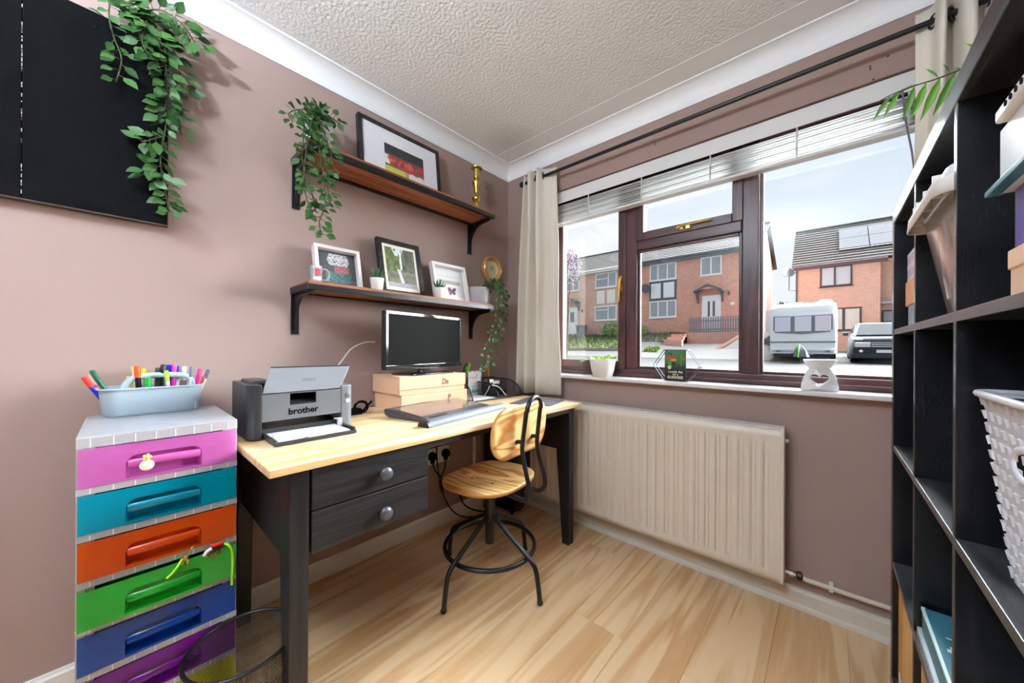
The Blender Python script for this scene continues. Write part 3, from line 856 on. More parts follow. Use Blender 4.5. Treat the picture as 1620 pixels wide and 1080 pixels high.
for i, (nm, c, tint) in enumerate(dcol):
    z0 = zb[i] + .0175; z1 = z0 + DH - .0195
    xf = TX1 + (.003 if nm != 'green' else .016)
    dm = clear(nm + '_translucent_plastic', tint, .12, .12, c, .68, True)
    y0, y1 = TY0 + .003, TY1 - .003
    ym = (y0 + y1) / 2
    b = B()
    outer = [(y0, z0), (y1, z0), (y1, z1), (y0, z1)]
    hw, hb, ht = .072, z0 + .006, z0 + .062
    arch = [(ym - hw, hb), (ym + hw, hb)]
    for k in range(0, 7):
        a = R(90 * k / 6); arch.append((ym + hw - .022 * (1 - math.cos(a)), ht - .022 + .022 * math.sin(a)))
    for k in range(0, 7):
        a = R(90 + 90 * k / 6); arch.append((ym - hw + .022 * (1 + math.cos(a)), ht - .022 + .022 * math.sin(a)))
    ov = [b.verts.new((xf, y, z)) for y, z in outer]; av = [b.verts.new((xf, y, z)) for y, z in arch]
    es = [b.edges.new((L_[k], L_[(k + 1) % len(L_)])) for L_ in (ov, av) for k in range(len(L_))]
    bmesh.ops.triangle_fill(b, use_beauty=True, use_dissolve=False, edges=es)
    bad = [f for f in b.faces if all(v in av for v in f.verts)]
    for f in bad: b.faces.remove(f)
    iv = [b.verts.new((xf - .028, ym + (y - ym) * .90, z)) for y, z in arch]
    na = len(arch)
    for k in range(na): b.faces.new((av[k], av[(k + 1) % na], iv[(k + 1) % na], iv[k]))
    b.faces.new(iv)
    bmesh.ops.recalc_face_normals(b, faces=b.faces)
    d = obj('drawer', b, dm, tw, label=nm + ' translucent drawer')
    b = B(); w = .0018
    xb = TX0 + .02
    box(b, xb, xf - .001, y0 + .012, y0 + .012 + w, z0, z1 - .012); box(b, xb, xf - .001, y1 - .012 - w, y1 - .012, z0, z1 - .012)
    box(b, xb, xb + w, y0 + .0138, y1 - .0138, z0, z1 - .012); box(b, xb, xf - .03, y0 + .0138, y1 - .0138, z0, z0 + w)
    obj('tray', b, dm, d)
    obj('inner_front', bx(xf - .0305, xf - .0285, y0 + .030, y1 - .030, z0 + .002, z1 - .014), mat(nm + '_inner_front', tuple(v * .62 for v in c), .5), d)
    b = B(); tube(b, [(xf - .004, ym - hw + .004, ht - .022), (xf + .003, ym - hw * .5, ht - .020), (xf + .004, ym, ht - .019), (xf + .003, ym + hw * .5, ht - .020), (xf - .004, ym + hw - .004, ht - .022)], .0055, 8, flat=1.8)
    obj('handle', b, dm, d, smooth=60)
    if nm in ('pink', 'teal', 'blue', 'purple', 'orange'):
        r2 = random.Random(i); b = B()
        for k in range(5):
            y = y0 + .03 + .047 * k; box(b, xf - .15 - r2.uniform(0, .1), xf - .05, y, y + .038, z0 + .002, z0 + r2.uniform(.03, .07))
        obj('contents', b, mat(nm + '_drawer_contents', tuple(v * .6 + .05 for v in c), .8), d, kind='stuff')
# things poking out of or stuck on the drawers
bd = thing('flower_sticker', 'small pale flower badge stuck on the pink drawer', 'badge', (TX1 + .0125, -1.855, .775))
b = B(); lathe(b, [(.014, 0), (.013, .004), (.004, .006)], 14, m4=Matrix.Translation((TX1 + .011, -1.855, .772)) @ Matrix.Rotation(PI / 2, 4, 'Y')); obj('disc', b, mat('pale_pink_resin', srgb(246, 214, 190), .4, sub=.2), bd, smooth=60)
b = B()
for k in range(5):
    a = 2 * PI * k / 5; sphere(b, (TX1 + .0125, -1.855 + .006 * math.cos(a), .7925 + .006 * math.sin(a)), .0035, 8, 6)
sphere(b, (TX1 + .0145, -1.855, .7925), .003, 8, 6); obj('petal', b, mat('cream_petal', srgb(240, 220, 120), .5), bd, kind='stuff')
GZ = zb[3] + .0175 + DH - .0195
GX = TX1 + .018
b = B(); tube(b, catmull([(GX - .02, -1.700, GZ + .004), (GX + .002, -1.692, GZ + .006), (GX + .008, -1.684, GZ - .010), (GX + .007, -1.681, GZ - .045), (GX + .008, -1.682, GZ - .075), (GX + .008, -1.683, GZ - .112)], 5), .0036, 8)
tag(obj('pipe_cleaner', b, mat('lime_chenille', srgb(150, 225, 20), .9, bump=.6, bscale=900), smooth=60), 'lime green pipe cleaner hanging from the right of the green drawer', 'craft supply')
b = B(); tube(b, catmull([(GX - .02, -1.785, GZ - .003), (GX + .001, -1.790, GZ + .002), (GX + .004, -1.803, GZ - .016), (GX + .004, -1.818, GZ - .030)], 5), .0034, 8)
tag(obj('pipe_cleaner', b, mat('lime_chenille_short', srgb(160, 235, 40), .9), smooth=60), 'short lime green strip slanting over the middle of the green drawer', 'craft supply')
b = B(); r2 = random.Random(5)
tube(b, [(GX - .01, -1.783, GZ + .004), (GX + .003, -1.776, GZ + .020), (GX + .003, -1.766, GZ + .034)], .0012, 6)
for k in range(26): sphere(b, (GX + r2.uniform(-.004, .006), -1.783 + r2.uniform(-.007, .007), GZ + r2.uniform(-.008, .014)), .0028, 6, 4)
tag(obj('gold_tassel', b, M['brass'], smooth=180), 'small gold beaded tassel on the top edge of the green drawer', 'craft supply')
ft = thing('felt_figure', 'red white and black felt scrap with gold beads above the green drawer', 'craft supply', (GX, -1.715, GZ))
for nm, c, pts in (('red_felt', srgb(226, 20, 12), [(GX - .004, -1.728, GZ + .014), (GX + .004, -1.713, GZ + .017), (GX, -1.703, GZ + .014)]),
                   ('white_felt', srgb(235, 232, 226), [(GX, -1.743, GZ - .004), (GX + .004, -1.738, GZ + .006), (GX + .002, -1.728, GZ + .010)]),
                   ('black_felt', (.01, .01, .01), [(GX - .004, -1.738, GZ - .004), (GX + .003, -1.725, GZ + .003), (GX, -1.705, GZ + .007)])):
    b = B(); tube(b, catmull(pts, 5), .0048, 8); obj(nm, b, mat(nm, c, .95), ft, smooth=60)
b = B()
for k in range(24): sphere(b, (GX + r2.uniform(0, .006), -1.722 + r2.uniform(-.012, .012), GZ - .006 + r2.uniform(-.008, .006) + (.0)), .0026, 6, 4)
obj('gold_beads', b, M['brass'], ft, kind='stuff')

# ================================================================ CADDY AND PENS on the tower
cd = thing('pen_caddy', 'grey-blue plastic caddy with arched handle on the drawer tower', 'caddy', (.105, -1.827, TZ))
M['caddy'] = mat('grey_blue_plastic', srgb(176, 196, 206), .42)
def loft(bm, secs, cap_first=True, cap_last=False):
    rings = [[bm.verts.new(p) for p in s] for s in secs]
    n = len(rings[0])
    for A_, Z_ in zip(rings, rings[1:]):
        for i in range(n): bm.faces.new((A_[i], A_[(i + 1) % n], Z_[(i + 1) % n], Z_[i]))
    if cap_first: bm.faces.new(rings[0][::-1])
    if cap_last: bm.faces.new(rings[-1])
    bmesh.ops.recalc_face_normals(bm, faces=bm.faces)
    return bm
def rsec(cx, cy, w, h, r, z): return [(cx + u, cy + v, z) for u, v in rrect(w, h, r, 5)]
cx, cy = .105, -1.827
b = B(); loft(b, [rsec(cx, cy, .105, .206, .034, TZ), rsec(cx, cy, .122, .222, .042, TZ + .008), rsec(cx, cy, .138, .240, .046, TZ + .083), rsec(cx, cy, .148, .250, .050, TZ + .084), rsec(cx, cy, .148, .250, .050, TZ + .088),
                  rsec(cx, cy, .136, .238, .045, TZ + .088), rsec(cx, cy, .118, .218, .038, TZ + .010), rsec(cx, cy, .10, .20, .03, TZ + .004)], True, True)
obj('tub', b, M['caddy'], cd, smooth=40)
b = B(); P = [(cx, -1.898, TZ + .050), (cx, -1.893, TZ + .088), (cx, -1.878, TZ + .110), (cx, -1.855, TZ + .119), (cx, -1.80, TZ + .1205), (cx, -1.757, TZ + .117), (cx, -1.740, TZ + .105), (cx, -1.733, TZ + .085), (cx, -1.730, TZ + .05)]
tube(b, catmull(P, 6), .0095, 10, flat=.75); obj('handle', b, M['caddy'], cd, smooth=60)
b = B(); box(b, cx - .055, cx + .055, -1.8985, -1.8955, TZ + .006, TZ + .07); box(b, cx - .055, cx + .055, -1.7325, -1.7295, TZ + .006, TZ + .07); obj('partition', b, M['caddy'], cd)
pens = [  # tip y, tip z, base y, x, radius, body, cap, label
 (-1.975, .985, -1.920, .130, .0050, (30, 30, 190), (230, 40, 30), 'blue felt pen with red cap leaning out of the far end of the caddy'),
 (-1.960, 1.003, -1.905, .100, .0055, (10, 90, 70), (10, 90, 70), 'dark green felt pen leaning beside the red-capped blue pen'),
 (-1.968, .988, -1.912, .080, .0030, (190, 60, 90), (230, 150, 130), 'thin pinkish pencil behind the dark green pen'),
 (-1.885, .978, -1.870, .060, .0045, (220, 200, 70), (214, 190, 40), 'yellow pencil by the handle root of the caddy'),
 (-1.873, 1.008, -1.860, .070, .0060, (236, 204, 160), (230, 190, 140), 'pale cream marker beside the black orange-topped marker'),
 (-1.866, 1.014, -1.858, .110, .0072, (18, 18, 24), (240, 90, 30), 'black marker with orange end standing near the handle'),
 (-1.850, 1.002, -1.850, .080, .0060, (236, 232, 220), (220, 214, 30), 'white highlighter with yellow cap in the caddy'),
 (-1.842, .975, -1.838, .120, .0070, (30, 170, 70), (30, 170, 70), 'fat bright green marker under the caddy handle'),
 (-1.835, .982, -1.845, .060, .0040, (200, 60, 70), (200, 40, 40), 'slim red pen behind the green marker'),
 (-1.817, 1.005, -1.822, .090, .0062, (90, 90, 92), (60, 60, 62), 'grey marker in the middle of the caddy'),
 (-1.805, 1.016, -1.812, .105, .0064, (14, 14, 14), (14, 14, 14), 'tall black marker in the middle of the caddy'),
 (-1.800, .996, -1.790, .130, .0056, (236, 240, 236), (150, 215, 40), 'white pen with lime green cap in front of the black marker'),
 (-1.789, 1.014, -1.798, .085, .0068, (40, 30, 190), (40, 30, 190), 'thick royal blue marker in the caddy'),
 (-1.778, 1.010, -1.786, .100, .0064, (205, 40, 160), (205, 40, 160), 'magenta marker next to the royal blue one'),
 (-1.776, 1.017, -1.780, .065, .0050, (220, 200, 190), (240, 110, 80), 'pale pen with coral red end behind the magenta marker'),
 (-1.766, 1.009, -1.776, .095, .0048, (230, 230, 236), (50, 70, 170), 'white pen with blue tip in the caddy'),
 (-1.750, 1.006, -1.758, .070, .0062, (238, 224, 190), (236, 222, 170), 'cream marker towards the printer end of the caddy'),
 (-1.735, 1.006, -1.744, .110, .0046, (228, 226, 240), (90, 100, 130), 'white ballpoint with grey tip near the handle end'),
 (-1.758, .962, -1.768, .140, .0080, (120, 116, 120), (80, 78, 82), 'stubby grey marker seen through the handle'),
 (-1.712, .998, -1.732, .105, .0058, (220, 30, 130), (220, 30, 130), 'hot pink pen leaning towards the printer'),
 (-1.704, .972, -1.728, .125, .0042, (200, 70, 40), (170, 60, 40), 'short rust red pencil beside the hot pink pen'),
 (-1.688, .993, -1.722, .095, .0048, (232, 232, 236), (70, 80, 100), 'white pen with dark tip leaning furthest towards the printer')]
for ty, tz, by, x, r, c1, c2, lab in pens:
    base, tip = Vector((x - .004, by, TZ + .018)), Vector((x, ty, tz))
    d = (tip - base).normalized(); k = base.lerp(tip, .72)
    b = B(); tube(b, [base, base.lerp(tip, .1), k], [r * .55, r, r], 10)
    o = tag(obj('pen', b, mat('pen_body', srgb(*c1), .4), smooth=40), lab, 'pen', 'pens in the caddy')
    b = B(); tube(b, [k, k.lerp(tip, .92), tip], [r * 1.12, r * 1.1, r * .7], 10); obj('cap', b, mat('pen_cap', srgb(*c2), .4), o, smooth=40)

# ================================================================ PRINTER
pr_ = thing('printer', 'black and grey laser printer with open flap and paper tray on the desk', 'printer', (.27, -1.46, DZ))
M['prn'] = mat('charcoal_plastic', (.022, .023, .026), .35, spec=.5, bump=.1, bscale=600)
M['prnf'] = mat('grey_front_plastic', (.12, .125, .135), .35, spec=.5)
M['prns'] = mat('silver_plastic', (.14, .15, .165), .4)
X0, X1, Y0, Y1 = .150, .392, -1.630, -1.298
def rcol(y0, y1, x1, r, z0, z1, left):
    b = B(); pts = [(X0, y0)]
    pts = []
    if left:
        pts = [(X0, y1), (X0, y0)] + [(x1 - r + r * math.sin(R(a)), y0 + r - r * math.cos(R(a))) for a in range(0, 91, 15)] + [(x1, y1)]
    else:
        pts = [(X0, y0), (x1, y0)] + [(x1 - r + r * math.cos(R(a)), y1 - r + r * math.sin(R(a))) for a in range(0, 91, 15)] + [(X0, y1)]
    prism(b, [(x, y, z0) for x, y in pts], (0, 0, z1 - z0)); return b
obj('left_housing', rcol(Y0, -1.593, X1, .034, DZ + .003, DZ + .182, True), M['prn'], pr_, bev=.005, seg=3)
obj('right_housing', rcol(-1.342, Y1, X1 - .002, .020, DZ + .003, DZ + .162, False), M['prns'], pr_, bev=.005, seg=3)
b = B(); box(b, X0, X1 - .03, -1.592, -1.343, DZ + .003, DZ + .03); box(b, X0, X1 - .055, -1.592, -1.343, DZ + .06, DZ + .14)
box(b, X0, X1 - .12, -1.592, -1.343, DZ + .14, DZ + .178); obj('core', b, M['prn'], pr_)
b = B(); prism(b, [(X0 + .01, Y0 + .02, DZ + .182), (X1 - .05, Y0 + .02, DZ + .182), (X1 - .06, Y0 + .025, DZ + .190), (X0 + .02, Y0 + .025, DZ + .190)], (0, .055, 0)); obj('top_cover', b, M['prn'], pr_, bev=.003)
# front door with the grip slot
b = B(); xf = X1 - .004
for y0, y1, z0, z1 in ((-1.592, -1.343, .829, .876), (-1.592, -1.512, .876, .918), (-1.428, -1.343, .876, .918), (-1.512, -1.428, .916, .918)): box(b, xf - .012, xf, y0, y1, z0, z1)
fd = obj('front_door', b, M['prnf'], pr_)
b = B(); prism(b, [(xf - .034, -1.512, .916), (xf - .034, -1.512, .890), (xf - .004, -1.512, .877), (xf - .034, -1.512, .877)][::-1], (0, .084, 0)); box(b, xf - .036, xf - .034, -1.512, -1.428, .876, .916); obj('grip_slot', b, M['prn'], fd)
text('lettering', 'brother', .030, fd, on_left((xf + .0004, -1.470, .8535)), M['blackmatte'], bold=.0007)
fl2 = obj('top_flap', prism(B(), [(.386, -1.592, .922), (.386, -1.343, .922), (.325, -1.283, 1.000), (.325, -1.556, 1.003)], (-.006, 0, -.003)), mat('flap_plastic', (.17, .175, .19), .35), pr_, bev=.002)
b = B(); prism(b, [(.3262, -1.552, .9985), (.3262, -1.288, .9960), (.3225, -1.288, 1.004), (.3225, -1.552, 1.0065)], (-.006, 0, 0)); obj('flap_lip', b, M['prn'], fl2)
fm = frame_mat((.3575, -1.443, .9605), (0, 1, 0), Vector((-.061, .0, .079)))
b = B(); prism(b, [fm @ Vector((u, v, .0003)) for u, v in ((-.024, -.006), (.020, -.006), (.024, .006), (-.020, .006))], fm.to_3x3() @ Vector((0, 0, .001))); obj('flap_badge', b, M['prns'], fl2)
b = B(); lathe(b, [(.010, 0), (.010, .002), (.0075, .003)], 18, m4=Matrix.Translation((X1 - .002, -1.319, .893)) @ Matrix.Rotation(PI / 2, 4, 'Y')); obj('power_button', b, M['prnf'], pr_, smooth=40)
b = B(); lathe(b, [(.0075, 0), (.0075, .003), (.004, .004)], 16, m4=Matrix.Translation((X1 - .002, -1.319, .872)) @ Matrix.Rotation(PI / 2, 4, 'Y')); obj('go_button', b, mat('pale_button', (.7, .75, .75), .4), pr_, smooth=40)
b = B(); box(b, .300, .514, -1.588, -1.339, DZ + .002, DZ + .009); box(b, .505, .514, -1.588, -1.339, DZ + .009, DZ + .013); box(b, .30, .505, -1.588, -1.582, DZ + .009, DZ + .022); box(b, .30, .505, -1.345, -1.339, DZ + .009, DZ + .022)
tr = obj('paper_tray', b, mat('tray_plastic', (.030, .034, .040), .32), pr_, bev=.0012)
gdm = mat('grey_guide', (.42, .43, .46), .4)
b = B(); box(b, .452, .458, -1.581, -1.566, DZ + .009, DZ + .034); obj('paper_guide', b, gdm, tr, bev=.001)
b = B(); box(b, .40, .41, -1.362, -1.346, DZ + .009, DZ + .043); box(b, .395, .415, -1.372, -1.352, DZ + .040, DZ + .043); obj('paper_guide', b, gdm, tr, bev=.001)
b = B(); box(b, .497, .512, -1.495, -1.440, DZ + .010, DZ + .016); box(b, .503, .510, -1.487, -1.448, DZ + .014, DZ + .026); obj('paper_guide', b, gdm, tr, bev=.001)
tag(obj('paper_sheet', bx(.305, .500, -1.574, -1.356, DZ + .0095, DZ + .0145), mat('white_paper', (.85, .86, .87), .7)), 'stack of white paper lying in the printer tray', 'paper')

# ================================================================ BOXES AND MONITOR
M['card'] = mat('peach_cardboard', srgb(222, 180, 150), .75, spec=.2, var=.05, vscale=12)
def carton(label, y0, y1, z0, z1, s, ty, x1):
    t = thing('cardboard_box', label, 'box', (.15, (y0 + y1) / 2, z0), group='flat cartons under the monitor')
    obj('body', bx(.022, x1 - .004, y0 + .003, y1 - .003, z0, z1 - .002), M['card'], t, bev=.002)
    b = B(); box(b, .020, x1, y0, y1, z1 - .003, z1); box(b, x1 - .003, x1, y0, y1, z1 - .062, z1 - .003); obj('flap', b, M['card'], t, bev=.001)
    text('lettering', s, .042, t, on_left((x1 + .0005, ty, (z0 + z1) / 2 + .006)), mat('brown_marker', srgb(96, 52, 36), .8), bold=.0004, shear=.1, sx=.8)
carton('lower flat peach cardboard box on the desk under the monitor', -1.030, -.632, DZ, .8495, 'P', -.755, .289)
carton('upper flat peach cardboard box directly under the monitor', -1.040, -.645, .8500, .9370, 'Dn', -.780, .288)
mon = thing('monitor', 'glossy black computer monitor standing on two cardboard boxes', 'monitor', (.17, -.83, .9372), math.atan2(.085, .518))
ml_, MW2, mz0, mz1 = .028, .2625, .968, 1.2475
M['gloss'] = mat('piano_black', (.010, .010, .012), .06, spec=.6, coat=.6)
WMn = _w(mon)
def mloc(x, y, z): return Vector((x, y, z - .9372))
def mbox(x0, x1, y0, y1, z0, z1): return bx(x0, x1, y0, y1, z0 - .9372, z1 - .9372)
b = mbox(-.004, .026, -MW2, MW2, mz0, mz1); obj('housing', b, M['gloss'], mon, local=True, bev=.004, seg=3)
b = B(); fz = .9372
bw, bt, bb = .016, .016, .022
for y0, y1, z0, z1 in ((-MW2, MW2, mz0, mz0 + bb), (-MW2, MW2, mz1 - bt, mz1), (-MW2, -MW2 + bw, mz0 + bb, mz1 - bt), (MW2 - bw, MW2, mz0 + bb, mz1 - bt)): box(b, .025, .031, y0, y1, z0 - fz, z1 - fz)
obj('bezel', b, M['gloss'], mon, local=True, bev=.002)
b = mbox(.0262, .0275, -MW2 + bw, MW2 - bw, mz0 + bb, mz1 - bt); obj('screen', b, mat('lcd_off', (.005, .005, .005), .5, spec=.03), mon, local=True)
b = mbox(-.022, -.004, -.15, .15, 1.02, 1.20); obj('rear_shell', b, M['blackmatte'], mon, local=True, bev=.006)
b = mbox(-.012, .008, -.035, .035, .945, 1.06); obj('neck', b, M['gloss'], mon, local=True, bev=.003)
b = B(); loft(b, [[(x, y, 0) for x, y in rrect(.17, .30, .02, 4)], [(x, y, .005) for x, y in rrect(.17, .30, .02, 4)], [(x, y, .012) for x, y in rrect(.11, .24, .02, 4)]], True, True)
obj('base', b, M['gloss'], mon, local=True, smooth=30)
b = B(); tube(b, catmull([(.05, -1.040, 1.102), (.052, -1.10, 1.097), (.055, -1.16, 1.066), (.06, -1.205, 1.012), (.065, -1.24, .965), (.07, -1.26, .90), (.08, -1.255, .80), (.10, -1.235, .7745)], 6), .0036, 8)
tag(obj('cable', b, mat('white_cable', (.75, .73, .70), .5), smooth=180), 'white cable looping from the back of the monitor towards the printer', 'cable')
b = B(); pts = []
for i in range(40):
    a = 2 * PI * i / 16; pts.append((.17 + .008 * math.sin(a * .37), -1.165 + .030 * math.cos(a), .803 + .024 * math.sin(a) + .003 * math.sin(a * .7)))
tube(b, pts, .0042, 8); box(b, .14, .18, -1.215, -1.165, DZ, DZ + .026)
tag(obj('power_lead', b, M['blackmatte'], smooth=40), 'coiled black power lead with adapter beside the cardboard boxes', 'cable')
b = B(); tube(b, catmull([(.13, -1.14, .7755), (.06, -1.09, .776), (.035, -1.06, .790), (.03, -1.045, .80)], 5), .005, 8)
tag(obj('cable', b, M['blackmatte'], smooth=180), 'short black cable running along the wall behind the boxes', 'cable')

# ================================================================ DOCUMENT HOLDER
dh = thing('document_holder', 'dark sloping document holder with a grey front bar on the desk', 'document holder', (.640, -1.112, DZ), math.atan2(.505, -.085) - PI / 2)
# local: +y along the bar (away), -x towards the wall
M['dh'] = mat('graphite_plastic', (.045, .047, .052), .30, spec=.5, var=.1)
b = B(); prism(b, [(-.030, .055, .012), (-.315, .035, .038), (-.325, .035, .030), (-.318, .035, .012), (-.29, .035, .002), (-.030, .055, .0)], (0, .43, 0)); obj('sloped_board', b, M['dh'], dh, local=True, bev=.003)
sl = frame_mat((-.17, .255, .0263), (0, 1, 0), Vector((-.285, 0, .026)))
b = B(); obox(b, sl @ Matrix.Translation((0, .03, .0008)), .40, .17, .0016); obj('clear_sheet', b, mat('brown_tinted_sheet', (.16, .125, .105), .10, spec=.8), dh, local=True)
b = B(); obox(b, sl @ Matrix.Translation((-.13, -.085, .0012)), .10, .012, .0022); obj('page_clip', b, M['black'], dh, local=True)
b = B(); n = 12
P = [(-.030 + .030 * math.cos(R(a)) * 1.0, 0, .0005 + .026 * math.sin(R(a))) for a in range(0, 181, 15)]
prism(b, P, (0, .515, 0)); fb = obj('front_bar', b, mat('blue_grey_plastic', (.11, .13, .17), .45, spec=.2), dh, local=True, smooth=40)
b = B(); P2 = [(-.030 + .031 * math.cos(R(a)), -.012, .0004 + .027 * math.sin(R(a))) for a in range(0, 181, 15)]; prism(b, P2, (0, .014, 0)); obj('end_cap', b, M['black'], fb, local=True, smooth=40)
tm = _w(dh) @ frame_mat((-.030 + .0305 * math.cos(R(30)), .105, .0265 * math.sin(R(30)) + .0006), (0, 1, 0), Vector((-.5, 0, .87)))
text('lettering', 'Fellowes', .013, fb, tm, mat('silver_print', (.6, .6, .62), .5))
b = B(); mmx = [(.470, -.487), (.680, -.402), (.625, -.150 - .03), (.395, -.222)]
prism(b, [(x, y, DZ + .0004) for x, y in mmx], (0, 0, .003)); tag(obj('mouse_mat', b, mat('plum_grey_mat', (.055, .045, .060), .55, var=.1)), 'dark plum-grey mouse mat at the window end of the desk', 'mouse mat')

# ================================================================ DESK ORGANISER
org = thing('desk_organiser', 'black wire mesh desk tray with curved sides beside the boxes', 'organiser', (.18, -.34, DZ))
def net(name, col, k1, k2, open_=.45, cyl=False, c=(0, 0)):
    """fine woven net: opaque threads, clear holes"""
    m, nt, p = _new(name); N = nt.nodes; Lk = nt.links
    p.inputs['Base Color'].default_value = (*col, 1); p.inputs['Roughness'].default_value = .4
    tc = N.new('ShaderNodeTexCoord'); sp = N.new('ShaderNodeSeparateXYZ'); Lk.new(tc.outputs['Object'], sp.inputs[0])
    def mth(op, a, b_=None):
        n = N.new('ShaderNodeMath'); n.operation = op
        for i, v in enumerate((a, b_)):
            if v is None: continue
            if isinstance(v, (int, float)): n.inputs[i].default_value = v
            else: Lk.new(v, n.inputs[i])
        return n.outputs[0]
    if cyl:
        u0 = mth('MULTIPLY', mth('ARCTAN2', sp.outputs['Y'], sp.outputs['X']), k1 / k2); u = mth('ADD', u0, sp.outputs['Z']); k1 = k2
    else: u = mth('ADD', sp.outputs['X'], sp.outputs['Y'])
    v = mth('SUBTRACT', u0, sp.outputs['Z']) if cyl else mth('SUBTRACT', sp.outputs['X'], sp.outputs['Y'])
    if not cyl: v = mth('ADD', sp.outputs['Z'], v)
    a = mth('GREATER_THAN', mth('FRACT', mth('MULTIPLY', mth('ADD', u, 10), k1)), open_ + .2)
    b_ = mth('GREATER_THAN', mth('FRACT', mth('MULTIPLY', mth('ADD', v, 10), k2)), open_ + .2)
    f = mth('MAXIMUM', a, b_)
    tr = N.new('ShaderNodeBsdfTransparent'); mx = N.new('ShaderNodeMixShader')
    Lk.new(f, mx.inputs[0]); Lk.new(tr.outputs[0], mx.inputs[1]); Lk.new(p.outputs[0], mx.inputs[2]); Lk.new(mx.outputs[0], N['Material Output'].inputs[0])
    return m
M['net'] = net('black_wire_net', (.012, .012, .013), 420, 420, .55)
OX0, OX1, OY0, OY1 = .045, .300, -.600, -.190
obj('tray_floor', bx(OX0, OX1, OY0, OY1, DZ + .0005, DZ + .004), M['net'], org)
arc = lambda y, h=.10: [(OX1, y, DZ + .004)] + [(OX0 + (OX1 - OX0) * (.45 + .55 * math.cos(R(a))), y, DZ + .004 + h * math.sin(R(a))) for a in range(10, 91, 10)] + [(OX0, y, DZ + .004 + h)]
for y, h in ((OY0, .115), (-.395, .085), (OY1, .095)):
    A_ = arc(y, h); b = B(); sheet(b, [[p for p in A_], [(p[0], y, DZ + .004) for p in A_]]); obj('net_side', b, M['net'], org)
    b = B(); tube(b, A_, .0038, 8); obj('side_rim', b, M['black'], org, smooth=60)
b = B(); sheet(b, [[(OX0, OY0, DZ + .004), (OX0, OY1, DZ + .004)], [(OX0, OY0, DZ + .10), (OX0, OY1, DZ + .10)]]); obj('net_back', b, M['net'], org)
b = B(); tube(b, [(OX0, OY0, DZ + .104), (OX0, OY1, DZ + .104)], .0035, 8); tube(b, [(OX1, OY0, DZ + .005), (OX1, OY1, DZ + .005)], .004, 8); tube(b, [(OX0 + .1, -.395, DZ + .075), (OX0 + .1, OY1, DZ + .075)], .002, 6); obj('cross_wire', b, M['black'], org, smooth=60)
tag(obj('paper_sheet', bx(.09, .285, -.585, -.41, DZ + .0045, DZ + .010), mat('white_paper_pad', (.84, .85, .87), .7)), 'white note paper lying in the mesh desk tray', 'paper')
cal = thing('chart_card', 'white wall chart card with coloured spots standing in the mesh tray', 'card', (.13, -.47, DZ))
obj('backing', bx(.108, .112, -.470, -.362, DZ + .0105, DZ + .158), mat('pale_card', (.74, .74, .76), .6), cal)
rs = random.Random(3); cells = {}
def calf(u, v):
    i, j = int(u * 12), int(v * 16)
    if v < .20: return [(240, 150, 140), (90, 190, 120), (70, 170, 200), (240, 210, 80)][int(u * 3.99)] if (j % 3) else (225, 226, 230)
    k = (int(u * 6), int(v * 9))
    if k not in cells: cells[k] = rs.choice([(228, 229, 233)] * 5 + [(120, 190, 130), (225, 110, 110), (90, 150, 200), (160, 200, 215)])
    return cells[k] if (i % 2 and j % 2) else (228, 229, 233)
print_sheet('printed_face', cal, on_left((.1125, -.416, DZ + .085)), .106, .145, 24, 32, calf, print_mat('chart_print', .5))
tag(obj('folder', bx(.07, .10, -.59, -.475, DZ + .0045, DZ + .150), mat('tan_card', srgb(150, 120, 96), .7), bev=.002), 'tan card folder standing behind the chart card in the mesh tray', 'folder')
sc_ = thing('scissors', 'green and dark purple scissor handles sticking up behind the chart card', 'scissors', (.085, -.46, DZ))
for nm, c, yy, rr_ in (('handle', srgb(120, 220, 20), -.452, .018), ('handle', (.02, .012, .03), -.470, .020)):
    b = B(); tube(b, [Vector((.085, yy + .010 * math.cos(a) + .5 * .022 * math.sin(a), .948 + 1.25 * rr_ * math.sin(a))) for a in [2 * PI * i / 18 for i in range(18)]], .0065, 8, closed=True); tube(b, [(.085, yy - .006, .935), (.085, yy + .01, .86), (.085, -.455, .80)], .005, 6)
    obj(nm, b, mat('scissor_handle', c, .4), sc_, smooth=60)
hp = thing('hole_punch', 'black desk gadget with a silver label in the mesh tray', 'hole punch', (.20, -.345, DZ + .006))
b = B(); box(b, .165, .215, -.385, -.290, DZ + .0045, DZ + .070); obj('body', b, M['black'], hp, bev=.005)
b = B(); prism(b, [(.160, -.390, DZ + .066), (.222, -.390, DZ + .066), (.212, -.390, DZ + .112), (.165, -.390, DZ + .105)], (0, .10, 0)); obj('lever', b, M['gloss'], hp, bev=.004)
b = B(); prism(b, [(.2195, -.365, DZ + .080), (.2155, -.365, DZ + .098), (.2145, -.365, DZ + .098), (.2185, -.365, DZ + .080)], (0, .06, 0)); obj('label_plate', b, mat('silver_label', (.5, .5, .52), .35), hp)
b = B(); tube(b, catmull([(.20, -.42, DZ + .006), (.225, -.41, DZ + .05), (.22, -.385, DZ + .073), (.235, -.33, DZ + .060), (.262, -.305, DZ + .02), (.272, -.300, DZ + .008)], 5), .003, 8); obj('spring_arm', b, M['chrome'], hp, smooth=60)
for y, lab in ((-.232, 'pale wooden ruler leaning in the corner behind the mesh tray'), (-.216, 'second pale wooden ruler leaning beside the first behind the mesh tray')):
    b = B(); obox(b, Matrix.Translation((.030, y, .893)) @ Matrix.Rotation(R(-4), 4, 'Y') @ Matrix.Rotation(R(-2), 4, 'X'), .003, .013, .235)
    tag(obj('ruler', b, M['pinebox']), lab, 'ruler')
bt_ = thing('tape_roll', 'black tape roll lying in the mesh tray under the curtain', 'tape', (.16, -.25, DZ))
b = B(); lathe(b, [(.022, 0), (.045, 0), (.045, .028), (.022, .028)], 24, (.16, -.245, DZ + .0045), closed=True); obj('roll', b, M['black'], bt_, smooth=40)

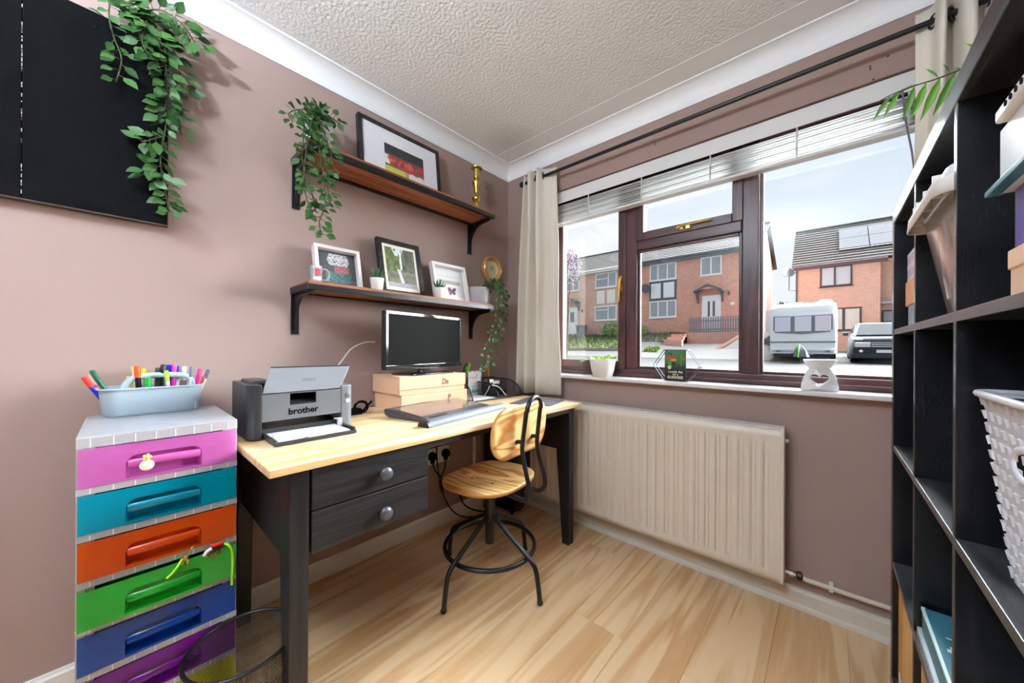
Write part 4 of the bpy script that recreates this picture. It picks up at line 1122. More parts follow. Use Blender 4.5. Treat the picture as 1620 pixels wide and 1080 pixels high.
# ================================================================ SOCKETS, CABLES, COMPUTER UNDER THE DESK
for y0, lab in ((-.716, 'white wall socket nearer the desk drawers with a black plug'), (-.6185, 'white wall socket to the window side with a black plug')):
    s = thing('wall_socket', lab, 'socket', (0, y0 + .043, .375))
    obj('plate', bx(.0005, .009, y0, y0 + .086, .376, .472), M['white'], s, bev=.002)
    b = B()
    for k in (.012, .074): lathe(b, [(.003, 0), (.002, .001)], 10, m4=Matrix.Translation((.009, y0 + k, .457)) @ Matrix.Rotation(PI / 2, 4, 'Y'))
    obj('plate_screw', b, M['chrome'], s)
    yc = y0 + .050
    p = thing('plug', 'black plug in the ' + ('socket nearer the drawers' if y0 < -.7 else 'socket on the window side'), 'plug', (.01, yc, .40))
    b = B(); lathe(b, [(.026, 0), (.027, .008), (.022, .026), (.016, .030)], 22, m4=Matrix.Translation((.010, yc, .428)) @ Matrix.Rotation(PI / 2, 4, 'Y')); box(b, .012, .028, yc - .011, yc + .011, .388, .415)
    obj('plug_body', b, M['blackmatte'], p, smooth=40)
    b = B(); tube(b, catmull([(.018, yc, .392), (.022, yc + (.02 if y0 < -.7 else -.01), .34), (.02, -.60 if y0 < -.7 else -.605, .28), (.016, -.58, .17), (.028, -.52, .06), (.06, -.45, .008), (.12, -.36, .006)], 6), .0036, 8); obj('flex', b, M['blackmatte'], p, smooth=180)
b = B(); tube(b, catmull([(.012, -.632, .66), (.011, -.632, .50), (.014, -.629, .40), (.016, -.615, .28), (.014, -.60, .20)], 5), .003, 8)
tag(obj('cable', b, M['blackmatte'], smooth=180), 'thin black cable hanging down the wall between the two sockets', 'cable')
b = B(); tube(b, catmull([(.03, -.50, .30), (.028, -.47, .16), (.035, -.43, .07), (.06, -.36, .02), (.11, -.30, .007)], 6), .0042, 8)
tag(obj('cable', b, M['blackmatte'], smooth=180), 'thicker black cable dropping to the floor in front of the skirting board', 'cable')
tag(obj('cable_trunking', bx(.0005, .014, -.338, -.318, .084, .745), M['trimwhite'], bev=.002), 'white upright cable trunking on the wall behind the desk leg', 'trunking')
pc = thing('computer_tower', 'black computer tower standing on the floor under the desk by the radiator', 'computer', (.17, -.14, 0))
obj('case', bx(.055, .262, -.222, -.118, .018, .455), M['blackmatte'], pc, bev=.004); obj('front_plate', bx(.262, .274, -.220, -.120, .022, .450), M['gloss'], pc, bev=.004)
for x in (.08, .24):
    for y in (-.205, -.135):
        b = B(); lathe(b, [(.012, 0), (.014, .018)], 12, (x, y, 0)); obj('foot', b, M['black'], pc)

# ================================================================ WASTE BIN
bc = (.576, -1.676)
wb = thing('waste_bin', 'round black wire mesh waste bin between the drawer tower and desk leg', 'bin', (*bc, 0))
M['binnet'] = net('bin_wire_net', (.012, .012, .013), 24, 150, .50, cyl=True)
b = B(); lathe(b, [(.098, .004), (.1215, .268)], 64, (0, 0, 0), False, False); obj('net_wall', b, M['binnet'], wb, local=True, smooth=180)
b = B(); lathe(b, [(.001, .001), (.100, .001), (.100, .010), (.096, .010), (.094, .004), (.001, .004)], 48); obj('bin_base', b, M['black'], wb, local=True, smooth=40)
b = B(); tube(b, ring_pts((0, 0, .270), .1225, 64), .0048, 10, closed=True); obj('rim', b, M['black'], wb, local=True, smooth=180)

# ================================================================ ON THE SHELVES
def pframe(label, y0, y1, z0, zt, xb, xt, bw, dep, m, name='framed_picture'):
    """leaning frame; returns (thing, matrix at centre of front plane with x along +Y, y up the frame), w, h"""
    h = math.hypot(zt - z0, xb - xt); yd = Vector((xt - xb, 0, zt - z0)).normalized()
    ang = math.atan2(xb - xt, zt - z0)
    base = Vector((xb, (y0 + y1) / 2, z0))
    mm_ = frame_mat(base, (0, 1, 0), yd)
    # lift so that the rear lower edge rests on the board
    t = thing(name, label, 'picture', mat4=mm_, group='framed pictures on the wall shelves')
    w = y1 - y0
    b = B()
    for a in ((-w / 2, w / 2, 0, bw), (-w / 2, w / 2, h - bw, h), (-w / 2, -w / 2 + bw, bw, h - bw), (w / 2 - bw, w / 2, bw, h - bw)): box(b, a[0], a[1], a[2], a[3], -dep, 0)
    obj('frame', b, m, t, local=True, bev=.0015)
    obj('backing_board', bx(-w / 2 + bw * .5, w / 2 - bw * .5, bw * .5, h - bw * .5, -dep + .001, -dep + .004), M['blackmatte'], t, local=True)
    return t, mm_, w, h
M['frameblack'] = wood('black_frame_wood', (.010, .010, .011), (.026, .026, .028), (16, 16, 2), rings=3, rough=.4)
M['framewhite'] = mat('white_frame', (.80, .78, .76), .4)
pm = print_mat('picture_print', .45)
T3 = lambda m_, x, y, z: m_ @ Matrix.Translation((x, y, z))
# 1 team photo (blurred in the original)
ZU, ZL = 1.876 + .0342, 1.3085 + .0342
f, fm_, w, h = pframe('large black frame with white mount and blurred red team photo on the upper shelf', -1.135, -.660, ZU, 2.222, .092, .056, .020, .028, M['frameblack'])
obj('mount', bx(-w / 2 + .019, w / 2 - .019, .019, h - .019, -.009, -.007), mat('white_mount', (.76, .76, .79), .6), f, local=True)
rp = random.Random(8); blobs = [(rp.uniform(.08, .95), rp.uniform(.34, .62), rp.uniform(.03, .06), rp.choice([(214, 70, 60), (205, 50, 46), (226, 120, 104), (190, 60, 54), (150, 60, 56)])) for _ in range(60)]
def team(u, v):
    if v > .66: c = (52, 54, 56)
    elif v > .30: c = (120, 72, 66)
    elif v > .20: c = (110, 105, 84)
    else: c = (196, 186, 90) if u < .5 else (170, 150, 110)
    if u > .58 and v < .20 + .03 * math.sin(u * 30): c = (222, 222, 224)
    if u < .12 and .30 < v < .60: c = (225, 222, 218)
    for bx_, by, br, bc_ in blobs:
        dd = ((u - bx_) / br) ** 2 + ((v - by + .1 * u) / (br * 1.7)) ** 2
        if dd < 1: c = tuple(int(a + (b_ - a) * .8 * (1 - dd * .6)) for a, b_ in zip(c, bc_))
    return c
print_sheet('photo_print', f, T3(fm_, 0.012, h / 2 - .012, -.0062), .232, .150, 58, 38, team, pm)
# 2 chalk-board lettering in white box frame
f, fm_, w, h = pframe('white box frame with chalk-style lettering at the left end of the lower shelf', -1.338, -1.136, ZL, 1.534, .128, .083, .016, .034, M['framewhite'])
rc = random.Random(2)
def chalk(u, v):
    c = (84, 88, 90)
    s = math.sin(u * 95 + 9 * math.sin(v * 40)) * math.sin(v * 88 + 5 * math.sin(u * 31))
    if .60 < v < .94 and abs(u - .52) < .30 - .35 * abs(v - .76):
        if s > -.05: c = (228, 230, 232)
    elif .40 < v < .58 and .40 < u < .80:
        if s > -.2: c = (196, 96, 106)
    elif .10 < v < .40 and .18 < u < .86 - (.40 - v) * .2:
        if s > .1: c = (104, 172, 166)
    return c
print_sheet('lettered_print', f, T3(fm_, .004, h / 2, -.026), w - .036, h - .034, 80, 72, chalk, pm)
# 3 waterfall print
f, fm_, w, h = pframe('black frame with cream mount and woodland waterfall print in the middle of the lower shelf', -1.036, -.786, ZL, 1.640, .120, .050, .026, .022, M['frameblack'])
obj('mount', bx(-w / 2 + .025, w / 2 - .025, .025, h - .025, -.008, -.006), mat('cream_mount', srgb(232, 226, 208), .6), f, local=True)
def fall(u, v):
    nz = lambda k, o: .5 + .5 * noise.noise(Vector((u * k, v * k, o)))
    n, n2 = .6 * nz(9, 1) + .4 * nz(28, 2), nz(40, 3)
    if v > .80 and abs(u - .42) < .10 + (v - .8) * .5 and n > .38: return (200 + int(20 * n2), 222, 236)
    if abs(u - .50 - .03 * (nz(6, 5) - .5)) < .020 + .02 * n2 and v > .45: return (226, 228, 236)
    if abs(u - .47 + (v - .25) * .25) < .03 + .05 * n and .12 < v <= .45 and n2 > .35: return (210, 210, 222)
    if v < .12: return tuple(int(110 + 110 * n2 + d) for d in (0, -4, 4))
    if v < .40: return (int(60 + 110 * n), int(62 + 104 * n), int(50 + 90 * n2))
    g = .3 + 1.1 * n
    return (int(min(200, 96 * g + 30 * n2)), int(min(205, 112 * g + 30 * n2)), int(min(150, 56 * g + 40 * n2))) if u < .46 else (int(min(170, 88 * g + 26 * n2)), int(min(170, 96 * g + 26 * n2)), int(min(140, 72 * g + 34 * n2)))
print_sheet('landscape_print', f, T3(fm_, 0, h / 2 + .002, -.0052), w - .082, h - .088, 56, 70, fall, pm)
# 4 butterfly box frame
f, fm_, w, h = pframe('white box frame with a purple butterfly print at the right of the lower shelf', -.716, -.468, ZL, 1.572, .132, .072, .017, .034, M['framewhite'])
def card(u, v):
    c = (222, 223, 226)
    if .50 < v < .62 and .16 < u < .90: c = (176, 166, 158) if (int(u * 50) + int(v * 60)) % 3 else (158, 150, 144)
    if .70 < v < .93 and .12 < u < .9 and int(v * 60) % 5 == 0: c = (196, 200, 206)
    return c
print_sheet('card_print', f, T3(fm_, 0, h / 2, -.028), w - .036, h - .036, 50, 50, card, pm)
b = B()
for sx_ in (-1, 1):
    for pts in ([(0, .002), (sx_ * .006, .016), (sx_ * .020, .026), (sx_ * .026, .018), (sx_ * .022, .004), (sx_ * .008, -.003)], [(0, 0), (sx_ * .010, -.002), (sx_ * .020, -.006), (sx_ * .017, -.020), (sx_ * .007, -.018)]):
        prism(b, [T3(fm_, .012 + u, h / 2 - .045 + v, -.0265 + abs(u) * .25).translation for u, v in pts], fm_.to_3x3() @ Vector((0, 0, .0008)))
obj('butterfly', b, mat('purple_butterfly', srgb(120, 60, 104), .6, var=.3, vscale=120), f)
# small things
def succulent(label, x, y):
    t = thing('potted_succulent', label, 'succulent', (x, y, ZL))
    b = B(); lathe(b, [(.024, 0), (.025, .001), (.0315, .056), (.0315, .058), (.0285, .058), (.027, .048), (.002, .046)], 28, (x, y, ZL), True, True); obj('pot', b, M['white'], t, smooth=40)
    r_ = random.Random(int(abs(y) * 1000)); n = 15
    gm = mat('succulent_green', srgb(48, 92, 52), .45, var=.35, vscale=60)
    for k in range(n):
        a = 2 * PI * k / n * 2.4; el = R(82 - 52 * k / n); L_ = .062 * r_.uniform(.8, 1.05)
        dv = Vector((math.cos(a) * math.cos(el), math.sin(a) * math.cos(el), math.sin(el))); p0 = Vector((x, y, ZL + .046))
        b = B(); tube(b, [p0, p0 + dv * L_ * .35, p0 + dv * L_ * .7 + Vector((0, 0, .002)), p0 + dv * L_ + Vector((0, 0, .005))], [.0042, .0050, .0032, .0004], 6)
        obj('leaf', b, gm, t, smooth=60)
    return t
succulent('small aloe in a white pot in front of the waterfall print', .172, -1.092); succulent('small aloe in a white pot in front of the butterfly frame', .172, -.735)
mg = thing('glass_mug', 'small glass mug with red print at the left end of the lower shelf', 'mug', (.175, -1.355, ZL))
b = B(); lathe(b, [(.0215, 0), (.0225, .004), (.0225, .070), (.0205, .070), (.0205, .007), (.001, .006)], 28, (.175, -1.358, ZL), True, True); obj('cup', b, clear('mug_glass', (.93, .94, .95), .2, .05, (.8, .8, .82), .22), mg, smooth=40)
b = B(); tube(b, catmull([(.178, -1.337, ZL + .060), (.182, -1.318, ZL + .058), (.184, -1.309, ZL + .038), (.182, -1.318, ZL + .016), (.178, -1.337, ZL + .014)], 5), .0036, 8); obj('handle', b, clear('handle_glass', (.9, .92, .93), .3, .05, (.85, .85, .87), .35), mg, smooth=180)
b = B()
for z0, z1, d0, d1 in ((.026, .056, -.5, .45), ): 
    P = [[(.175 + .0229 * math.cos(a), -1.358 + .0229 * math.sin(a), ZL + z) for a in [d0 + (d1 - d0) * i / 6 for i in range(7)]] for z in (z0, z1)]; sheet(b, P)
obj('red_print', b, mat('red_mug_print', srgb(170, 60, 70), .5, var=.6, vscale=160), mg)
b = B(); P = [[(.175 + .0229 * math.cos(a), -1.358 + .0229 * math.sin(a), ZL + z) for a in [-.9 + 1.5 * i / 8 for i in range(9)]] for z in (.010, .022)]; sheet(b, P)
obj('white_print', b, mat('white_mug_print', (.8, .8, .8), .5), mg)
cn = thing('candlestick', 'turned brass candlestick at the right end of the upper shelf', 'candlestick', (.105, -.405, ZU))
b = B(); lathe(b, [(.042, 0), (.042, .006), (.030, .014), (.023, .034), (.015, .062), (.012, .070), (.013, .078), (.026, .090), (.031, .102), (.026, .112), (.014, .124), (.010, .134), (.011, .142), (.020, .172), (.028, .200), (.028, .206), (.011, .212), (.010, .222), (.018, .230), (.019, .236), (.017, .278), (.018, .284), (.036, .290), (.037, .294), (.020, .295), (.014, .275)], 28, (.105, -.405, ZU), True, True)
obj('stem', b, M['brass'], cn, smooth=50)
gp = thing('wall_disc', 'round copper-rimmed gold wall disc with a pale face above the grey pot', 'wall ornament', (.02, -.185, 1.617))
mx4 = Matrix.Translation((.001, -.186, 1.617)) @ Matrix.Rotation(PI / 2, 4, 'Y')
b = B(); lathe(b, [(.086, 0), (.090, .010), (.089, .034), (.082, .042), (.074, .040), (.070, .030), (.066, .012), (.066, .001)], 48, m4=mx4, cap0=True, cap1=True); obj('rim', b, M['copper'], gp, smooth=40)
b = B(); lathe(b, [(.067, .008), (.067, .016), (.060, .019), (.058, .016), (.001, .017)], 40, m4=mx4); obj('face', b, mat('pale_gold_face', (.82, .76, .50), .3, metal=.25, var=.25, vscale=14), gp, smooth=40)
b = B(); tube(b, [mx4 @ Vector((.011 * math.cos(a) - .004, .009 * math.sin(a), .021)) for a in [2 * PI * i / 16 for i in range(16)]], .0022, 6, closed=True); tube(b, [mx4 @ Vector(q) for q in ((-.012, .008, .021), (-.024, .006, .021))], .0022, 6)
obj('pointer', b, M['chrome'], gp, smooth=180)

# ---- leaves and trailing plants
def leaf_mesh(name, m, w=.42):
    me = bpy.data.meshes.new(name)
    v = [(0, 0, 0), (-w * .36, .28, .045), (0, .30, -.02), (w * .36, .28, .045), (-w * .40, .55, .03), (0, .58, -.03), (w * .40, .55, .03), (-w * .2, .80, -.01), (0, .82, -.045), (w * .2, .80, -.01), (0, 1.0, -.09)]
    f_ = [(0, 2, 1), (0, 3, 2), (1, 2, 5, 4), (2, 3, 6, 5), (4, 5, 8, 7), (5, 6, 9, 8), (7, 8, 10), (8, 9, 10)]
    me.from_pydata(v, [], f_); me.materials.append(m); me.polygons.foreach_set('use_smooth', [True] * len(f_)); return me
def leafmat(name, c, lite):
    m, nt, p = _new(name); N = nt.nodes; Lk = nt.links
    oi = N.new('ShaderNodeObjectInfo'); tc = N.new('ShaderNodeTexCoord'); no = N.new('ShaderNodeTexNoise'); no.inputs['Scale'].default_value = 3
    Lk.new(tc.outputs['Object'], no.inputs['Vector'])
    ad = N.new('ShaderNodeMath'); ad.operation = 'MULTIPLY_ADD'; Lk.new(no.outputs['Fac'], ad.inputs[0]); ad.inputs[1].default_value = .5
    sb = N.new('ShaderNodeMath'); sb.operation = 'MULTIPLY_ADD'; Lk.new(oi.outputs['Random'], sb.inputs[0]); sb.inputs[1].default_value = .8; sb.inputs[2].default_value = -.1
    Lk.new(sb.outputs[0], ad.inputs[2])
    cr = N.new('ShaderNodeValToRGB'); cr.color_ramp.elements[0].color = (*c, 1); cr.color_ramp.elements[1].color = (*lite, 1); Lk.new(ad.outputs[0], cr.inputs[0])
    Lk.new(cr.outputs[0], p.inputs['Base Color']); p.inputs['Roughness'].default_value = .42; p.inputs['Specular IOR Level'].default_value = .3
    return m
M['leaf'] = leafmat('ivy_leaf', (.008, .045, .010), (.060, .150, .035)); M['stem'] = mat('brown_green_stem', (.07, .085, .03), .6)
LEAF = leaf_mesh('leaf', M['leaf'], .78)
def leaf_at(parent, p, d, nrm, s, me=None):
    d = d.normalized(); x = d.cross(nrm)
    if x.length < 1e-4: x = d.orthogonal()
    x.normalize(); n = x.cross(d)
    m_ = Matrix.Identity(4)
    for i in range(3): m_[i][0], m_[i][1], m_[i][2], m_[i][3] = x[i] * s, d[i] * s, n[i] * s, p[i]
    return inst('leaf', me or LEAF, parent, m_)
def trail(t, strands, size, seed, spread=.5, room=Vector((1, 0, 0)), dense=1.4):
    r_ = random.Random(seed); bs = B()
    for pts, n in strands:
        n = int(n * dense)
        C = catmull(pts, 8)
        tube(bs, C, .0022, 5)
        for k in range(n):
            f_ = (k + .6) / n * (len(C) - 1); i = min(int(f_), len(C) - 2); p = C[i].lerp(C[i + 1], f_ - i); tg = (C[i + 1] - C[i]).normalized()
            sd = 1 if k % 2 else -1
            lat = tg.cross(room).normalized() * sd
            d = (tg * r_.uniform(.1, .7) + lat * r_.uniform(.5, 1.0) + room * r_.uniform(-.15, .65) + Vector((0, 0, -.15)) + Vector([r_.uniform(-1, 1) for _ in range(3)]) * .30).normalized()
            nr = (room * .9 + Vector((r_.uniform(-.6, .6), r_.uniform(-.6, .6), r_.uniform(-.1, .8)))).normalized()
            ln = r_.uniform(.004, .022); q = p + d * ln + Vector((r_.uniform(0, .02), 0, 0)) * spread
            if q.x < .012: q.x = .012
            tube(bs, [p, q], .0010, 4)
            if (q + d * size).x < .008: d = (d + Vector((.6, 0, 0))).normalized()
            leaf_at(t, q, d, nr, size * r_.uniform(.62, 1.12))
    obj('stem', bs, M['stem'], t, smooth=180)
brd = thing('wall_board', 'large black wall-mounted board with a pale centre seam', 'board', (.015, -2.6, 1.50))
obj('left_panel', bx(.0006, .0295, -3.25, -2.0945, 1.502, 2.134), M['blackmatte'], brd, bev=.001); obj('right_panel', bx(.0006, .0295, -2.0930, -1.7925, 1.502, 2.134), M['blackmatte'], brd, bev=.001)
b = B(); box(b, .0006, .0295, -3.25, -1.7925, 1.4985, 1.502); box(b, .0006, .0295, -1.7925, -1.7905, 1.4985, 2.134); obj('raw_edge', b, mat('raw_brown_board_edge', (.075, .050, .038), .85), brd)
b = B(); r_ = random.Random(6)
for k in range(46):
    z = r_.uniform(1.505, 2.12); box(b, .0295, .0299, -2.0945 + r_.uniform(-.0003, .0003), -2.0930, z, z + r_.uniform(.001, .012))
obj('seam_chip', b, mat('chipped_seam', (.5, .5, .5), .8), brd, kind='stuff')
iv = thing('trailing_ivy', 'artificial ivy draped over the right-hand top corner of the black board', 'ivy', (.05, -1.83, 2.135))
trail(iv, [([(0.045, -1.850, 2.200), (0.07, -1.827, 2.150), (0.07, -1.807, 2.063), (0.065, -1.798, 1.939), (0.06, -1.800, 1.829), (0.06, -1.812, 1.715), (0.06, -1.800, 1.613), (0.06, -1.789, 1.54)], 46),
           ([(0.05, -1.862, 2.19), (0.09, -1.814, 2.205), (0.10, -1.768, 2.19), (0.10, -1.740, 2.160), (0.10, -1.718, 2.125)], 22),
           ([(0.05, -1.872, 2.18), (0.10, -1.848, 2.139), (0.105, -1.858, 2.067), (0.10, -1.842, 2.025)], 20),
           ([(0.05, -1.925, 2.20), (0.07, -1.929, 2.121), (0.07, -1.919, 2.059), (0.06, -1.902, 2.003), (0.055, -1.913, 1.925)], 13),
           ([(0.06, -1.812, 2.120), (0.06, -1.775, 2.075), (0.05, -1.758, 2.015), (0.045, -1.744, 1.970)], 13),
           ([(0.06, -1.806, 1.798), (0.06, -1.835, 1.772), (0.06, -1.856, 1.756)], 6), ([(0.06, -1.809, 1.695), (0.06, -1.836, 1.674), (0.06, -1.845, 1.640)], 7),
           ([(0.055, -1.843, 2.176), (0.09, -1.809, 2.115), (0.09, -1.802, 2.034), (0.08, -1.797, 1.951), (0.07, -1.805, 1.865)], 32),
           ([(0.06, -1.797, 1.923), (0.05, -1.768, 1.884), (0.045, -1.760, 1.83)], 7), ([(0.05, -1.895, 2.195), (0.09, -1.871, 2.166), (0.09, -1.838, 2.12), (0.09, -1.815, 2.07)], 22),
           ([(0.05, -1.90, 2.20), (0.085, -1.885, 2.16), (0.09, -1.865, 2.12)], 14)], .045, 11)
up = thing('trailing_plant', 'trailing leafy plant in a white pot at the left end of the upper shelf', 'plant', (.115, -1.325, ZU))
b = B(); lathe(b, [(.042, 0), (.044, .002), (.056, .118), (.056, .122), (.052, .122), (.050, .105), (.001, .104)], 32, (.112, -1.326, ZU), True, True); obj('pot', b, M['white'], up, smooth=40)
trail(up, [([(.12, -1.335, 2.02), (0.16, -1.357, 2.070), (0.17, -1.400, 2.003), (0.19, -1.415, 1.895), (0.225, -1.425, 1.790), (0.225, -1.395, 1.70), (0.22, -1.378, 1.626)], 30),
           ([(.12, -1.33, 2.02), (0.17, -1.358, 2.060), (0.19, -1.352, 1.994), (0.225, -1.366, 1.884), (0.235, -1.352, 1.762), (0.23, -1.345, 1.659), (0.225, -1.365, 1.580), (0.22, -1.352, 1.535)], 34),
           ([(.12, -1.335, 2.02), (.13, -1.355, 2.075), (0.14, -1.415, 2.050), (0.14, -1.452, 2.015), (0.14, -1.436, 1.990)], 13), ([(.12, -1.32, 2.02), (0.14, -1.330, 2.080), (0.14, -1.285, 2.078), (0.14, -1.258, 2.068)], 11),
           ([(.12, -1.34, 2.02), (0.19, -1.375, 2.020), (0.215, -1.405, 1.913), (0.23, -1.420, 1.791), (0.225, -1.418, 1.690), (0.22, -1.385, 1.60)], 28),
           ([(.12, -1.33, 2.02), (0.19, -1.355, 2.014), (0.205, -1.330, 1.934), (0.23, -1.320, 1.845), (0.23, -1.335, 1.739), (0.225, -1.322, 1.66)], 28),
           ([(.115, -1.33, 2.02), (.12, -1.345, 2.085), (.13, -1.335, 2.105), (.145, -1.355, 2.075)], 12), ([(.12, -1.36, 2.02), (.165, -1.40, 2.02), (.18, -1.385, 1.96), (.215, -1.39, 1.90)], 18)], .040, 12)
lp = thing('trailing_plant', 'trailing ivy in a quilted grey pot at the right end of the lower shelf', 'plant', (.125, -.395, ZL))
b = B(); pr2 = [(.062, 0), (.064, .002)]; nseg = 40
rows = 9
b2 = B(); ringz = []
for j in range(rows * 2 + 1):
    z = .003 + .102 * j / (rows * 2); ring = []
    for i in range(48):
        a = 2 * PI * i / 48; q = .0022 * (1 if (i // 2 + j // 2) % 2 else 0) * (1 if (i % 2 and j % 2) else .3)
        ring.append((.125 + (.066 + q) * math.cos(a), -.398 + (.066 + q) * math.sin(a), ZL + z))
    ringz.append(ring)
loft(b2, [[(.125 + .062 * math.cos(2 * PI * i / 48), -.398 + .062 * math.sin(2 * PI * i / 48), ZL) for i in range(48)]] + ringz + [[(.125 + .060 * math.cos(2 * PI * i / 48), -.398 + .060 * math.sin(2 * PI * i / 48), ZL + .104) for i in range(48)], [(.125 + .056 * math.cos(2 * PI * i / 48), -.398 + .056 * math.sin(2 * PI * i / 48), ZL + .085) for i in range(48)]], True, True)
obj('pot', b2, mat('quilted_grey_ceramic', srgb(160, 158, 162), .4), lp, smooth=60)
trail(lp, [([(.13, -.38, 1.43), (0.17, -0.366, 1.46), (0.19, -0.295, 1.480), (0.20, -0.262, 1.401), (0.20, -0.275, 1.277), (0.19, -0.288, 1.155), (0.19, -0.335, 1.034), (0.19, -0.395, 0.950)], 40),
           ([(.13, -.39, 1.43), (0.18, -0.385, 1.465), (0.225, -0.350, 1.46), (0.235, -0.338, 1.352), (0.23, -0.365, 1.211), (0.225, -0.410, 1.112), (0.21, -0.435, 0.997), (0.21, -0.455, 0.955)], 40),
           ([(.13, -.37, 1.43), (0.15, -0.320, 1.475), (0.17, -0.235, 1.472), (0.17, -0.215, 1.366), (0.17, -0.225, 1.260)], 22),
           ([(.14, -.38, 1.43), (.19, -.35, 1.48), (.21, -.31, 1.44), (.215, -.30, 1.34), (.21, -.31, 1.22), (.2, -.34, 1.10)], 30)], .032, 13)
# palm on top of the black shelving: pot stands back, one frond hangs over the edge
pl = thing('potted_palm', 'green potted palm on top of the black shelving with one overhanging frond', 'plant', (2.20, -.66, KZ))
b = B(); lathe(b, [(.045, 0), (.058, .10), (.058, .105), (.052, .105), (.050, .09), (.001, .088)], 28, (2.20, -.66, KZ), True, True); obj('pot', b, M['white'], pl, smooth=40)
LP = leaf_mesh('palm_leaflet', leafmat('palm_leaf', (.06, .20, .02), (.18, .40, .05)), .21)
C = catmull([(2.195, -.66, 1.59), (2.15, -.645, 1.68), (2.06, -.62, 1.728), (1.984, -.60, 1.729), (1.954, -.60, 1.726), (1.913, -.60, 1.727), (1.875, -.60, 1.722), (1.853, -.60, 1.714)], 6)
b = B(); tube(b, C, [.0028 * (1 - .7 * i / len(C)) for i in range(len(C))], 6); 
tips = [((1.985, -.6, 1.730), (1.953, -.59, 1.648)), ((1.962, -.6, 1.729), (1.932, -.60, 1.640)), ((1.940, -.6, 1.728), (1.915, -.60, 1.648)), ((1.920, -.6, 1.727), (1.903, -.60, 1.653)),
        ((1.895, -.6, 1.725), (1.868, -.60, 1.672)), ((1.880, -.6, 1.723), (1.850, -.60, 1.674)), ((1.93, -.6, 1.728), (1.880, -.59, 1.726)), ((1.910, -.6, 1.727), (1.866, -.585, 1.715)),
        ((1.958, -.6, 1.728), (1.938, -.60, 1.762)), ((1.990, -.6, 1.730), (1.985, -.56, 1.760)), ((1.975, -.6, 1.729), (1.962, -.63, 1.742)), ((2.03, -.61, 1.73), (2.00, -.60, 1.79)), ((2.08, -.62, 1.725), (2.05, -.58, 1.79))]
for p0, p1 in tips:
    p0, p1 = Vector(p0), Vector(p1); leaf_at(pl, p0, p1 - p0, Vector((.25, -.9, .35)), (p1 - p0).length * 1.03, LP)
for az in (20, 95, 165, 240, 310):
    c_, s_ = math.cos(R(az)), math.sin(R(az)); e = [(2.20, -.66, 1.59), (2.20 + .03 * c_, -.66 + .03 * s_, 1.70), (2.20 + .075 * c_, -.66 + .09 * s_, 1.76), (2.20 + .085 * c_, -.66 + .15 * s_, 1.75)]
    if az in (165,): continue
    Q = catmull(e, 5); tube(b, Q, .002, 5)
    for k in range(5, len(Q)):
        for sd in (-1, 1):
            d = ((Q[k] - Q[k - 1]).normalized() + Q[k].cross(Vector((0, 0, 1))).normalized() * 0 + Vector((-s_, c_, 0)) * sd * 1.1 + Vector((0, 0, -.3))); leaf_at(pl, Q[k], d, Vector((0, 0, 1)), .07, LP)
obj('stem', b, M['stem'], pl, smooth=180)

# ================================================================ IN THE BLACK SHELVING
XF = KX + .018
def stackbox(name, label, x0, x1, y0, y1, z0, z1, m, cat='box', bev=.002, lid=None):
    t = thing(name, label, cat, ((x0 + x1) / 2, (y0 + y1) / 2, z0))
    obj('body', bx(x0 + (.002 if lid else 0), x1, y0, y1, z0, z1 - (.02 if lid else 0)), m, t, bev=bev)
    if lid: obj('lid', bx(x0, x1, y0 - .001, y1 + .001, z1 - .024, z1), lid, t, bev=bev)
    return t
L1, L2, L3, L4 = lv[3], lv[2], lv[1], lv[0]
stackbox('book_box', 'pale blue box at the bottom of the far top cell of the shelving', XF + .002, 2.20, -.662, -.425, L1, L1 + .060, mat('pale_blue_box', srgb(150, 172, 190), .6))
stackbox('storage_box', 'flat orange box in the middle of the stack in the far top cell', XF - .002, 2.20, -.664, -.412, L1 + .0605, L1 + .128, mat('orange_box', srgb(226, 158, 110), .6))
t = stackbox('storage_box', 'white box with rows of purple marks on top of the far top cell stack', XF + .001, 2.18, -.660, -.420, L1 + .1285, L1 + .205, mat('white_box', srgb(214, 206, 216), .55))
print_sheet('patterned_face', t, frame_mat((XF + .0004, -.540, L1 + .167), (0, -1, 0), (0, 0, 1)), .236, .074, 54, 20, lambda u, v: (136, 84, 150) if (int(u * 27) % 3 == 0 and (.12 < v < .42 or .58 < v < .92)) else (214, 206, 216), print_mat('box_print', .6))
# clear tub with lid
tb = thing('storage_tub', 'clear plastic tub with a ridged lid holding pink cloth in the shelving', 'tub', (2.05, -.86, L1))
M['tubp'] = clear('clear_tub_plastic', (.94, .94, .95), .05, .15, (.82, .80, .80), .25, True)
def rs2(x0, x1, y0, y1, r, z): return [((x0 + x1) / 2 + u, (y0 + y1) / 2 + v, z) for u, v in rrect(x1 - x0, y1 - y0, r, 4)]
b = B(); loft(b, [rs2(1.945, 2.20, -.990, -.765, .03, L1), rs2(1.938, 2.21, -1.000, -.752, .03, L1 + .055), rs2(1.915, 2.22, -1.012, -.728, .035, L1 + .205), rs2(1.908, 2.222, -1.014, -.722, .036, L1 + .21)], True, False)
o = obj('tub_body', b, M['tubp'], tb, smooth=40); solidify(o, .002, -1)
b = B(); loft(b, [rs2(1.893, 2.23, -1.017, -.706, .035, L1 + .196), rs2(1.895, 2.23, -1.017, -.708, .035, L1 + .222), rs2(1.905, 2.22, -1.012, -.716, .035, L1 + .228), rs2(1.912, 2.215, -1.008, -.722, .035, L1 + .246), rs2(1.925, 2.20, -1.0, -.735, .035, L1 + .250)], False, True)
o = obj('tub_lid', b, mat('milky_lid', (.80, .80, .79), .35, var=.08), tb, smooth=30); solidify(o, .002, -1)
rbm = mat('milky_rib', (.76, .75, .72), .35)
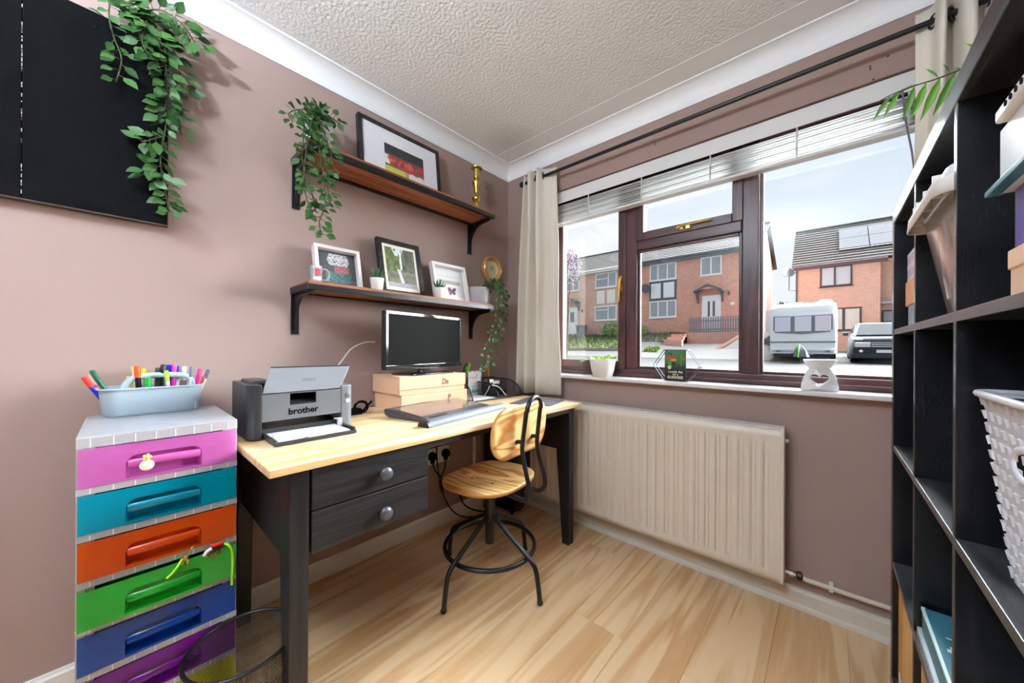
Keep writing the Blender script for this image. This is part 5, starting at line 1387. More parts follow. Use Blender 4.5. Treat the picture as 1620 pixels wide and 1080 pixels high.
for y in (-.76, -.80, -.87, -.95): obj('lid_rib', bx(1.900, 1.912, y - .003, y + .003, L1 + .205, L1 + .244), rbm, tb)
b = B(); loft(b, [rs2(1.952, 2.19, -.985, -.775, .03, L1 + .003), rs2(1.945, 2.19, -.99, -.765, .03, L1 + .04)], True, True); obj('tub_base', b, mat('cream_card_fill', (.72, .68, .64), .8), tb)
b = B(); r_ = random.Random(3); loft(b, [rs2(1.948, 2.19, -.99, -.765, .03, L1 + .041), rs2(1.940, 2.195, -.997, -.755, .03, L1 + .10), rs2(1.932, 2.20, -1.0, -.745, .03, L1 + .18)], True, True)
obj('pink_cloth', b, mat('coral_cloth', srgb(216, 146, 128), .85, var=.15, vscale=40, bump=.5, bscale=120), tb)
b = B()
for p_ in ([(1.934, -.79, L1 + .18), (1.937, -.80, L1 + .10), (1.942, -.815, L1 + .04)], [(1.930, -.90, L1 + .17), (1.936, -.915, L1 + .11), (1.940, -.955, L1 + .05)], [(1.928, -.86, L1 + .19), (1.932, -.87, L1 + .13)]): tube(b, catmull(p_, 5), .007, 8, flat=.4)
obj('white_strap', b, mat('white_strap', (.80, .80, .78), .5), tb, smooth=60)
# near top cell: flat box, purple box, white lidded box
stackbox('storage_box', 'peach flat box at the bottom of the near top cell of the shelving', XF, 2.22, -1.366, -1.176, L1, L1 + .062, mat('peach_box', srgb(238, 196, 164), .6), lid=mat('peach_lid', srgb(240, 202, 172), .6))
t = stackbox('storage_box', 'deep purple box with a pink panel in the near top cell of the shelving', XF + .004, 2.20, -1.366, -1.180, L1 + .0625, L1 + .135, mat('purple_box', srgb(86, 70, 150), .35))
obj('pink_panel', bx(XF + .0025, XF + .0045, -1.335, -1.215, L1 + .068, L1 + .128), mat('pink_panel', srgb(210, 150, 196), .4, var=.2), t)
t = stackbox('storage_box', 'white box with teal trim on top of the purple box in the shelving', XF - .004, 2.20, -1.366, -1.166, L1 + .1355, L1 + .215, mat('white_tub', srgb(222, 228, 232), .3))
obj('teal_trim', bx(XF - .014, XF + .0, -1.366, -1.158, L1 + .1358, L1 + .143), mat('teal_trim', srgb(60, 120, 136), .35), t, bev=.001); obj('lid', bx(XF - .012, 2.205, -1.366, -1.185, L1 + .216, L1 + .232), M['white'], t, bev=.003)
b = B()
for y in (-1.225, -1.24, -1.255, -1.27): lathe(b, [(.0035, 0), (.0035, .001)], 8, m4=Matrix.Translation((XF - .0125, y, L1 + .224)) @ Matrix.Rotation(-PI / 2, 4, 'Y'))
obj('slot', b, M['blackmatte'], t)
# grey rattan-look basket, near cell of the second row
bs = thing('basket', 'light grey woven-look plastic basket with a hand hole in the black shelving', 'basket', (2.10, -1.20, L2))
M['bsk'] = mat('light_grey_plastic', srgb(205, 205, 210), .42)
bz0, bz1 = L2 + .002, L2 + .226
def bsec(f, inset=0): # f 0 bottom .. 1 top
    e = .080 * (1 - f); i_ = inset
    return (1.930 + e * .12 + i_, 2.285 - e * .5 - i_, -1.362 + e * .3 + i_, -1.057 - e - i_, .022)
def bpt(f, s, out=0):
    """point on basket wall: f height, s in 0..1 round the outline starting on the side facing the room"""
    x0, x1, y0, y1, r = bsec(f, -out)
    o_ = rrect(x1 - x0, y1 - y0, r, 6); o_ = o_ + [o_[0]]
    Ls = [0]
    for a, c_ in zip(o_, o_[1:]): Ls.append(Ls[-1] + math.dist(a, c_))
    q = s * Ls[-1]
    for i in range(len(o_) - 1):
        if q <= Ls[i + 1] + 1e-9:
            k = (q - Ls[i]) / max(1e-9, Ls[i + 1] - Ls[i]); u = o_[i][0] + (o_[i + 1][0] - o_[i][0]) * k; v = o_[i][1] + (o_[i + 1][1] - o_[i][1]) * k; break
    return Vector(((x0 + x1) / 2 + u, (y0 + y1) / 2 + v, bz0 + (bz1 - bz0) * f))
rows_, n_ = 13, 92
b = B()
for j in range(rows_ + 1):
    f0, f1 = max(0, (j - .24) / rows_), min(1, (j + .24) / rows_)
    P = [[bpt(f, (i % n_) / n_, .0022 * math.sin(PI * (i + j % 2))) for i in range(n_ + 1)] for f in (f0, f1)]
    sheet(b, P)
for j in range(rows_):
    f0, f1 = (j + .2) / rows_, (j + .8) / rows_
    for i in range(0, n_, 2):
        s0 = ((i + (j % 2)) % n_) / n_; s1 = ((i + (j % 2) + .95) % n_) / n_
        if s1 < s0: continue
        # arched top of each opening
        P = [[bpt(f0, s0, .002), bpt(f0, s1, .002)], [bpt(f1, s0 + .0012, .003), bpt(f1, s1 - .0002, .003)]]
        sheet(b, P)
o = obj('woven_wall', b, M['bsk'], bs, kind='stuff'); solidify(o, .0035, -1)
b = B(); loft(b, [[tuple(bpt(f, i / n_, -.010)) for i in range(n_)] for f in (0.0, .98)], True, False); obj('liner', b, mat('dark_grey_inside', (.10, .10, .105), .7), bs)
b = B(); tube(b, [bpt(1.0, i / 80, .003) + Vector((0, 0, .003)) for i in range(80)], .0062, 8, closed=True, flat=.8); obj('rim', b, M['bsk'], bs, smooth=180)
hc = Vector((1.934, -1.228, L2 + .160))
b = B(); tube(b, [hc + Vector((-.001, .036 * math.cos(a), .018 * math.sin(a))) for a in [2 * PI * i / 30 for i in range(30)]], .0055, 8, closed=True); obj('hand_hole_rim', b, M['bsk'], bs, smooth=180)
b = B(); lathe(b, [(.030, 0), (.030, .002)], 24, m4=Matrix.Translation(hc + Vector((-.001, 0, 0))) @ Matrix.Diagonal((1, 1, .5, 1)) @ Matrix.Rotation(-PI / 2, 4, 'Y')); obj('hand_hole', b, M['blackmatte'], bs)
# third row: games and a clear box
gm_ = thing('game_box', 'teal board game box with pink brush strokes in the middle lower cell', 'game box', (2.08, -.85, L3 + .013))
obj('body', bx(XF - .006, 2.21, -1.016, -.704, L3 + .0135, L3 + .066), mat('teal_box', srgb(66, 116, 132), .5, var=.25, vscale=30), gm_, bev=.0015)
obj('pale_edge', bx(XF - .0075, XF - .001, -1.016, -.703, L3 + .061, L3 + .0668), mat('pale_edge', srgb(196, 222, 222), .5), gm_)
def game(u, v):
    c = (52, 108, 124)
    s = math.sin(v * 60 + u * 7)
    if .30 < u < .50 and abs(v - .42 - .1 * math.sin(u * 40)) < .34 and s > -.2: c = (238, 222, 214)
    if .62 < u < .80 and .1 < v < .62 and s > -.5: c = (240, 170, 160)
    if .78 < u < .92 and .12 < v < .5: c = (236, 110, 170)
    return c
print_sheet('printed_top', gm_, frame_mat((XF + .128, -.860, L3 + .0672), (0, -1, 0), (1, 0, 0)), .306, .262, 60, 50, game, print_mat('game_print', .4))
stackbox('game_box', 'thin silver-grey game box under the teal game box', XF - .012, 2.20, -1.018, -.690, L3, L3 + .013, mat('silver_box', srgb(186, 196, 202), .35), 'game box', .001)
bk_ = thing('picture_book', 'tall pale book with green leaves print standing in the middle lower cell', 'book', (2.05, -1.0, L3 + .067))
obj('cover', bx(XF + .012, 2.20, -1.0165, -.9985, L3 + .0675, L3 + .330), mat('pale_book', srgb(214, 222, 224), .5), bk_, bev=.001)
print_sheet('printed_cover', bk_, frame_mat((XF + .115, -.9979, L3 + .199), (-1, 0, 0), (0, 0, 1)), .20, .25, 40, 50, lambda u, v: (60, 170, 70) if (.42 < v < .62 and math.sin(u * 30 + v * 20) > -.2) else ((150, 86, 80) if (.34 < v < .42 and math.sin(u * 47) > 0) else ((150, 214, 150) if v < .30 else (216, 224, 228))), print_mat('book_print', .5))
b = B(); P = [(XF + .0115, -1.016, 0), (XF + .0115, -.999, 0)]
print_sheet('printed_spine', bk_, frame_mat((XF + .0114, -1.0075, L3 + .199), (0, -1, 0), (0, 0, 1)), .017, .25, 6, 50, lambda u, v: (60, 176, 76) if .42 < v < .60 else ((190, 120, 110) if .34 < v < .42 else ((140, 220, 140) if v < .30 else (214, 222, 226))), print_mat('spine_print', .5))
cb = thing('clear_box', 'clear plastic box with a rounded lid in the near lower cell of the shelving', 'tub', (2.05, -1.2, L3))
M['clr'] = clear('clear_box_plastic', (.90, .93, .95), .25, .08, (.78, .83, .86), .35, True)
b = B(); loft(b, [rs2(1.955, 2.26, -1.355, -1.060, .05, L3 + .001), rs2(1.940, 2.27, -1.36, -1.045, .06, L3 + .11)], True, False); o = obj('tub_body', b, M['clr'], cb, smooth=40); solidify(o, .002, -1)
b = B(); loft(b, [rs2(1.928, 2.28, -1.366, -1.036, .065, L3 + .100), rs2(1.930, 2.28, -1.366, -1.038, .065, L3 + .118), rs2(1.945, 2.27, -1.355, -1.05, .06, L3 + .132), rs2(1.965, 2.25, -1.34, -1.07, .05, L3 + .135)], False, True); o = obj('tub_lid', b, M['clr'], cb, smooth=30); solidify(o, .002, -1)
rbm = mat('white_lid_rib', (.85, .87, .88), .3)
for y in (-1.09, -1.13, -1.17): obj('lid_rib', bx(1.934, 1.944, y - .004, y + .004, L3 + .103, L3 + .130), rbm, cb)
b = B(); tube(b, [(1.945, -1.075, L3 + .1335), (2.10, -1.062, L3 + .136)], .004, 8); obj('lid_rib', b, rbm, cb)
b = B(); tube(b, [(1.945, -1.11, L3 + .1345), (2.24, -1.10, L3 + .1365)], .003, 8); obj('lid_rib', b, rbm, cb)
obj('contents', bx(1.97, 2.24, -1.33, -1.09, L3 + .004, L3 + .08), mat('blue_grey_contents', srgb(90, 110, 130), .7, var=.4, vscale=20), cb)
# bottom row: pine fronted boxes
for k, (y0, y1, lab) in enumerate(((-.670, -.343, 'honey pine drawer box in the far bottom cell of the shelving'), (-1.020, -.693, 'honey pine drawer box in the second bottom cell of the shelving'), (-1.371, -1.044, 'honey pine drawer box in the third bottom cell of the shelving'))):
    t = thing('drawer_box', lab, 'drawer box', (2.1, (y0 + y1) / 2, L4), group='pine drawer boxes in the shelving')
    obj('front', bx(KX + .012, KX + .030, y0 + .002, y1 - .002, L4 + .002, L4 + .330), M['pinebox'], t, bev=.002)
    b = B(); box(b, KX + .030, KX + .36, y0 + .006, y0 + .014, L4 + .002, L4 + .31); box(b, KX + .030, KX + .36, y1 - .014, y1 - .006, L4 + .002, L4 + .31); box(b, KX + .352, KX + .36, y0 + .014, y1 - .014, L4 + .002, L4 + .31); box(b, KX + .03, KX + .352, y0 + .014, y1 - .014, L4 + .002, L4 + .01); obj('case', b, M['pinebox'], t)
    obj('label_holder', bx(KX + .0105, KX + .012, y0 + .12, y1 - .03, L4 + .015, L4 + .045), mat('white_label', (.8, .8, .8), .6), t)

# ================================================================ WINDOW SILL
SZ = .9087
pp_ = thing('potted_plant', 'small bright green plant in a ribbed white pot on the window sill', 'plant', (.772, .0, SZ))
b = B(); lathe(b, [(.053, 0), (.055, .002), (.066, .040), (.0745, .098), (.0745, .102), (.070, .102), (.067, .088), (.001, .086)], 36, (.772, -.004, SZ), True, True)
for k in range(9): tube(b, [Vector((.772 + (.0565 + .0021 * k) * math.cos(a), -.004 + (.0565 + .0021 * k) * math.sin(a), SZ + .014 + k * .009 + .004 * math.sin(a * 3))) for a in [2 * PI * i / 36 for i in range(36)]], .0016, 5, closed=True)
obj('pot', b, M['white'], pp_, smooth=40)
LG = leaf_mesh('spring_leaf', leafmat('spring_leaf', (.22, .42, .06), (.50, .70, .22)), .62)
r_ = random.Random(21)
b = B()
for k in range(46):
    a = r_.uniform(0, 2 * PI); rr_ = r_.uniform(0, .060); p0 = Vector((.772 + rr_ * math.cos(a), -.004 + rr_ * math.sin(a), SZ + .088))
    d = Vector((math.cos(a) * r_.uniform(.2, 1), math.sin(a) * r_.uniform(.2, 1), r_.uniform(.5, 1.1))); q = p0 + d.normalized() * r_.uniform(.008, .022); tube(b, [p0, q], .0012, 4); leaf_at(pp_, q, d, Vector((r_.uniform(-.4, .4), -.5, .8)), r_.uniform(.018, .030), LG)
for k in range(9):
    p0 = Vector((.705, -.01, SZ + .10)); q = p0 + Vector((-.008 * k, -.003 * k, .006 * math.sin(k * .8) - .0012 * k)); leaf_at(pp_, q, Vector((-1, r_.uniform(-.6, .6), r_.uniform(-.7, .5))), Vector((0, -.6, .7)), .026, LG)
obj('stem', b, mat('green_stem', (.2, .35, .08), .6), pp_)
# hexagonal wire holder with a dark green sign
hx = thing('hexagon_stand', 'hexagonal wire stand holding a dark green printed sign on the sill', 'ornament', (1.188, -.01, SZ))
hc_ = Vector((1.188, 0, SZ + .0815))
for y in (-.030, .012):
    b = B(); tube(b, [hc_ + Vector((x, y, z)) for x, z in ((-.111, 0), (-.056, .079), (.056, .079), (.111, 0), (.056, -.079), (-.056, -.079))], .0022, 8, closed=True); obj('wire_hexagon', b, mat('dark_wire', (.10, .10, .14), .3, .7), hx)
b = B()
for x, z in ((-.111, 0), (-.056, .079), (.056, .079), (.111, 0), (.056, -.079), (-.056, -.079)): tube(b, [hc_ + Vector((x, -.030, z)), hc_ + Vector((x, .012, z))], .0018, 6)
obj('cross_wire', b, mat('dark_wire_cross', (.10, .10, .14), .3, .7), hx)
sg = thing('tin_sign', 'small dark green sign with cream writing standing in the wire hexagon', 'sign', (1.188, -.02, SZ + .003))
obj('plate', bx(1.1375, 1.2395, -.0375, -.0335, SZ + .003, SZ + .158), mat('dark_sign', (.008, .012, .016), .4), sg, bev=.001)
def sgf(u, v):
    c = (10, 22, 26)
    if v > .36: k = min(1, (v - .36) / .3); c = (int(12 + 50 * k * (1 - abs(u - .5))), int(40 + 80 * k), int(36 + 44 * k * (1 - u * .4)))
    if (u - .28) ** 2 / .03 + (v - .60) ** 2 / .014 < 1: c = (52, 150, 62)
    if abs(v - .76 + .06 * (u - .3) ** 2) < .055 and .08 < u < .56: c = (190, 66, 26)
    if abs(v - .69) < .03 and .30 < u < .56: c = (222, 170, 110)
    if .86 < v < .93 and (.14 < u < .22 or .28 < u < .36): c = (16, 20, 24)
    if (u - .42) ** 2 / .010 + (v - .56) ** 2 / .006 < 1: c = (44, 24, 18)
    if abs(u - .8) < .03 and .5 < v < .88: c = (150, 120, 60)
    if .84 < u and abs(v - .74) < .04: c = (180, 80, 40)
    return c
print_sheet('printed_face', sg, on_back((1.1885, -.0377, SZ + .0805)), .098, .150, 40, 60, sgf, print_mat('sign_print', .35))
cr_ = mat('cream_lettering', srgb(236, 228, 200), .5)
text('lettering', 'Lovely day', .0165, sg, on_back((1.190, -.0380, SZ + .050)), cr_, bold=.0003); text('lettering', 'for a', .0135, sg, on_back((1.190, -.0380, SZ + .0365)), cr_, bold=.0003); text('lettering', 'GUINNESS', .0185, sg, on_back((1.1885, -.0380, SZ + .0215)), cr_, bold=.0005, sx=.88)
b = B()
for k in range(5):
    a = 2 * PI * k / 5 + .3; sphere(b, (1.161 + .0058 * math.cos(a), -.0378, SZ + .0715 + .0058 * math.sin(a)), .0044, 8, 6, (1, .2, 1))
obj('white_flower', b, cr_, sg, kind='stuff')
# wax burner with heart cut-outs
wbx, wby = 1.737, .004
wt = thing('wax_burner', 'white ceramic wax burner with a heart-shaped opening on the sill', 'wax burner', (wbx, wby, SZ))
def heart(s, n=28):
    return [(s * 16 * math.sin(t) ** 3 / 17, s * (13 * math.cos(t) - 5 * math.cos(2 * t) - 2 * math.cos(3 * t) - math.cos(4 * t) + 2.5) / 17) for t in [2 * PI * i / n for i in range(n)]]
cer = mat('white_ceramic', (.80, .81, .82), .28)
HW = lambda z: .056 - .026 * (z / .088) ** 2.2
HD = lambda z: .045 - .020 * (z / .088) ** 2
def wall_panel(sign):
    b = B(); es = []; loops = []
    zs_ = [i * .088 / 8 for i in range(9)]
    outl = [(HW(z), z) for z in zs_] + [(-HW(z), z) for z in zs_[::-1]]
    loops.append(outl); loops.append([(u * 1.05, v + .040) for u, v in heart(.032)])
    if sign < 0: loops += [[(u, v + .077) for u, v in heart(.0062, 14)], [(u - .019, v + .077) for u, v in [(0, -.004), (.0025, 0), (0, .004), (-.0025, 0)]], [(u + .019, v + .077) for u, v in [(0, -.004), (.0025, 0), (0, .004), (-.0025, 0)]]]
    for L_ in loops:
        vs_ = [b.verts.new((u, 0, v)) for u, v in L_]; es += [b.edges.new((vs_[k], vs_[(k + 1) % len(vs_)])) for k in range(len(vs_))]
    bmesh.ops.triangle_fill(b, use_beauty=True, use_dissolve=False, edges=es)
    for f_ in list(b.faces):
        c_ = f_.calc_center_median()
        if len(f_.verts) > 3: continue
    for v in b.verts:
        x, z = v.co.x, v.co.z; v.co = Vector((wbx + x, wby + sign * HD(z) * math.sqrt(max(0.02, 1 - .75 * (x / HW(z)) ** 2)), SZ + z))
    bmesh.ops.recalc_face_normals(b, faces=b.faces)
    o = obj('pierced_wall', b, cer, wt); solidify(o, .005, 0); return o
wall_panel(-1); wall_panel(1)
b = B()
for s_ in (-1, 1):
    P = []
    for j in range(9):
        z = j * .088 / 8; y1_ = HD(z) * math.sqrt(.25); P.append([(wbx + s_ * HW(z) * (1 + 0), wby + y1_ * k, SZ + z) for k in (-1, -.5, 0, .5, 1)])
    sheet(b, P)
o = obj('side_wall', b, cer, wt, smooth=180); solidify(o, .005, 0)
b = B(); box(b, wbx - .045, wbx + .045, wby - .032, wby + .032, SZ, SZ + .012); obj('floor_plate', b, cer, wt, bev=.003)
b = B(); lathe(b, [(.017, 0), (.019, .014), (.0175, .014), (.016, .003), (.001, .003)], 20, (wbx, wby, SZ + .012)); obj('tealight', b, M['chrome'], wt, smooth=40)
b = B(); lathe(b, [(.027, 0), (.034, .006), (.046, .022), (.053, .036), (.053, .039), (.049, .038), (.040, .022), (.026, .010), (.001, .008)], 36, (wbx, wby, SZ + .086), True, True); obj('bowl', b, cer, wt, smooth=50)
# made-up fitting for the fill light, unseen: a bowl sending its light upwards
cl = thing('fill_light_bowl', 'added white uplighter bowl for fill light, unseen behind the camera', 'ceiling light', (1.15, -2.60, CZ))
b = B(); lathe(b, [(.05, CZ - .03), (.055, CZ - .002)], 24, (1.15, -2.60, 0)); obj('fill_bowl_mount', b, M['white'], cl)
for k in range(3):
    a = 2 * PI * k / 3; b = B(); tube(b, [(1.15 + .03 * math.cos(a), -2.60 + .03 * math.sin(a), CZ - .03), (1.15 + .20 * math.cos(a), -2.60 + .20 * math.sin(a), 2.085)], .0025, 6); obj('fill_bowl_chain', b, M['chrome'], cl)
b = B(); lathe(b, [(.02, 1.955), (.10, 1.965), (.17, 2.01), (.205, 2.08), (.200, 2.08), (.165, 2.015), (.095, 1.972), (.02, 1.962)], 32, (1.15, -2.60, 0)); obj('bowl', b, M['white'], cl, smooth=60)

# ================================================================ OUTSIDE
def brickmat(name, c1, c2, mort):
    m, nt, p = _new(name); N = nt.nodes; Lk = nt.links
    g = N.new('ShaderNodeNewGeometry'); sp = N.new('ShaderNodeSeparateXYZ'); Lk.new(g.outputs['Position'], sp.inputs[0])
    ad = N.new('ShaderNodeMath'); ad.operation = 'ADD'; Lk.new(sp.outputs['X'], ad.inputs[0]); Lk.new(sp.outputs['Y'], ad.inputs[1])
    cb = N.new('ShaderNodeCombineXYZ'); Lk.new(ad.outputs[0], cb.inputs[0]); Lk.new(sp.outputs['Z'], cb.inputs[1])
    bt = N.new('ShaderNodeTexBrick'); Lk.new(cb.outputs[0], bt.inputs['Vector'])
    bt.inputs['Scale'].default_value = 1.0; bt.inputs['Brick Width'].default_value = .24; bt.inputs['Row Height'].default_value = .080; bt.inputs['Mortar Size'].default_value = .010
    bt.inputs['Color1'].default_value = (*c1, 1); bt.inputs['Color2'].default_value = (*c2, 1); bt.inputs['Mortar'].default_value = (*mort, 1)
    Lk.new(bt.outputs['Color'], p.inputs['Base Color']); p.inputs['Roughness'].default_value = .9
    return m
M['brick'] = brickmat('orange_red_brick', (.66, .31, .22), (.55, .225, .15), (.66, .50, .41))
M['brick2'] = brickmat('pinkish_brick', (.66, .38, .28), (.58, .31, .22), (.66, .52, .44))
M['tile'] = mat('grey_brown_roof_tile', (.042, .038, .036), .85, var=.18, vscale=3)
M['tile2'] = mat('brown_roof_tile', (.036, .031, .028), .85, var=.2, vscale=4)
M['tileshade'] = mat('tile_course_shadow', (.022, .019, .018), .9)  # painted shadow line at the foot of each tile course
M['upvc'] = mat('white_upvc', (.80, .81, .83), .4)
M['winglass'] = mat('house_window_glass', (.30, .34, .37), .12, spec=.7, var=.25, vscale=.8)
M['net'] = M['net']
M['darkfr'] = mat('dark_brown_frame', srgb(74, 48, 48), .5)
M['slate'] = mat('slate_grey_paint', srgb(86, 90, 100), .6)
M['tarmac'] = mat('pale_tarmac', (.036, .0355, .035), .95, var=.14, vscale=.8)
M['grass'] = mat('meadow_grass', (.13, .175, .06), .95, var=.35, vscale=1.6, bump=.4, bscale=20)

def gz(x, y):
    if y < 17: return .05 * (y - 6)
    t = lambda a, b_, k: a + (b_ - a) * max(0, min(1, k))
    flat = .55 + .04 * (y - 17)
    lawn = t(.55, 1.95, (y - 17) / 4.2)
    drive = t(.55, 1.37, (y - 17) / 3.2)
    if x < -5.2: return lawn
    if x < -4.5: return t(lawn, drive, (x + 5.2) / .7)
    if x < -.6: return drive
    return t(drive, flat, (x + .6) / .6)
b = B(); xs_ = [-45 + 1.5 * i for i in range(28)] + [-3 + .4 * i for i in range(20)] + [5 + 2.5 * i for i in range(13)]; ys_ = [.275, 3, 6, 10, 14, 16, 17, 18, 19, 20, 21, 22, 26, 32, 45, 70]
sheet(b, [[(x, y, gz(x, y) if y > 1 else -.25) for x in xs_] for y in ys_])
for f_ in b.faces:
    if f_.calc_center_median().y > 17: f_.material_index = 1  # same tarmac in a lighter colour, making up for the houses' shade
structure(obj('ground', b, [M['tarmac'], mat('tarmac_lightened_in_shade', (.125, .122, .118), .95, var=.14, vscale=.8)], smooth=180))
def patch(name, label, poly_fn, x0, x1, y0, y1, nx_, ny_, m, blades=0, seed=1):
    b = B(); sheet(b, [[(x0 + (x1 - x0) * i / nx_, y0 + (y1 - y0) * j / ny_, gz(x0 + (x1 - x0) * i / nx_, y0 + (y1 - y0) * j / ny_) + .03) for i in range(nx_ + 1)] for j in range(ny_ + 1)])
    r_ = random.Random(seed)
    for k in range(blades):
        x, y = r_.uniform(x0, x1), r_.uniform(y0, y1); z = gz(x, y) + .02; a = r_.uniform(0, PI); s = r_.uniform(.03, .06)
        v = [b.verts.new((x - s * math.cos(a), y - s * math.sin(a), z)), b.verts.new((x + s * math.cos(a), y + s * math.sin(a), z)), b.verts.new((x + r_.uniform(-.06, .06), y, z + r_.uniform(.08, .22)))]; b.faces.new(v)
    return tag(obj(name, b, m), label, 'grass', kind='stuff')
patch('grass', 'green lawn sloping up to the left-hand terraced house', None, -16, -7.6, 18.2, 21.2, 24, 8, M['grass'], 1800, 1)
patch('grass', 'weedy grass strip at the foot of the right-hand terraced house', None, -7.6, -5.0, 19.7, 21.2, 10, 5, mat('weedy_grass', (.18, .19, .12), .95, var=.4, vscale=3), 700, 2)
patch('grass', 'small bright grass tuft patch on the tarmac slope', None, -6.1, -5.3, 17.9, 18.4, 4, 3, mat('bright_grass', (.16, .22, .04), .95, var=.3, vscale=3), 160, 3)
b = B(); box(b, -16, -7.4, 17.95, 18.15, .3, gz(-10, 18.1) + .12); structure(obj('kerb', b, mat('kerb_stone', srgb(150, 140, 134), .9, var=.1)))

def roof(parent, x0, x1, ye, ze, yr, zr, rows, m, over=.25, dep=None, both=True):
    b = B(); dy, dz = (yr - ye) / rows, (zr - ze) / rows
    for j in range(rows):
        ya, za = ye + dy * j, ze + dz * j; t = .055
        prism(b, [(x0, ya, za - .02), (x0, ya, za + t), (x0, ya + dy * 1.02, za + dz * 1.02 + .012), (x0, ya + dy * 1.02, za + dz * 1.02 - .03)], (x1 - x0, 0, 0))
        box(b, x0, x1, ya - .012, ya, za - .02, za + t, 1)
    yb = dep
    prism(b, [(x0, yr, zr + .0), (x0, yr, zr - .12), (x0, yb, ze - .12), (x0, yb, ze)], (x1 - x0, 0, 0))
    tube(b, [(x0, yr, zr + .03), (x1, yr, zr + .03)], .10, 8)
    return obj('roof', b, [m, M['tileshade']], parent)
def ext_win(parent, x0, x1, z0, z1, y, splits, fm, gm, trans=None, curtain=None, dark=None):
    b = B(); w = .075
    box(b, x0, x0 + w, y - .05, y + .06, z0, z1); box(b, x1 - w, x1, y - .05, y + .06, z0, z1); box(b, x0 + w, x1 - w, y - .05, y + .06, z0, z0 + w); box(b, x0 + w, x1 - w, y - .05, y + .06, z1 - w, z1)
    for s in splits: box(b, x0 + (x1 - x0) * s - .04, x0 + (x1 - x0) * s + .04, y - .05, y + .06, z0 + w, z1 - w)
    if trans:
        for a, c_, h in trans: box(b, x0 + (x1 - x0) * a, x0 + (x1 - x0) * c_, y - .05, y + .05, z0 + (z1 - z0) * h - .03, z0 + (z1 - z0) * h + .03)
    box(b, x0 - .05, x1 + .05, y - .10, y - .0, z0 - .05, z0)
    f = obj('window', b, fm, parent)
    e_ = [0] + list(splits) + [1]
    for a, c_ in zip(e_, e_[1:]):
        xa, xb = x0 + (x1 - x0) * a + .04, x0 + (x1 - x0) * c_ - .04
        obj('pane', bx(xa, xb, y - .012, y - .004, z0 + w, z1 - w), gm, f)
        if curtain:
            b = B(); n = 18; sheet(b, [[(xa + .02 + (xb - xa - .04) * i / n, y - .016 - .014 * (i % 2), z) for i in range(n + 1)] for z in (z0 + w, z1 - w)]); obj('curtain', b, curtain, f)
    return f
def ext_door(parent, x0, x1, z0, z1, y, m, lights):
    b = B(); box(b, x0 - .06, x0, y - .06, y + .03, z0, z1 + .06); box(b, x1, x1 + .06, y - .06, y + .03, z0, z1 + .06); box(b, x0, x1, y - .06, y + .03, z1, z1 + .06); box(b, x0, x1, y - .03, y + .03, z0, z1)
    d = obj('door', b, m, parent)
    for a in lights: obj('pane', bx(x0 + a[0] * (x1 - x0), x0 + a[1] * (x1 - x0), y - .036, y - .03, z0 + a[2] * (z1 - z0), z0 + a[3] * (z1 - z0)), mat('door_glass', (.08, .11, .12), .15), d)
    b = B(); box(b, x1 - .14, x1 - .11, y - .09, y - .03, z0 + .95, z0 + 1.10); obj('handle', b, M['chrome'], d)
    return d
def canopy(parent, xc, zt, w, y, m, drop=.62, dep=.7):
    b = B(); h = w * .46; t = .085
    for s in (-1, 1): prism(b, [(xc, y - dep, zt), (xc + s * w, y - dep, zt - h * 1.02), (xc + s * w, y - dep, zt - h * 1.02 - t), (xc, y - dep, zt - t * 1.3)][:: s], (0, dep, 0))
    o = obj('canopy', b, m, parent)
    b = B()
    for s in (-1, 1): tube(b, [(xc + s * w * .86, y - dep + .05, zt - h * .95), (xc + s * w * .86, y - .02, zt - h - drop)], .035, 6); box(b, xc + s * w * .86 - .04, xc + s * w * .86 + .04, y - .09, y, zt - h - drop - .05, zt - h * .9)
    obj('canopy_bracket', b, m, o)
    b = B(); prism(b, [(xc, y - dep + .06, zt - .14), (xc + w * .72, y - dep + .06, zt - h * .84), (xc - w * .72, y - dep + .06, zt - h * .84)], (0, .03, 0)); obj('gable_infill', b, M['brick'], o)
    return o
YF = 21.4
# middle house of the terrace (seen through the centre light)
h1 = thing('terraced_house', 'red brick terraced house with white windows and a white door under a grey gabled canopy', 'house', (-4.7, 24.9, 1.95))
b = B(); box(b, -8.40, -1.20, YF, 28.4, .6, 6.62); prism(b, [(-8.40, YF, 6.62), (-8.40, 24.9, 8.62), (-8.40, 28.4, 6.62)], (7.2, 0, 0)); obj('wall', b, M['brick'], h1)
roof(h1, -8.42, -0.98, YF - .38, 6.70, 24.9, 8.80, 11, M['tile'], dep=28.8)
b = B(); box(b, -8.4, -1.0, YF - .36, YF - .02, 6.48, 6.66); obj('fascia', b, M['slate'], h1); b = B(); tube(b, [(-8.4, YF - .42, 6.64), (-1.0, YF - .42, 6.64)], .06, 8); obj('gutter', b, mat('black_gutter', (.03, .033, .045), .4), h1)
ext_win(h1, -7.07, -5.40, 5.42, 6.48, YF, (.32, .67), M['upvc'], M['winglass']); ext_win(h1, -7.07, -5.39, 3.02, 4.10, YF, (.33, .67), M['upvc'], M['winglass']); ext_win(h1, -4.03, -2.90, 5.38, 6.48, YF, (.5,), M['upvc'], M['winglass'])
sp_ = obj('spandrel', bx(-7.07, -5.40, YF - .04, YF + .02, 4.14, 5.37), M['slate'], h1)
for x0, x1 in ((-6.97, -6.35), (-6.18, -5.52)): obj('panel', bx(x0, x1, YF - .06, YF - .04, 4.27, 5.24), mat('white_panel', (.78, .79, .82), .4), sp_)
ext_door(h1, -3.87, -3.0, 2.08, 4.12, YF, M['upvc'], ((.28, .42, .42, .86), (.58, .72, .42, .86))); canopy(h1, -3.5, 4.78, .76, YF, M['slate'])
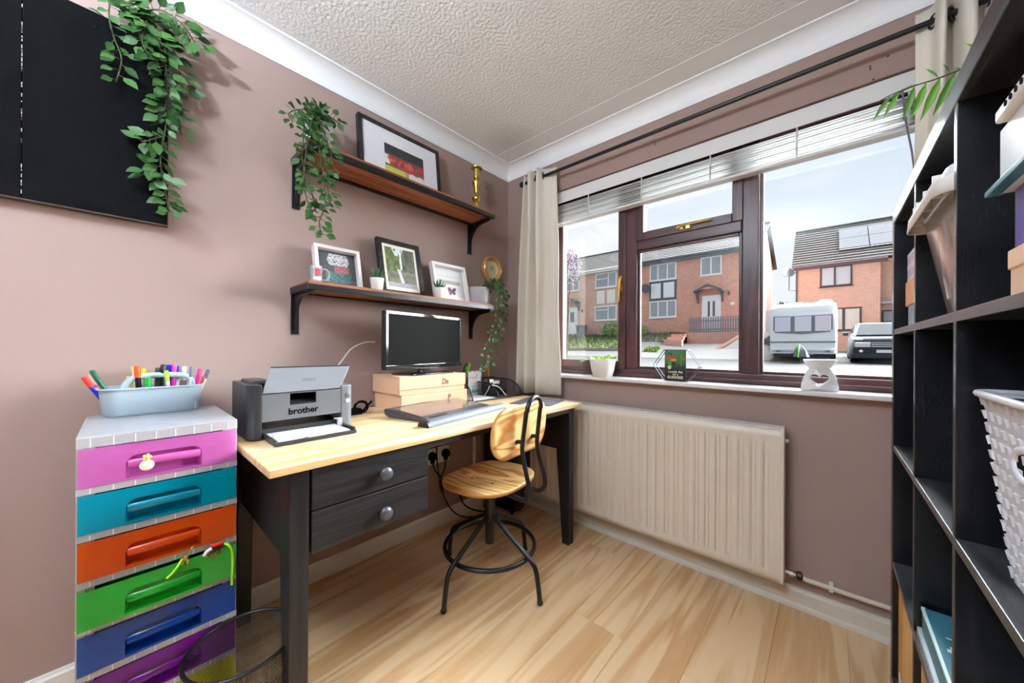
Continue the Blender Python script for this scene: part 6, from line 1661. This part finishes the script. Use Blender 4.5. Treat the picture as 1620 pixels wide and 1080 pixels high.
b = B(); lathe(b, [(.05, 0), (.27, .05), (.30, .11)], 20, m4=Matrix.Translation((-7.2, YF - .30, 4.95)) @ Matrix.Rotation(PI / 2 + .25, 4, 'X')); tube(b, [(-7.2, YF - .05, 4.75), (-7.2, YF - .35, 4.9)], .03, 6); obj('satellite_dish', b, M['slate'], h1)
b = B(); box(b, -2.45, -2.28, YF - .03, YF, 3.55, 3.68); obj('number_plate', b, M['upvc'], h1); b = B(); box(b, -2.58, -2.50, YF - .10, YF, 4.12, 4.32); obj('wall_light', b, M['slate'], h1)
b = B(); box(b, -8.4, -4.9, YF - .04, YF + .02, 1.6, 2.02); obj('plinth', b, mat('grey_plinth', srgb(120, 116, 118), .9), h1)
# left house of the terrace
h2 = thing('terraced_house', 'paler brick terraced house with cream panels and a white door, seen through the left light', 'house', (-12, 24.9, 1.95))
b = B(); box(b, -16.6, -8.43, YF, 28.4, .6, 6.62); prism(b, [(-16.6, YF, 6.62), (-16.6, 24.9, 8.62), (-16.6, 28.4, 6.62)], (8.17, 0, 0)); obj('wall', b, M['brick2'], h2)
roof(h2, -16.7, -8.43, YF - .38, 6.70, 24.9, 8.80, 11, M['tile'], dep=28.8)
b = B(); box(b, -16.6, -8.43, YF - .36, YF - .02, 6.48, 6.66); tube(b, [(-16.6, YF - .42, 6.64), (-8.43, YF - .42, 6.64)], .06, 8); obj('fascia', b, M['upvc'], h2)
ext_win(h2, -13.53, -12.38, 5.40, 6.42, YF, (.5,), M['upvc'], M['winglass'], ((.5, 1, .72),)); ext_win(h2, -11.05, -9.38, 5.38, 6.44, YF, (.62,), M['upvc'], M['winglass'], ((.0, .62, .6),)); ext_win(h2, -11.08, -9.37, 3.02, 4.06, YF, (.62,), M['upvc'], M['winglass'], ((0, .62, .72),))
for x0, x1 in ((-10.93, -10.30), (-10.12, -9.50)): obj('panel', bx(x0, x1, YF - .04, YF, 4.24, 5.18), mat('cream_panel', (.80, .76, .70), .6), h2)
ext_door(h2, -13.44, -12.58, 2.10, 4.10, YF, M['upvc'], ((.30, .70, .45, .84),)); canopy(h2, -13.0, 4.80, .68, YF, M['slate'])
b = B(); box(b, -12.18, -12.10, YF - .10, YF, 3.72, 3.92); obj('wall_light', b, M['slate'], h2)
# picket fence in front of the middle house
YP = 20.4
pf = thing('picket_fence', 'grey picket fence on the low brick wall before the gabled doorway', 'fence', (-3.1, YP, 1.92))
pkm = None
for i in range(22):
    x = -4.34 + i * .122
    if pkm is None:
        b = B(); prism(b, [(-.038, 0, 0), (.038, 0, 0), (.038, 0, .86), (0, 0, .92), (-.038, 0, .86)], (0, .03, 0)); pkm = mesh_of('picket', b, mat('grey_picket', srgb(128, 126, 134), .7))
    inst('picket', pkm, pf, Matrix.Translation((x, YP, 1.945)))
b = B(); box(b, -4.42, -1.72, YP + .03, YP + .07, 2.10, 2.17); box(b, -4.42, -1.72, YP + .03, YP + .07, 2.58, 2.65); obj('rail', b, mat('grey_rail', srgb(128, 126, 134), .7), pf)
tag(obj('retaining_wall', bx(-4.46, -1.46, YP - .10, YF - .05, .9, 1.945), M['brick'], bev=.01), 'low red brick retaining wall under the grey picket fence', 'wall')
b = B()
for k in range(3): box(b, -5.25 - .12 * k, -4.47, YP - .45 - .30 * k, YP + .1, .9, 1.88 - .17 * k)
tag(obj('brick_steps', b, M['brick'], bev=.01), 'shallow brick steps at the left end of the retaining wall', 'steps')
b = B(); prism(b, [(-1.70, YP - .12, 1.92), (-1.70, YP - .12, .9), (-2.75, 18.75, .5), (-2.75, 18.75, .98)], (.22, 0, 0)); tag(obj('ramp_edging', b, mat('brick_coping', (.16, .07, .05), .9, var=.12, vscale=9)), 'sloping brick edging running down beside the driveway ramp', 'edging')
b = B(); prism(b, [(-1.455, YP - .11, 1.90), (-1.455, YP - .11, .6), (-2.50, 18.6, .4), (-2.50, 18.6, .86)], (1.15, 0, 0)); tag(obj('driveway_ramp', b, mat('ramp_concrete', (.13, .125, .122), .95, var=.1)), 'grey concrete driveway ramp to the right of the brick edging', 'ramp')
wb2 = thing('wheelie_bin', 'grey-blue wheelie bin beside the white door of the paler terraced house', 'bin', (-11.75, 20.6, gz(-11.75, 20.6)))
z = gz(-11.75, 20.6)
b = B(); loft(b, [[(-11.98, 20.4, z), (-11.52, 20.4, z), (-11.52, 20.85, z), (-11.98, 20.85, z)], [(-12.03, 20.33, z + .85), (-11.47, 20.33, z + .85), (-11.47, 20.92, z + .85), (-12.03, 20.92, z + .85)]], True, True); obj('body', b, mat('bin_plastic', srgb(74, 84, 100), .5), wb2, bev=.02)
obj('lid', bx(-12.06, -11.44, 20.28, 20.95, z + .855, z + .93), mat('bin_lid', srgb(66, 76, 94), .5), wb2, bev=.02)
b = B()
for x in (-12.0, -11.5): tube(b, [(x - .02, 20.9, z + .09), (x + .02, 20.9, z + .09)], .09, 12)
obj('wheel', b, M['blackmatte'], wb2)
def bush(name, label, c, rx, ry, rz, n, cols, seed, cat='bush', trunk=None, size=.10):
    r_ = random.Random(seed); t = thing(name, label, cat, (c[0], c[1], c[2] - rz))
    b = B()
    for k in range(n):
        u = Vector((r_.gauss(0, 1), r_.gauss(0, 1), r_.gauss(0, 1))).normalized() * r_.uniform(.45, 1) ** .6
        p = Vector(c) + Vector((u.x * rx, u.y * ry, u.z * rz)); d = Vector((r_.uniform(-1, 1), r_.uniform(-1, 1), r_.uniform(-.5, 1))).normalized(); e1 = d.orthogonal().normalized(); s = size * r_.uniform(.6, 1.3)
        v = [b.verts.new(p), b.verts.new(p + d * s * .5 + e1 * s * .3), b.verts.new(p + d * s), b.verts.new(p + d * s * .5 - e1 * s * .3)]
        b.faces.new(v).material_index = r_.randrange(len(cols))
    obj('foliage', b, cols, t, kind='stuff')
    b = B()
    for k in range(4): tube(b, [(c[0], c[1], c[2] - rz - (trunk or 0) - .05), (c[0] + r_.uniform(-.3, .3) * rx, c[1] + r_.uniform(-.3, .3) * ry, c[2] + .3 * rz)], [.03 + .04 * bool(trunk), .012], 6)
    obj('stem', b, mat('bark', (.08, .055, .04), .9), t)
    return t
gA = [mat('bush_green', srgb(80, 128, 62), .7), mat('bush_green_light', srgb(128, 168, 90), .7), mat('bush_green_dark', srgb(52, 92, 48), .7)]
bush('bush', 'round green bush at the foot of the paler terraced house', (-9.35, 20.5, gz(-9.35, 20.5) + .55), .72, .55, .55, 900, gA, 3)
bush('bush', 'small pale green bush at the left foot of the gabled-door house', (-7.35, 20.9, gz(-7.35, 20.9) + .32), .36, .3, .36, 350, [mat('pale_bush', srgb(150, 184, 90), .7), gA[1]], 4)
bush('lilac_tree', 'purple flowering tree rising at the left edge of the window view', (-10.35, 16.5, 5.9), 1.0, .9, 1.15, 1500, [mat('lilac_flower', (.17, .060, .20), .7), mat('lilac_flower_pale', (.26, .13, .30), .7), mat('plum_leaf', srgb(92, 84, 96), .7), gA[0]], 5, 'tree', trunk=4.3, size=.13)
bush('bush', 'red flowering shrub top just left of the purple tree', (-10.75, 16.9, 6.75), .42, .35, .40, 260, [mat('red_flower', (0.235, 0.021, 0.016), .7), mat('red_flower_pale', (0.277, 0.066, 0.045), .7)], 6, trunk=5.5, size=.10)
# right house with solar panels
h3 = thing('detached_house', 'orange brick house with brown windows and solar panels on its tiled roof', 'house', (5, 29, .9))
b = B(); box(b, .28, 3.84, 26.0, 32.0, .4, 6.0); box(b, 3.84, 12.0, 26.8, 32.0, .4, 6.0); prism(b, [(.28, 26.0, 6.0), (.28, 29.0, 8.62), (.28, 32.0, 6.0)], (11.7, 0, 0)); obj('wall', b, M['brick2'], h3)
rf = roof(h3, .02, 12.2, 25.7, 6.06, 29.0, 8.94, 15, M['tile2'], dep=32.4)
b = B(); box(b, .1, 4.1, 25.72, 26.0, 5.86, 6.02); tube(b, [(.05, 25.66, 6.0), (4.1, 25.66, 6.0)], .06, 8); tube(b, [(.24, 25.95, 5.95), (.24, 25.95, .8)], .045, 8); obj('gutter', b, mat('purple_brown_gutter', srgb(96, 76, 84), .5), h3)
ext_win(h3, 1.33, 2.72, 4.72, 5.90, 26.0, (.47,), M['darkfr'], mat('net_curtained_glass', srgb(190, 198, 206), .25)); ext_win(h3, 1.75, 3.10, 2.12, 3.44, 26.0, (.46,), M['darkfr'], mat('dim_glass', srgb(120, 124, 130), .2), curtain=mat('cream_curtain', srgb(214, 210, 200), .8))
ext_win(h3, 3.95, 5.3, 2.55, 3.25, 26.8, (.5,), M['darkfr'], mat('porch_glass', srgb(150, 158, 160), .2)); b = B(); box(b, 3.86, 6.0, 26.1, 26.8, 3.55, 3.68); obj('porch_roof', b, mat('grey_porch_roof', srgb(150, 154, 160), .6), h3)
pn_ = Vector((0, -.8758, 1)).normalized(); py_ = Vector((0, 1, .8758)).normalized()
solar = mat('solar_glass', (.17, .175, .19), .9, spec=.0, var=.05)  # sky reflection painted as a flat grey base colour
for ix in range(3):
    for iy in range(2):
        m_ = frame_mat(Vector((2.18 + .63 + ix * 1.30, 26.64 + .445 + iy * .90, 6.06 + (26.64 + .445 + iy * .90 - 25.7) * .8758 + .10)), (1, 0, 0), py_)
        b = B(); obox(b, m_, 1.26, 1.16, .05); p_ = obj('solar_panel', b, solar, h3)
b = B()
for ix in range(3):
    m_ = frame_mat(Vector((2.81 + ix * 1.30, 26.58, 6.06 + (26.58 - 25.7) * .8758 + .05)), (1, 0, 0), py_); obox(b, m_, 1.26, .06, .12)
obj('panel_rail', b, mat('dark_rail', (.04, .05, .06), .5), h3)
b = B(); lathe(b, [(.05, 0), (.30, .06), (.34, .14)], 22, m4=Matrix.Translation((-.22, 25.75, 5.72)) @ Matrix.Rotation(PI / 2 - .5, 4, 'X') @ Matrix.Rotation(.5, 4, 'Y')); tube(b, [(.28, 26.1, 4.66), (-.12, 25.9, 4.66), (-.12, 25.85, 5.7)], .035, 6); tube(b, [(.28, 26.1, 5.78), (-.12, 25.9, 5.74)], .03, 6); obj('satellite_dish', b, mat('grey_dish', srgb(120, 126, 134), .5), h3)
# fence and hedge between the houses
pfn = thing('panel_fence', 'blue-grey fence panels between the houses, left of the caravan', 'fence', (-.9, 24.4, 1))
for k in range(2): obj('panel', bx(-1.14 + k * .68, -.50 + k * .68, 24.3, 24.36, .8, 3.35 - .18 * k), mat('blue_grey_fence', srgb(150, 162, 176), .8, var=.1), pfn); obj('post', bx(-.50 + k * .68, -.46 + k * .68, 24.26, 24.40, .8, 3.4), mat('fence_post', srgb(140, 150, 160), .8), pfn)
bush('hedge', 'green hedge top showing above the fence beyond the caravan', (-.45, 27.4, 3.2), .66, .6, .95, 900, gA, 7, 'hedge', trunk=1.4, size=.16)
# caravan
cvn = thing('caravan', 'white touring caravan parked facing the window with drawn pale blinds', 'caravan', (.93, 18.5, .6))
CX0, CX1, CYF = -.16, 2.0, 16.7
M['cvw'] = mat('caravan_white', (.80, .82, .82), .45)
def csec(y, z0, z1, ins): return [(CX0 + ins, y, z0), (CX1 - ins, y, z0), (CX1 - ins * .6, y, z0 + .25), (CX1 - ins * .6, y, z1 - .30), (CX1 - ins - .06, y, z1 - .06), (CX1 - ins - .22, y, z1), (CX0 + ins + .22, y, z1), (CX0 + ins + .06, y, z1 - .06), (CX0 + ins * .6, y, z1 - .30), (CX0 + ins * .6, y, z0 + .25)]
b = B(); loft(b, [csec(16.70, .95, 2.55, .10), csec(16.78, .90, 2.80, .03), csec(17.05, .86, 2.95, 0), csec(21.3, .86, 3.0, 0), csec(21.5, .95, 2.8, .06)], True, True); obj('body', b, M['cvw'], cvn, smooth=35)
b = B(); P = [(-.02, 16.66, 2.42), (.6, 16.63, 2.40), (1.86, 16.66, 2.42), (1.86, 16.66, 1.84), (1.78, 16.66, 1.74), (.93, 16.62, 1.66), (.04, 16.66, 1.74), (-.02, 16.66, 1.84)]
prism(b, [(x, 16.67, z) for x, y, z in P], (0, .16, 0)); wf = obj('window_surround', b, mat('grey_window_seal', srgb(120, 118, 132), .5), cvn)
for x0, x1, c_ in ((.03, .56, srgb(206, 212, 226)), (.69, 1.22, srgb(212, 216, 226)), (1.33, 1.81, srgb(222, 214, 222))): obj('pane', bx(x0, x1, 16.645, 16.67, 1.77, 2.37), mat('blinded_pane', c_, .2), wf, bev=.02)
b = B(); box(b, CX0 + .02, CX1 - .02, 16.66, 16.70, 1.32, 1.36); box(b, CX0 - .01, CX0 + .01, 17.1, 21.2, 1.30, 1.36); obj('teal_stripe', b, mat('teal_stripe', srgb(60, 104, 110), .5), cvn)
b = B(); box(b, CX0 + .05, CX1 - .05, 16.62, 16.72, 1.00, 1.04); box(b, CX0 + .03, CX1 - .03, 16.63, 16.72, .86, .92); obj('lower_trim', b, M['cvw'], cvn, bev=.01)
b = B(); lathe(b, [(.22, 0), (.24, .06), (.16, .13), (.02, .14)], 20, (1.62, 17.6, 2.96)); box(b, .3, .9, 17.2, 17.8, 2.96, 3.02); obj('roof_vent', b, M['upvc'], cvn)
b = B()
for x in (CX0 + .12, CX1 - .12): tube(b, [(x - .09, 19.2, .92), (x + .09, 19.2, .92)], .31, 18)
obj('wheel', b, M['blackmatte'], cvn); b = B(); box(b, CX0 + .1, CX1 - .1, 17.0, 21, .72, .88); tube(b, [(.45, 17.0, .82), (.93, 15.7, .88)], .05, 6); tube(b, [(1.4, 17.0, .82), (.93, 15.7, .88)], .05, 6); tube(b, [(.93, 15.75, .88), (.93, 15.75, .50)], .03, 6); obj('chassis', b, mat('dark_chassis', srgb(56, 66, 90), .7), cvn)
for x, k in ((.08, 0), (1.65, 1)): b = B(); box(b, x, x + .14, 16.60, 16.63, .93, .99); obj('marker_lamp', b, mat('lamp_grey', srgb(120, 126, 130), .4), cvn)
b = B(); loft(b, [[(.72, 15.6, .75), (1.12, 15.6, .75), (1.20, 16.3, .72), (.70, 16.3, .72)], [(.75, 15.62, 1.05), (1.08, 15.62, 1.0), (1.10, 16.2, .98), (.76, 16.2, 1.0)], [(.80, 15.75, 1.22), (.98, 15.78, 1.18), (1.0, 16.0, 1.15), (.82, 16.0, 1.2)]], True, True); hcv = obj('hitch_cover', b, mat('grey_cover', srgb(104, 112, 124), .8), cvn, smooth=50)
b = B(); tube(b, [(.86, 15.57, .72), (.88, 15.585, 1.0), (.89, 15.70, 1.235), (.9, 16.02, 1.21)], .02, 6); obj('lime_strap', b, mat('lime_strap', srgb(140, 230, 80), .6), hcv)
# dark four by four
car = thing('car', 'dark green four-wheel-drive car parked facing the window beside the caravan', 'car', (3.3, 18.6, .5))
K0, K1, KF = 2.35, 4.25, 16.5
paint = mat('dark_green_paint', (.014, .022, .030), .4, spec=.25)
def ks(y, x_in, z0, z1): return [(K0 + x_in, y, z0), (K1 - x_in, y, z0), (K1 - x_in * .7, y, (z0 + z1) / 2), (K1 - x_in - .05, y, z1), (K0 + x_in + .05, y, z1), (K0 + x_in * .7, y, (z0 + z1) / 2)]
b = B(); loft(b, [ks(16.50, .10, .78, 1.30), ks(16.60, .03, .72, 1.42), ks(17.6, 0, .72, 1.56), ks(17.7, 0, .72, 1.58), ks(20.9, .02, .72, 1.60), ks(21.0, .08, .80, 1.5)], True, True); obj('body', b, paint, car, smooth=40)
b = B(); loft(b, [[(K0 + .08, 17.55, 1.55), (K1 - .08, 17.55, 1.55), (K1 - .08, 20.9, 1.58), (K0 + .08, 20.9, 1.58)], [(K0 + .26, 18.35, 2.12), (K1 - .26, 18.35, 2.12), (K1 - .24, 20.6, 2.15), (K0 + .24, 20.6, 2.15)]], True, True); cab = obj('cabin', b, paint, car, bev=.06, seg=3)
b = B(); prism(b, [(K0 + .20, 17.60, 1.60), (K1 - .20, 17.60, 1.60), (K1 - .33, 18.27, 2.06), (K0 + .33, 18.27, 2.06)], (0, -.02, .02)); obj('windscreen', b, mat('windscreen', (.028, .032, .037), .5, spec=.03), cab)
b = B()
for s in (0, 1):
    x = K0 + .16 if not s else K1 - .16; prism(b, [(x + (.0 if s else -.03), 17.85, 1.62), (x + (-.10 if s else .07), 18.4, 2.05), (x + (-.10 if s else .07), 20.3, 2.08), (x + (.0 if s else -.03), 20.6, 1.64)], (.02 if s else -.02, 0, 0))
obj('side_glass', b, mat('dark_car_glass', (.04, .05, .055), .1), cab)
b = B()
for k in range(3): box(b, K0 + .56, K1 - .56, 16.47, 16.50, 1.14 + .065 * k, 1.175 + .065 * k)
box(b, K0 + .35, K1 - .35, 16.60, 17.3, 1.40, 1.47); obj('grille_bar', b, mat('silver_grille', srgb(170, 178, 184), .3, .6), car)
for x0 in (K0 + .12, K1 - .54): obj('headlight', bx(x0, x0 + .42, 16.47, 16.56, 1.13, 1.31), mat('headlight_glass', srgb(214, 210, 206), .1), car, bev=.02)
for x0 in (K0 + .22, K1 - .36): b = B(); lathe(b, [(.07, 0), (.05, .03)], 14, m4=Matrix.Translation((x0 + .07, 16.49, .99)) @ Matrix.Rotation(PI / 2, 4, 'X')); obj('fog_lamp', b, M['chrome'], car)
b = B(); box(b, K0 + .04, K1 - .04, 16.44, 16.62, .72, .90); obj('bumper', b, mat('dark_bumper', srgb(40, 48, 60), .7, var=.3, vscale=12), car, bev=.03)
npl = obj('number_plate', bx(3.04, 3.56, 16.455, 16.475, .93, 1.04), mat('white_plate', (.8, .8, .8), .4), car)
for x0 in (K0 - .20, K1 + .02): b = B(); box(b, x0, x0 + .18, 17.75, 17.85, 1.60, 1.74); obj('wing_mirror', b, paint, car, bev=.03)
for x in (K0 + .03, K1 - .23):
    for y in (17.25, 20.0):
        b = B(); tube(b, [(x, y, .84), (x + .20, y, .84)], .36, 20); w_ = obj('wheel', b, M['blackmatte'], car); b = B(); tube(b, [(x - .01, y, .84), (x + .21, y, .84)], .2, 16); obj('hub', b, M['chrome'], w_)
